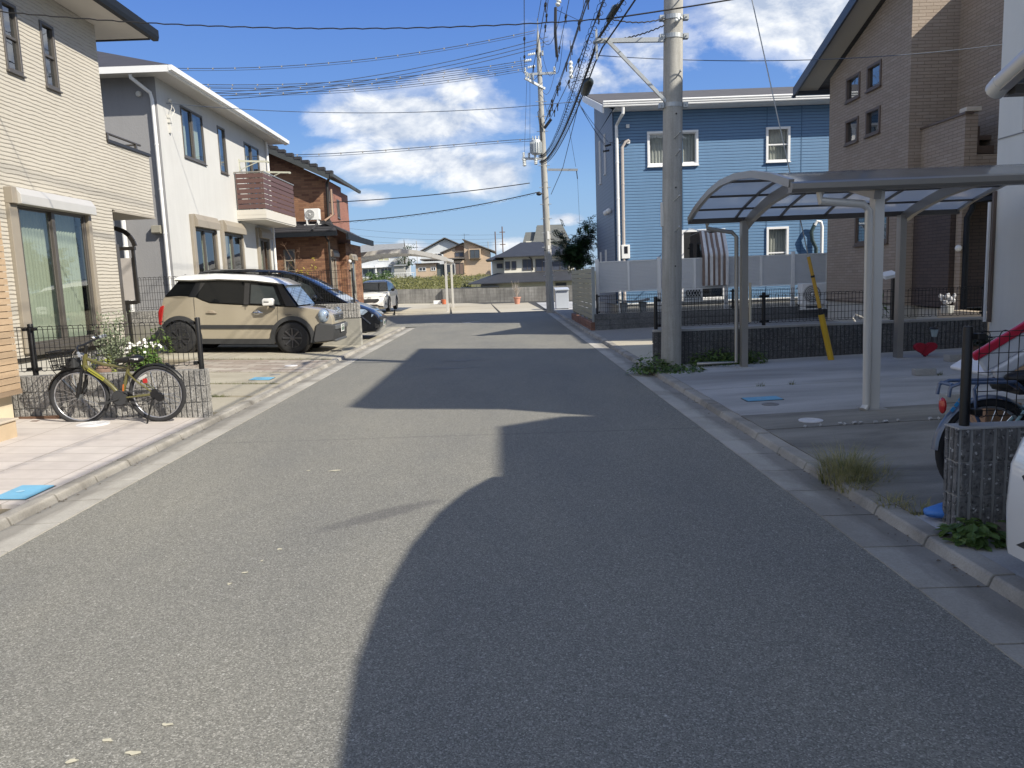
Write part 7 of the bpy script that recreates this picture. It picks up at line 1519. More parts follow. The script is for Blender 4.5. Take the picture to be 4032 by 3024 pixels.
q.build('frame', M_LBLUE, t, smooth=True)
q = MB()
for s in (-1, 1): q.tube([(-.27, s*.06, .64), (-.26, s*.06, .70), (-.2, s*.06, .72), (.12, s*.06, .715), (.2, s*.03, .66)], .011, 8); q.tube([(-.10, s*.06, .71), (-.12, s*.06, .68), (-.10, s*.06, .52), RH+Vector((0, s*.06, 0))], .010, 8); q.tube([(.05, s*.02, .715), (.05, -s*.02, .715)], .008, 6)
q.tube([(-.25, -.06, .71), (-.25, .06, .71)], .011, 8); q.build('carrier', M_NAVY, t, smooth=True)
q = MB(); q.sph((-.27, 0, .58), (.018, .035, .05), 10, 6); q.build('reflector', M_REDL, t, smooth=True)
q = MB()
for k in range(3): q.obox((-.225+.022*k, -.03, .56+.03*k), (.03, .004, .02), 0, -.9, 0)
q.build('sticker', plain('blue_sticker', (.05, .30, .62), .4), t)
q = MB(); q.tube([ST, ST+Vector((-.02, 0, .10))], .013, 8); q.sph(ST+Vector((-.03, 0, .13)), (.14, .085, .045), 14, 8); q.sph(ST+Vector((.09, 0, .13)), (.08, .035, .03), 12, 6); q.build('saddle', M_BLACKF, t, smooth='all')
q = MB(); q.tube([(HD.x-.02, 0, .72), (HD.x-.04, 0, .86), (HD.x-.02, -.2, .92), (HD.x-.12, -.26, .92)], .012, 8); q.tube([(HD.x-.04, 0, .86), (HD.x-.02, .2, .92), (HD.x-.12, .26, .92)], .012, 8); q.build('handlebar', M_CHROME, t, smooth=True)
q = MB(); q.sph((.18, -.05, .36), (.012, .01, .05), 8, 6); q.build('spoke_reflector', M_REDL, t)
# ============================================================ utility poles and cables
M_POLE = None
def polemat():
    m, nt, b, pos = newmat('pole_concrete'); s = nt.nodes.new('ShaderNodeSeparateXYZ'); nt.links.new(pos, s.inputs[0])
    n = noise(nt, comb(nt, mth(nt, 'MULTIPLY', s.outputs[0], 14), mth(nt, 'MULTIPLY', s.outputs[1], 14), mth(nt, 'MULTIPLY', s.outputs[2], .9)), 1, 6, .65); n2 = noise(nt, pos, 2.3, 6, .65); g = noise(nt, pos, 60, 3, .6)
    col = mixc(nt, ramp(nt, n, [(.35, 0), (.65, 1)]), (.31, .305, .283), (.44, .43, .40)); col = mixc(nt, mth(nt, 'MULTIPLY', ramp(nt, n2, [(.5, 0), (.7, 1)]), .5), col, (.27, .263, .242)); col = mixc(nt, 1.0, col, ramp(nt, g, [(.3, .9), (.7, 1.06)]), 'MULTIPLY')
    setc(nt, b, col); b.inputs['Roughness'].default_value = .85; bump(nt, b, g, .2, .004); return m
M_POLE = polemat(); M_GALV = plain('galvanised_steel', (.42, .44, .45), .45, .6, .15, 14); M_INS = plain('white_insulator', (.72, .74, .72), .25, var=.08, coat=.5); M_CABLE = plain('black_cable', (.014, .014, .016), .6, var=.2); M_CABLEB = plain('blue_grey_cable', (.07, .09, .13), .6, var=.2); M_SPAC = plain('pale_spacer', (.30, .29, .27), .6)
def insul(mb, c, d=(0, 0, 1), L=.22, r_=.05):
    c = Vector(c); d = Vector(d).normalized(); pts = []; rs = []
    for k in range(9): pts.append(c+d*L*k/8); rs.append(r_ if k % 2 else r_*.55)
    mb.tube(pts, rs, 8)
# near pole
def pc(z): return Vector((2.545+.0165*z, 11.76, z))
NP = thing('utility_pole', 'thick grey concrete utility pole standing near the weeds at the right kerb', 'utility pole', group='utility poles', loc=(2.55, 11.76, 0))
w = MB(); w.tube([pc(z) for z in (-.1, .5, 2, 4, 6, 8, 11.5)], [.153, .152, .148, .142, .136, .129, .115], 28); w.build('shaft', M_POLE, NP, smooth=True)
for z in (3.94, 4.90, 5.16):
    w = MB(); r_ = .145; w.tube([pc(z-.03), pc(z+.03)], r_+.004, 24)
    for s in (-1, 1): c = pc(z); w.obox((c.x+s*(r_+.03), 11.73, z), (.07, .09, .07)); w.tube([(c.x+s*(r_+.03), 11.66, z), (c.x+s*(r_+.03), 11.83, z)], .012, 6)
    w.build('band', M_GALV, NP)
w = MB(); w.bar((1.49, 11.72, 4.88), (2.48, 11.72, 4.86), .055, .06); w.build('bracket_arm', M_GALV, NP); w = MB(); w.bar((1.63, 11.69, 4.90), (2.50, 11.70, 3.99), .042, .046); w.build('bracket_brace', M_GALV, NP); w = MB(); w.bar((1.50, 11.72, 4.62), (1.50, 11.72, 5.04), .03, .03); w.bar((1.59, 11.72, 4.895), (1.45, 11.72, 4.86), .1, .02); w.build('bracket_tip', M_GALV, NP)
for z, s in ((5.02, 1), (5.30, -1), (4.30, 1), (3.45, -1), (3.2, 1), (2.55, -1), (2.1, 1)):
    c = pc(z); w = MB(); w.tube([(c.x+.01*s, 11.63, z), (c.x+.05, 11.52, z+.06)], .011, 6); w.sph((c.x+.055, 11.51, z+.07), .018, 8, 5); w.build('step_bolt', M_GALV, NP)
w = MB(); c = pc(5.11); 
for k in range(3): w.sph((c.x+.0+.035*k, 11.58, 5.08+.015*k), .025, 8, 6)
w.build('strain_insulator', M_INS, NP, smooth=True)
for z in (1.6, 2.75, 3.8): 
    w = MB(); c = pc(z); w.lathe([(.012, 11.62), (.012, 11.602), (.001, 11.60)], (c.x+.02, 0, z), 8, 'y'); w.build('bolt_hole', M_DARKMETAL, NP)
w = MB(); c = pc(2.4); w.box(c.x-.166, c.x-.14, 11.71, 11.81, 2.2, 2.55); w.build('number_tag', M_OFFW, NP)
# far pole
def pf(z): return Vector((2.03-.0145*z, 33.5, z))
FP = thing('utility_pole', 'tall slim concrete utility pole with transformer and crossarms at the far junction', 'utility pole', group='utility poles', loc=(2.03, 33.5, 0))
w = MB(); w.tube([pf(z) for z in (-.1, 2, 5, 8, 11.0, 11.65)], [.172, .16, .14, .118, .092, .03], 18); w.build('shaft', M_POLE, FP, smooth=True)
w = MB(); w.tube([pf(11.5), (1.86, 33.4, 12.1)], .02, 6); w.build('tip_rod', M_GALV, FP)
for (a, b_, nm) in (((1.26, 33.4, 9.90), (2.55, 33.42, 9.93), 0), ((1.25, 33.0, 9.66), (2.08, 33.5, 9.33), 1), ((2.1, 33.45, 6.03), (3.36, 33.4, 5.97), 2), ((1.02, 33.4, 6.52), (1.98, 33.45, 6.48), 3)):
    w = MB(); w.bar(a, b_, .08, .09); w.build('crossarm', M_GALV, FP)
w = MB()
for p_ in ((1.28, 33.4, 9.97), (2.5, 33.4, 9.97), (1.34, 33.1, 9.72), (1.46, 33.15, 9.67), (1.58, 33.2, 9.62), (1.10, 33.4, 6.57), (1.32, 33.4, 6.55), (1.58, 33.4, 6.55), (2.02, 33.4, 10.62)): insul(w, p_, (0, 0, 1), .2, .06)
for p_ in ((1.12, 33.4, 6.2), (1.6, 33.4, 6.25)): insul(w, p_, (0, 0, 1), .28, .09)
for p_ in ((1.72, 33.4, 10.72), (1.55, 33.4, 10.48), (1.70, 33.4, 10.22)): insul(w, p_, (-1, 0, -.12), .32, .06)
w.build('insulators', M_INS, FP, smooth=True)
w = MB(); w.lathe([(.18, 6.66), (.215, 6.7), (.215, 7.18), (.19, 7.24), (.001, 7.26)], (1.62, 33.35, 0), 20)
for k in range(16): a = 2*pi*k/16; w.obox((1.62+.235*cos(a), 33.35+.235*sin(a), 6.93), (.05, .012, .42), 0, 0, a)
tr_ = w.build('transformer', plain('transformer_grey', (.50, .53, .54), .45, .2, .06), FP, smooth=True); w = MB()
for k in range(3): insul(w, (1.5+.12*k, 33.3, 7.24), (0, 0, 1), .16, .03)
w.build('bushing', M_INS, tr_, smooth=True)
w = MB()
for z in (1.6, 2.2, 2.8, 3.4, 4.0, 4.6, 5.3, 6.2, 7.6, 8.2, 8.8): c = pf(z); w.tube([(c.x-.24, 33.4, z), (c.x+.24, 33.4, z)], .014, 5)
w.build('step_bolts', M_GALV, FP)
w = MB()
for z in (5.9, 6.9, 7.6, 8.1, 8.5, 9.2, 10.6): c = pf(z); w.tube([pf(z-.03), pf(z+.03)], .165-.008*z, 14)
w.build('bands', M_GALV, FP)
w = MB(); c = pf(2.9)
for z in (2.7, 3.3): c = pf(z); w.box(c.x-.0, c.x+.09, 33.335, 33.34, z-.17, z+.17)
w.build('warning_plates', M_WHITE, FP)
w = MB(); w.box(1.95, 1.7, 33.3, 33.45, 7.9, 8.1) if False else w.tube([(1.88, 33.3, 7.5), (1.80, 33.3, 7.9), (1.75, 33.3, 8.35), (1.85, 33.35, 8.5)], .02, 5); w.tube([(1.86, 33.3, 7.2), (1.86, 33.3, 8.1)], .03, 6); w.build('riser_pipe', M_CABLE, FP)
w = MB(); w.bar((2.0, 33.3, 7.7), (2.28, 33.1, 8.02), .09, .09); w.build('fuse_box', M_DARKMETAL, FP)
w = MB(); w.sph((1.68, 33.2, 5.02), (.12, .1, .08), 10, 6); w.bar((1.72, 33.3, 5.06), (1.98, 33.45, 5.0), .03, .03); w.build('street_lamp', M_DARKMETAL, FP, smooth=True)
# cables ------------------------------------------------------
def cat_(a, b_, sag, n=28): a = Vector(a); b_ = Vector(b_); return [a.lerp(b_, i/n)+Vector((0, 0, -4*sag*(i/n)*(1-i/n))) for i in range(n+1)]
rs_ = random.Random(12)
def cable(label, pts, r_=.012, mat=None, name='cable', group='overhead cables', spac=None, wob=0.0, coil=None):
    w = MB(); pts = [Vector(p) for p in pts]
    if wob:
        pts = [p+Vector((0, 0, wob*sin(i*2.1))) for i, p in enumerate(pts)]
    w.tube(pts, r_, 6)
    o = w.build(name, mat or M_CABLE, label=label, cat='cable', group=group, smooth='all')
    if spac or coil:
        s = MB(); L = [0]
        for a, b_ in zip(pts, pts[1:]): L.append(L[-1]+(b_-a).length)
        def at(d):
            for i in range(len(pts)-1):
                if L[i+1] >= d: return pts[i].lerp(pts[i+1], (d-L[i])/(L[i+1]-L[i]))
            return pts[-1]
        if spac:
            d = .3
            while d < L[-1]-.2:
                p = at(d); s = MB(); s.box(p.x-.024, p.x+.024, p.y-.025, p.y+.025, p.z-.05, p.z+.02); d += spac*rs_.uniform(.93, 1.07); s.build('spacer', M_SPAC, o)
            s = MB(); s.tube([p-Vector((0, 0, .09)) for p in pts], r_*.7, 5); s.build('lower_wire', mat or M_CABLE, o)
        if coil:
            R_, pit = coil; q = []; d = 0.0; k = 0
            while d < L[-1]: p = at(d); q.append(p+Vector((R_*cos(k*.9), 0, R_*sin(k*.9)-R_*.4))); d += pit*.9/(2*pi); k += 1
            s.tube(q, .004, 4); s.build('lashing_coil', M_CABLE, o, smooth='all')
    return o
def par(x0, zmin, k, xa, xb, y, n=30): return [(xa+(xb-xa)*i/n, y, zmin+k*(xa+(xb-xa)*i/n-x0)**2) for i in range(n+1)]
for nm, q in (('topmost spacer-hung cable running left from the tip of the far pole', (-10.2, 10.85, .0075, -28, 1.80)), ('upper of three spacer-hung cables running left from the far pole', (-8.3, 10.12, .0066, -28, 1.62)), ('middle of three spacer-hung cables running left from the far pole', (-8.0, 9.96, .0069, -28, 1.42)), ('lowest of three spacer-hung cables running left from the far pole', (-8.3, 9.76, .0069, -28, 1.34))):
    cable(nm, par(*q, 34.4), .014, M_CABLEB, spac=1.0)
for nm, q in (('highest', (-13, 9.95, .0076, -28, 2.35)), ('second', (-13, 9.80, .0075, -28, 2.4)), ('third', (-13, 9.66, .0074, -28, 2.2))): cable(nm+' of three plain dark lines sweeping up to the insulators right of the far pole', par(*q, 34.7), .014, M_CABLEB)
cable('sagging cable with spacers from the transformer on the far pole to the brick house roof', [(-9.7, 33.45, 7.03), (-7, 33.45, 7.02), (-5, 33.45, 7.07), (-2, 33.45, 7.19), (.6, 33.45, 7.30), (1.7, 33.45, 7.32)], .014, M_CABLEB, spac=.95)
cable('thin dark cable from the white house corner across the street at mid height', par(-1.5, 5.83, .0095, -8.4, 2.0, 20.5), .008, M_CABLEB)
cable('wavy black cable crossing the whole upper view from the left edge to the bracket', par(-.3, 4.92, .0102, -7.3, 1.6, 11.0, 90), .008, M_CABLE, wob=.006)
cable('black cable continuing right and upward from the bracket past the near pole', cat_((1.6, 11.0, 4.955), (9.0, 11.0, 6.1), .1), .010, M_CABLE)
cable('short slack cable from the line bundle to the near pole upper band', cat_((1.6, 11.0, 4.95), (2.48, 11.64, 5.13), .05), .009, M_CABLE, wob=.006)
cable('short cable rising from the bracket arm to the near pole', cat_((1.9, 11.72, 4.90), (2.48, 11.64, 5.04), .02), .010, M_CABLE, wob=.008)
cable('thin blue line running right from the bracket behind the near pole', cat_((1.62, 12.4, 4.86), (9.5, 13.0, 5.1), .22), .006, M_CABLEB)
cable('upper of two black cables from the brick house to the far pole', par(-8, 4.97, .0056, -7.2, 1.3, 33.0), .018, M_CABLE)
cable('lower black cable wrapped in a spiral, from the brick house to the far pole', par(-8, 4.14, .0100, -7.2, 1.7, 33.0), .018, M_CABLE, coil=(.05, .3))
# telecom bundle from behind the viewer over the bracket to the far pole
B1 = [(2.05, 5.0, 5.0), (1.72, 9.0, 4.95), (1.55, 11.98, 4.95)]; B2 = cat_((1.55, 11.98, 4.95), (1.78, 33.3, 6.35), .45)
cable('thick black telephone cable bundle running from overhead to the far pole', [(3.4, -12, 6.2)]+cat_((2.55, -1, 5.6), (1.55, 11.98, 4.97), .18)+B2[1:], .020, M_CABLE, coil=(.05, .25))
cable('second black telephone cable hanging just under the bundle', [(3.5, -12, 6.1)]+cat_((2.62, -1, 5.5), (1.62, 11.98, 4.86), .2)+[p+Vector((.04, 0, -.10)) for p in B2[1:]], .012, M_CABLE)
cable('looped coil cable hanging beside the bracket tip', cat_((1.5, -1, 5.5), (1.42, 11.98, 5.0), .15)+cat_((1.42, 11.98, 5.0), (1.75, 33.3, 6.6), .5)[1:], .008, M_CABLE, coil=(.055, .32))
for (yc, L, r_, lab) in ((10.9, .5, .045, 'slim black cable splice closure above the bracket'), (14.1, .75, .085, 'fat black cable splice box hanging on the bundle beyond the bracket')):
    t = thing('splice_closure', lab, 'cable closure', (1.55, yc, 5)); w = MB()
    P0 = Vector((1.62, yc, 4.99 if yc < 12 else 4.80)); d = Vector((-.08, 1, 0.0)).normalized() if yc < 12 else Vector((.012, 1, -.01)).normalized()
    w.tube([P0-d*L*.62, P0-d*L*.5, P0-d*L*.42, P0+d*L*.42, P0+d*L*.5, P0+d*L*.62], [.02, r_*.7, r_, r_, r_*.7, .02], 12); w.build('casing', plain('black_casing', (.018, .026, .024), .5), t, smooth=True); w = MB(); w.bar(P0+Vector((0, -.1, r_)), P0+Vector((0, .1, r_+.03)), .02, .05); w.build('hanger', M_GALV, t)
# power lines overhead along the street
HV = [(1.86, 12.0, 2.0, 14.2), (1.25, 10.05, -.5, 12.3), (2.5, 10.05, 1.2, 12.3), (2.02, 10.75, .6, 13.0), (1.5, 9.7, 1.6, 11.2), (2.1, 8.05, 1.9, 10.1), (1.95, 7.8, 2.3, 9.6), (2.15, 8.4, 2.6, 10.6), (2.2, 8.0, 3.4, 10.8)]
NM = ['tip ground wire', 'left high-voltage wire', 'right high-voltage wire', 'middle high-voltage wire', 'low-voltage wire under the crossarm', 'upper low-voltage wire', 'lower low-voltage wire', 'outer low-voltage wire', 'rightmost low-voltage wire']
for i, (x1, z1, x0, z0) in enumerate(HV):
    pts = cat_((x0, -24, z0), (x1, 33.4, z1), 1.25+.12*(i % 3), 44)
    cable(NM[i]+' running overhead along the street to the far pole', pts, .012, M_CABLEB)
    w = MB()
    for k in (30, 33, 36, 38, 40, 41, 42):
        if (i*7+k) % 3 == 0: continue
        p = pts[k]; w.tube([p-Vector((0, .12, .02)), p+Vector((0, .12, -.02))], .04, 6); w.tube([p, p-Vector((0, 0, .22))], .018, 5)
    if w.v: w.build('line_clamps', M_CABLE, [o for o in D.objects if o.type == 'MESH' and o.parent is None and o.name.startswith('cable')][-1] if False else COL.objects[-1] if False else LASTC) if False else w.build('line_clamps', M_CABLE, D.objects[sorted([o.name for o in D.objects if o.get('category') == 'cable'], key=lambda s: (len(s), s))[-1]])
# jumpers near the far pole
w = MB()
def loop(a, b_, dz): 
    a = Vector(a); b_ = Vector(b_); w.tube([a.lerp(b_, i/10)+Vector((0, 0, -dz*sin(pi*i/10))) for i in range(11)], .010, 4)
for a, b_, dz in (((1.3, 33.4, 9.95), (2.0, 33.3, 10.2), .4), ((2.0, 33.3, 10.7), (2.5, 33.4, 10.0), .5), ((1.9, 33.3, 11.4), (2.6, 30, 11.4), .8), ((2.5, 33.4, 10.0), (2.7, 31, 10.7), .6), ((1.25, 33.4, 9.95), (1.1, 33.4, 10.6), .2), ((1.9, 33.3, 9.3), (2.5, 33.4, 9.9), .5), ((1.05, 33.4, 6.5), (1.1, 33.4, 6.2), .1), ((2.0, 33.2, 9.0), (2.3, 33.2, 8.0), .3)): loop(a, b_, dz)
w.tube([(1.33, 33.3, 9.6), (1.12, 33.4, 6.6)], .009, 4); w.tube([(1.46, 33.3, 9.6), (1.36, 33.4, 6.6)], .009, 4); w.tube([(3.3, 33.4, 6.0), (3.34, 33.4, 5.6)], .02, 5); w.tube([(3.34, 33.4, 5.6), (3.4, 33.4, 2.9)], .007, 4); w.tube([(3.28, 33.4, 6.1), (2.6, 30, 8.0)], .008, 4); w.tube([(2.2, 33.4, 5.0), (2.5, 30.5, 5.7), (2.4, 22, 6.6)], .012, 4)
w.build('jumper_wires', M_CABLE, FP)
t = thing('hanging_insulator', 'white insulator string hanging on the lines right of the far pole', 'insulator', (2.85, 31, 9)); w = MB(); insul(w, (2.86, 30, 8.85), (0, 0, 1), .62, .09); w.build('discs', M_INS, t, smooth=True); w = MB(); w.tube([(2.86, 30, 9.45), (2.86, 30, 10.2)], .012, 5); w.tube([(2.86, 30, 8.85), (3.25, 30, 8.9), (3.3, 30, 8.8), (2.86, 30, 8.7)], .012, 5); w.build('hanger', M_CABLE, t)
t = thing('hanging_insulator', 'upper white strain insulator on the lines high above the blue house corner', 'insulator', (3, 30, 12)); w = MB(); insul(w, (2.62, 32.5, 12.25), (.35, 0, .9), .5, .12); insul(w, (3.35, 31.5, 12.4), (.6, 0, .7), .4, .07); w.build('discs', M_INS, t, smooth=True); w = MB(); w.tube([(2.55, 32.5, 10.3), (2.5, 32.4, 11.2), (2.55, 32.5, 12.2)], .06, 6); w.tube([(2.6, 32.5, 12.1), (3.5, 31.5, 11.3), (3.6, 31.5, 12.5)], .012, 5); w.build('hardware', M_CABLE, t)
# service drops to the blue house
for i, (x, z) in enumerate(((3.45, 5.62), (3.35, 5.55), (3.4, 5.42))): cable(('highest', 'middle', 'lowest')[i]+' of three service wires dropping from the bundle to the blue house corner', cat_((2.55+.1*i, 29.0, 8.55-.1*i), (x, 24.7, z), .12), .008, M_CABLEB)
w = MB(); insul(w, (3.36, 24.75, 5.5), (1, -.3, .2), .2, .04); insul(w, (3.3, 24.8, 5.35), (1, -.2, .1), .2, .04); w.tube([(3.5, 24.7, 5.6), (3.7, 24.42, 5.5), (3.95, 24.4, 5.62)], .012, 5); w.build('service_bracket', M_DARKMETAL, BH)
# guy wire with yellow guard
GY = thing('guy_wire', 'steel guy wire with a yellow plastic guard tube slanting down behind the carport', 'guy wire', (4.9, 11.5, .1))
gp = lambda z: Vector((4.93-.2353*z, 11.48-.0*z, z))
w = MB(); w.tube([gp(.1), gp(9.4)], .008, 6); w.build('wire', M_GALV, GY); w = MB(); w.tube([gp(.11), gp(.14), gp(.80)], .045, 14); w.build('lower_guard', plain('yellow_guard', (.62, .38, .025), .5, var=.1), GY, smooth=True); w = MB(); w.tube([gp(.90), gp(1.36)], .027, 12); w.tube([gp(1.38), gp(1.66)], .025, 12); w.build('upper_guard', plain('amber_guard', (.66, .38, .05), .5, var=.1), GY, smooth=True)
w = MB(); w.tube([gp(.80), gp(.90)], [.036, .024], 12); w.tube([gp(1.355), gp(1.385)], .029, 12); w.build('black_tape', M_BLACKF, GY, smooth=True); w = MB(); insul(w, gp(2.62), (gp(1)-gp(0)), .2, .06); w.build('guy_insulator', M_INS, GY, smooth=True)
# distant poles
M_WPOLE = plain('dark_wood_pole', (.14, .09, .075), .9)
for (x, zt_, arms, lab) in ((-.72, 7.6, [], 'bare dark pole far away, left of the one with crossarms'), (.2, 8.2, [7.5, 5.95], 'distant dark pole with two crossarms above the roofs'), (-1.68, 6.4, [], 'thin short distant pole beside the beige house roof'), (-10.83, 6.8, [], 'thin distant pole left of the beige houses')):
    t = thing('utility_pole', lab, 'utility pole', group='utility poles', loc=(x, 100, 2)); w = MB(); w.tube([(x, 100, 1.5), (x, 100, zt_)], .07 if abs(x) < 1 else .04, 8); w.build('shaft', M_WPOLE if abs(x) < 1 else M_POLE, t)
    for z in arms: w = MB(); w.bar((x-.36, 100, z), (x+.36, 100, z), .08, .1); w.build('crossarm', M_WPOLE, t)
for i, (zz, zl2) in enumerate(((7.2, 7.5), (6.7, 6.9), (6.3, 6.4), (6.0, 5.9))): cable(('highest', 'second', 'third', 'lowest')[i]+' of the faint distant wires above the far roofs', cat_((-22, 92, zl2+1.3-.2*i), (.2, 100, zz), .5), .014, M_CABLEB)
# ============================================================ small things
M_RED = plain('red_felt', (.35, .012, .03), .8, var=.2, scale=10)
w = MB(); pts = []
for i in range(40):
    a = 2*pi*i/40; hx = 16*sin(a)**3; hz = 13*cos(a)-5*cos(2*a)-2*cos(3*a)-cos(4*a); pts.append((6.17+hx*.0105, .26+hz*.0072))
w.prism(pts, 'y', 11.17, 11.23); t = thing('heart_ornament', 'red heart-shaped ornament leaning on the dark block wall', 'ornament', (6.17, 11.2, .13)); w.build('heart', M_RED, t, bevel=.02, seg=3); w = MB(); w.tube([(6.17, 11.165, .29), (6.13, 11.16, .22), (6.10, 11.16, .17)], .006, 5); w.build('seam', plain('dark_red_cord', (.2, .01, .02), .8), t)
t = thing('solar_lantern', 'small clear garden solar lantern on a tilted stake above the red heart', 'lantern', (6.32, 11.3, .12)); w = MB(); w.tube([(6.26, 11.3, .12), (6.31, 11.28, .42)], .008, 6); w.build('stake', M_DARKMETAL, t); w = MB(); w.lathe([(.035, .42), (.055, .53), (.001, .53)], (6.335, 11.27, 0), 10); w.build('glass', M_FROST, t); w = MB(); w.lathe([(.075, .532), (.05, .56), (.001, .565)], (6.335, 11.27, 0), 10); w.build('cap', M_DARKMETAL, t)
def looseblock(label, c, sz, rz):
    t = thing('concrete_block', label, 'concrete block', c, local=True); a = MB(); a.box(-sz[0]/2, sz[0]/2, -sz[1]/2, sz[1]/2, 0, sz[2]); a.build('block', concrete('loose_block_concrete', (.33, .33, .32), (.44, .43, .41), (.25, .25, .24), .4, 4), t, bevel=.008); b_ = MB(); b_.box(sz[0]/2+.0005, sz[0]/2+.003, -sz[1]*.42, sz[1]*.42, sz[2]*.08, sz[2]*.92); b_.build('broken_face', plain('broken_concrete', (.20, .195, .19), .95, var=.5, scale=30, bmp=.8), t); t.rotation_euler = (0, 0, rz)
looseblock('loose white-grey concrete brick lying on the parking lot', (5.2, 9.45, zr(5.2)), (.25, .12, .085), -.15)
looseblock('second concrete brick just behind the near mesh fence post', (4.5, 7.6, zr(4.5)), (.25, .12, .09), .05)
w = MB(); n = 10; vs = []
w.sph((0, 0, 0), (.09, .07, .045), 14, 8); rb = random.Random(6)
w.v = [(x+2.46-.03*(x < -.05), y+4.2, z*(1.15 if x > 0 else .8)+.10+.008*rb.uniform(-1, 1)) for x, y, z in w.v]; w.build('plastic_bag', plain('bright_blue_plastic', (.06, .20, .55), .45, var=.2, scale=25, bmp=.5, bsc=30), smooth='all', label='crumpled bright blue plastic bag at the foot of the near block wall', cat='bag')
# red and white plastic slide behind the near fence
t = thing('toy_slide', 'white plastic toy slide with a red rim, tilted behind the near mesh fence', 'toy slide', (3.15, 4.85, .5)); a = Vector((2.86, 4.85, .895)); b_ = Vector((3.56, 4.85, 1.305)); d = (b_-a).normalized(); nn = Vector((-d.z, 0, d.x))
w = MB(); w.bar(a-nn*.125+d*.03, b_-nn*.125, .40, .03, (0, 0, 1)); w.bar(a-nn*.045+d*.02+Vector((0, -.215, 0)), b_-nn*.045+Vector((0, -.215, 0)), .03, .10); w.bar(a-nn*.135+d*.06+Vector((0, -.225, 0)), b_-nn*.135+Vector((0, -.225, 0)), .05, .075); w.build('slide_bed', plain('white_plastic', (.66, .67, .70), .35, var=.04), t, bevel=.02, seg=3)
w = MB()
w.bar(a+nn*.03+Vector((0, -.225, 0)), b_+nn*.03+Vector((0, -.225, 0)), .035, .05); w.build('red_rim', plain('red_plastic', (.50, .02, .05), .35, var=.06), t, bevel=.008)
w = MB(); w.box(3.2, 3.9, 4.72, 5.0, .66, .74); w.sph((3.25, 4.86, .71), (.14, .1, .05), 12, 8); w.tube([(3.3, 4.75, .1), (3.35, 4.8, .8)], .02, 8); w.tube([(3.75, 4.95, .1), (3.6, 4.9, 1.1)], .02, 8); w.build('slide_support', M_PLAST, t, bevel=.01)
w = MB(); w.box(3.3, 3.55, 5.2, 5.45, zr(3.1), .52); w.build('cardboard_box', plain('cardboard', (.34, .21, .13), .85, var=.1), label='tan cardboard box behind the pale blue bicycle', cat='box', bevel=.004)
# pots near the pale house wall
t = thing('flower_pot', 'brown plant pot under the dark fence end beside the pale house wall', 'flower pot', (6.0, 9.6, .13)); w = MB(); w.lathe([(.10, .13), (.15, .42), (.16, .42), (.16, .46), (.13, .46), (.001, .44)], (5.98, 9.6, 0), 16); w.build('pot', plain('brown_pot', (.10, .055, .04), .7), t, smooth=True); w = MB(); leafy(w, 5.95, 9.6, .44, .15, 130, .22, rg, .07); w.build('plant', leafmat('dark_leaf', [(.01, .02, .012), (.025, .035, .02)], .1), t)
w = MB(); w.box(6.2, 7.2, 9.2, 9.5, zr(6.5), .56); w.build('timber_box', plain('tan_timber', (.40, .28, .18), .8, var=.15), label='tan wooden box against the pale house wall', cat='box', bevel=.005)
w = MB(); w.box(6.1, 6.35, 10.45, 10.6, zr(6.2), zr(6.2)+.1); w.build('kerb_block', M_COPE, label='small pale kerb block on the ground near the red heart', cat='block', bevel=.006)
# porch items of the tan house
t = thing('planter_pot', 'pale round pot with a bunched plastic bag on the tan house porch', 'pot', (7.75, 13.5, .62)); w = MB(); w.lathe([(.09, .622), (.105, .74), (.10, .75), (.001, .74)], (7.75, 13.4, 0), 14); w.build('pot', M_BENCH, t, smooth=True); w = MB()
for _ in range(26): q = Vector((7.74+rb.gauss(0, .05), 13.4+rb.gauss(0, .05), .80+rb.uniform(0, .14))); w.sph(q, (.03, .03, .04), 6, 4)
w.build('bag', plain('crumpled_white_bag', (.50, .50, .52), .5, var=.2, scale=20), t)
t = thing('mailbox', 'pale slant-topped letterbox on a dark post behind the carport post', 'mailbox', (6.45, 12.7, .3)); w = MB(); w.box(6.40, 6.46, 12.66, 12.72, .1, 1.27); w.build('post', M_DARKMETAL, t); w = MB(); slope(w, (6.24, 12.58, 1.26), (6.46, 12.58, 1.30), (6.46, 12.82, 1.36), (6.24, 12.82, 1.32), .05); w.build('box', M_WHITE, t)
w = MB(); w.box(5.95, 6.2, 12.3, 12.45, .1, .5); t2 = thing('planter_pot', 'white planter with a thin seedling behind the mesh fence by the letterbox', 'planter', (6.0, 12.3, .1)); w.build('pot', M_WHITE, t2, bevel=.01); w = MB(); w.tube([(6.05, 12.35, .5), (6.02, 12.35, .8), (6.1, 12.35, 1.05)], .008, 5); leafy(w, 6.05, 12.35, .6, .12, 30, .45, rg, .06); w.build('seedling', M_WEED, t2)
# condenser and stool by the blue house
aircon('air_conditioner', 'grey air conditioner unit standing between the blue house and the tan house', 7.75, 8.45, 20.0, 20.3, .55, 1.10, .1)
t = thing('garden_chair', 'small folded metal chair behind the mesh fence by the tan house corner', 'chair', (6.5, 14.2, .1)); w = MB(); w.tube([(6.45, 14.2, .12), (6.75, 14.2, .55)], .014, 6); w.tube([(6.75, 14.2, .12), (6.45, 14.2, .55), (6.5, 14.2, .62), (6.75, 14.2, .50)], .014, 6); w.build('frame', M_ALUL, t); w = MB(); w.bar((6.5, 14.2, .42), (6.75, 14.2, .36), .3, .02); w.build('seat', M_ALUL, t)
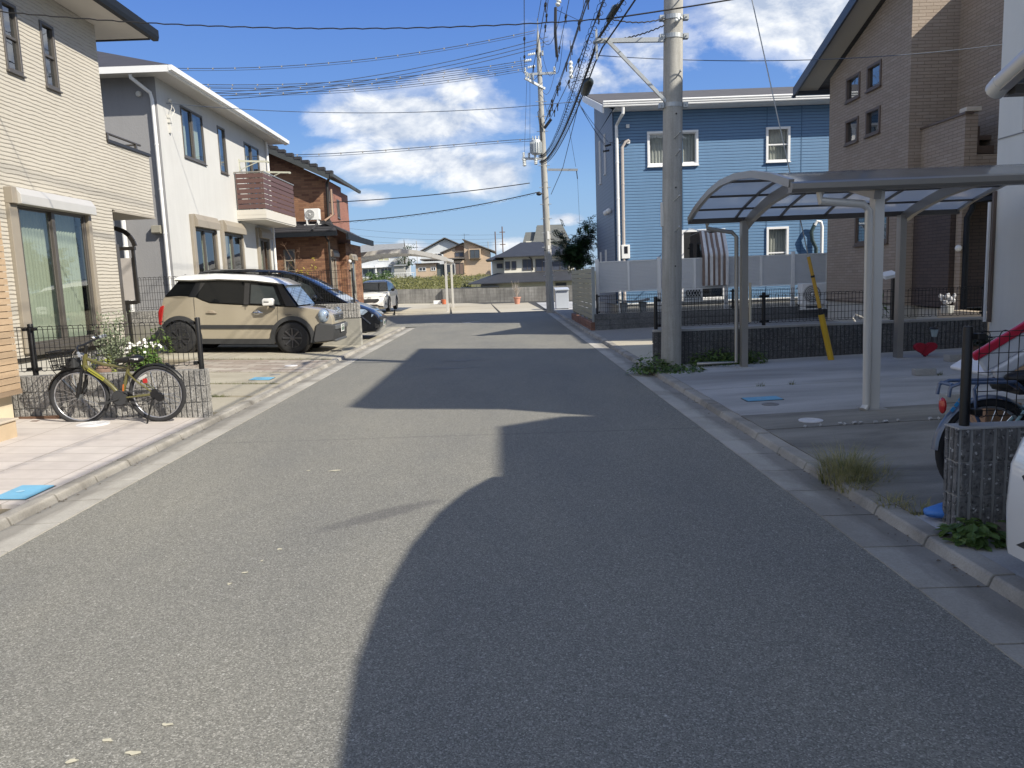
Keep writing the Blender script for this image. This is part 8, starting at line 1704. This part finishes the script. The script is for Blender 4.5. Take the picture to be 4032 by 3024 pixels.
# planting by the cream house
M_BED = M_SOIL; w = MB(); rgp = random.Random(4)
leafy(w, -6.38, 13.55, .16, .28, 620, .46, rgp, .075); t = thing('flower_bush', 'leafy bush with white flowers behind the black mesh fence', 'flowers', (-6.38, 13.55, .16)); w.build('leaves', leafmat('periwinkle_leaf', [(.05, .11, .025), (.11, .20, .04), (.18, .29, .07)], .3), t)
w = MB()
for _ in range(30):
    a = rgp.uniform(0, 2*pi); d = .32*math.sqrt(rgp.random()); c = Vector((-6.33+d*cos(a)+.04, 13.5+d*sin(a)-.10, .66-.6*d+rgp.uniform(-.03, .12))); n0 = Vector((rgp.uniform(-.2, .7), -1, rgp.uniform(.1, 1.2))).normalized(); u = n0.orthogonal().normalized(); v = n0.cross(u)
    for k in range(5): b0 = 2*pi*k/5; e1 = u*cos(b0)+v*sin(b0); e2 = u*cos(b0+.55)+v*sin(b0+.55); e0 = u*cos(b0-.55)+v*sin(b0-.55); w.add([c, c+e0*.018, c+e1*.028, c+e2*.018], [(0, 1, 2, 3)])
w.build('flowers', plain('white_petal', (.80, .80, .78), .6, var=.03), t)
t = thing('garden_shrub', 'loose silvery green shrub by the cream house wall', 'shrub', (-6.9, 13.5, .18)); w = MB()
for k in range(30):
    a = rgp.uniform(0, 2*pi); e = Vector((-6.85+.40*cos(a)*rgp.random(), 13.5+.3*sin(a)*rgp.random(), rgp.uniform(.5, 1.25))); w.tube([(-6.85, 13.5, .18), (-6.85+(e.x+6.85)*.5, 13.5+(e.y-13.5)*.5, e.z*.6), e], [.009, .006, .002], 4)
    for j in range(34): q = Vector((-6.85, 13.5, .18)).lerp(e, rgp.uniform(.25, 1.0))+Vector((rgp.gauss(0, .045), rgp.gauss(0, .045), 0)); d = Vector((rgp.uniform(-1, 1), rgp.uniform(-1, 1), rgp.uniform(0, 1))).normalized()*.07; s_ = d.orthogonal().normalized()*.014; w.add([q, q+d*.5+s_, q+d, q+d*.5-s_], [(0, 1, 2, 3)])
w.build('twigs', leafmat('silvery_leaf', [(.10, .13, .08), (.20, .24, .15), (.32, .35, .25)], .25), t)
w = MB(); leafy(w, -7.0, 12.6, .16, .24, 160, .26, rgp, .08); leafy(w, -6.75, 12.9, .16, .2, 130, .4, rgp, .06); tuft(w, -6.5, 13.9, .16, .2, 70, .8, rgp, .010); w.build('ground_plants', leafmat('lime_leaf', [(.14, .18, .02), (.26, .30, .05), (.34, .36, .10)], .35), label='lime-green low plants between the shrub and the fence, behind the bicycle', cat='plants')
for k, (x, y, r_, lab) in enumerate(((-6.68, 12.75, .14, 'reddish-brown rock between the lime plants and the flower bush'), (-6.95, 12.4, .09, 'smaller dark rock left of the reddish-brown rock, behind the fence'), (-6.15, 13.1, .07, 'small rock right of the flower bush'))):
    w = MB(); w.sph((x, y, zl(x)+r_*.4), (r_, r_*.8, r_*.75), 9, 6); w.v = [(a+rgp.uniform(-.012, .012), b_+rgp.uniform(-.012, .012), c+rgp.uniform(-.012, .012)) for a, b_, c in w.v]; w.build('rock', plain('rock_%d' % k, (.20, .13, .10) if k == 0 else (.12, .11, .10), .9, var=.4, scale=14, bmp=.6), smooth='all', label=lab, cat='rock')
w = MB(); leafy(w, -7.35, 16.3, .2, .3, 130, .6, rgp, .09); w.build('potted_plant', M_WEED, label='leafy green plant in shadow behind the rear wheel of the beige car', cat='plant')
w = MB(); w.box(-7.75, -7.55, 15.2, 15.5, .2, .42); w.build('plastic_box', M_PLAST, label='dark storage box on the ground behind the beige car', cat='box', bevel=.008)
w = MB(); w.box(-3.85, -3.62, 16.95, 17.02, zl(-3.7), zl(-3.7)+.03); w.build('drain_cover', M_IRON, label='small dark drain cover in front of the beige car bumper', cat='drain cover')
w = MB(); w.tube([(-6.5, 9.15, .12), (-6.0, 9.12, .13), (-5.2, 9.1, .11), (-4.0, 9.12, .09)], .012, 6); w.build('garden_hose', plain('dark_hose_rubber', (.06, .03, .02), .6), smooth='all', label='thin dark hose lying behind the block wall', cat='hose') if False else None
w = MB(); w.box(-6.3, -5.1, 8.66, 8.72, .12, .16); w.box(-6.3, -5.25, 8.50, 8.56, .10, .135); w.build('timber_strip', plain('brown_timber', (.12, .065, .04), .8, var=.3, scale=20), label='brown timber edging strips by the gravel at the front bicycle wheel', cat='timber')
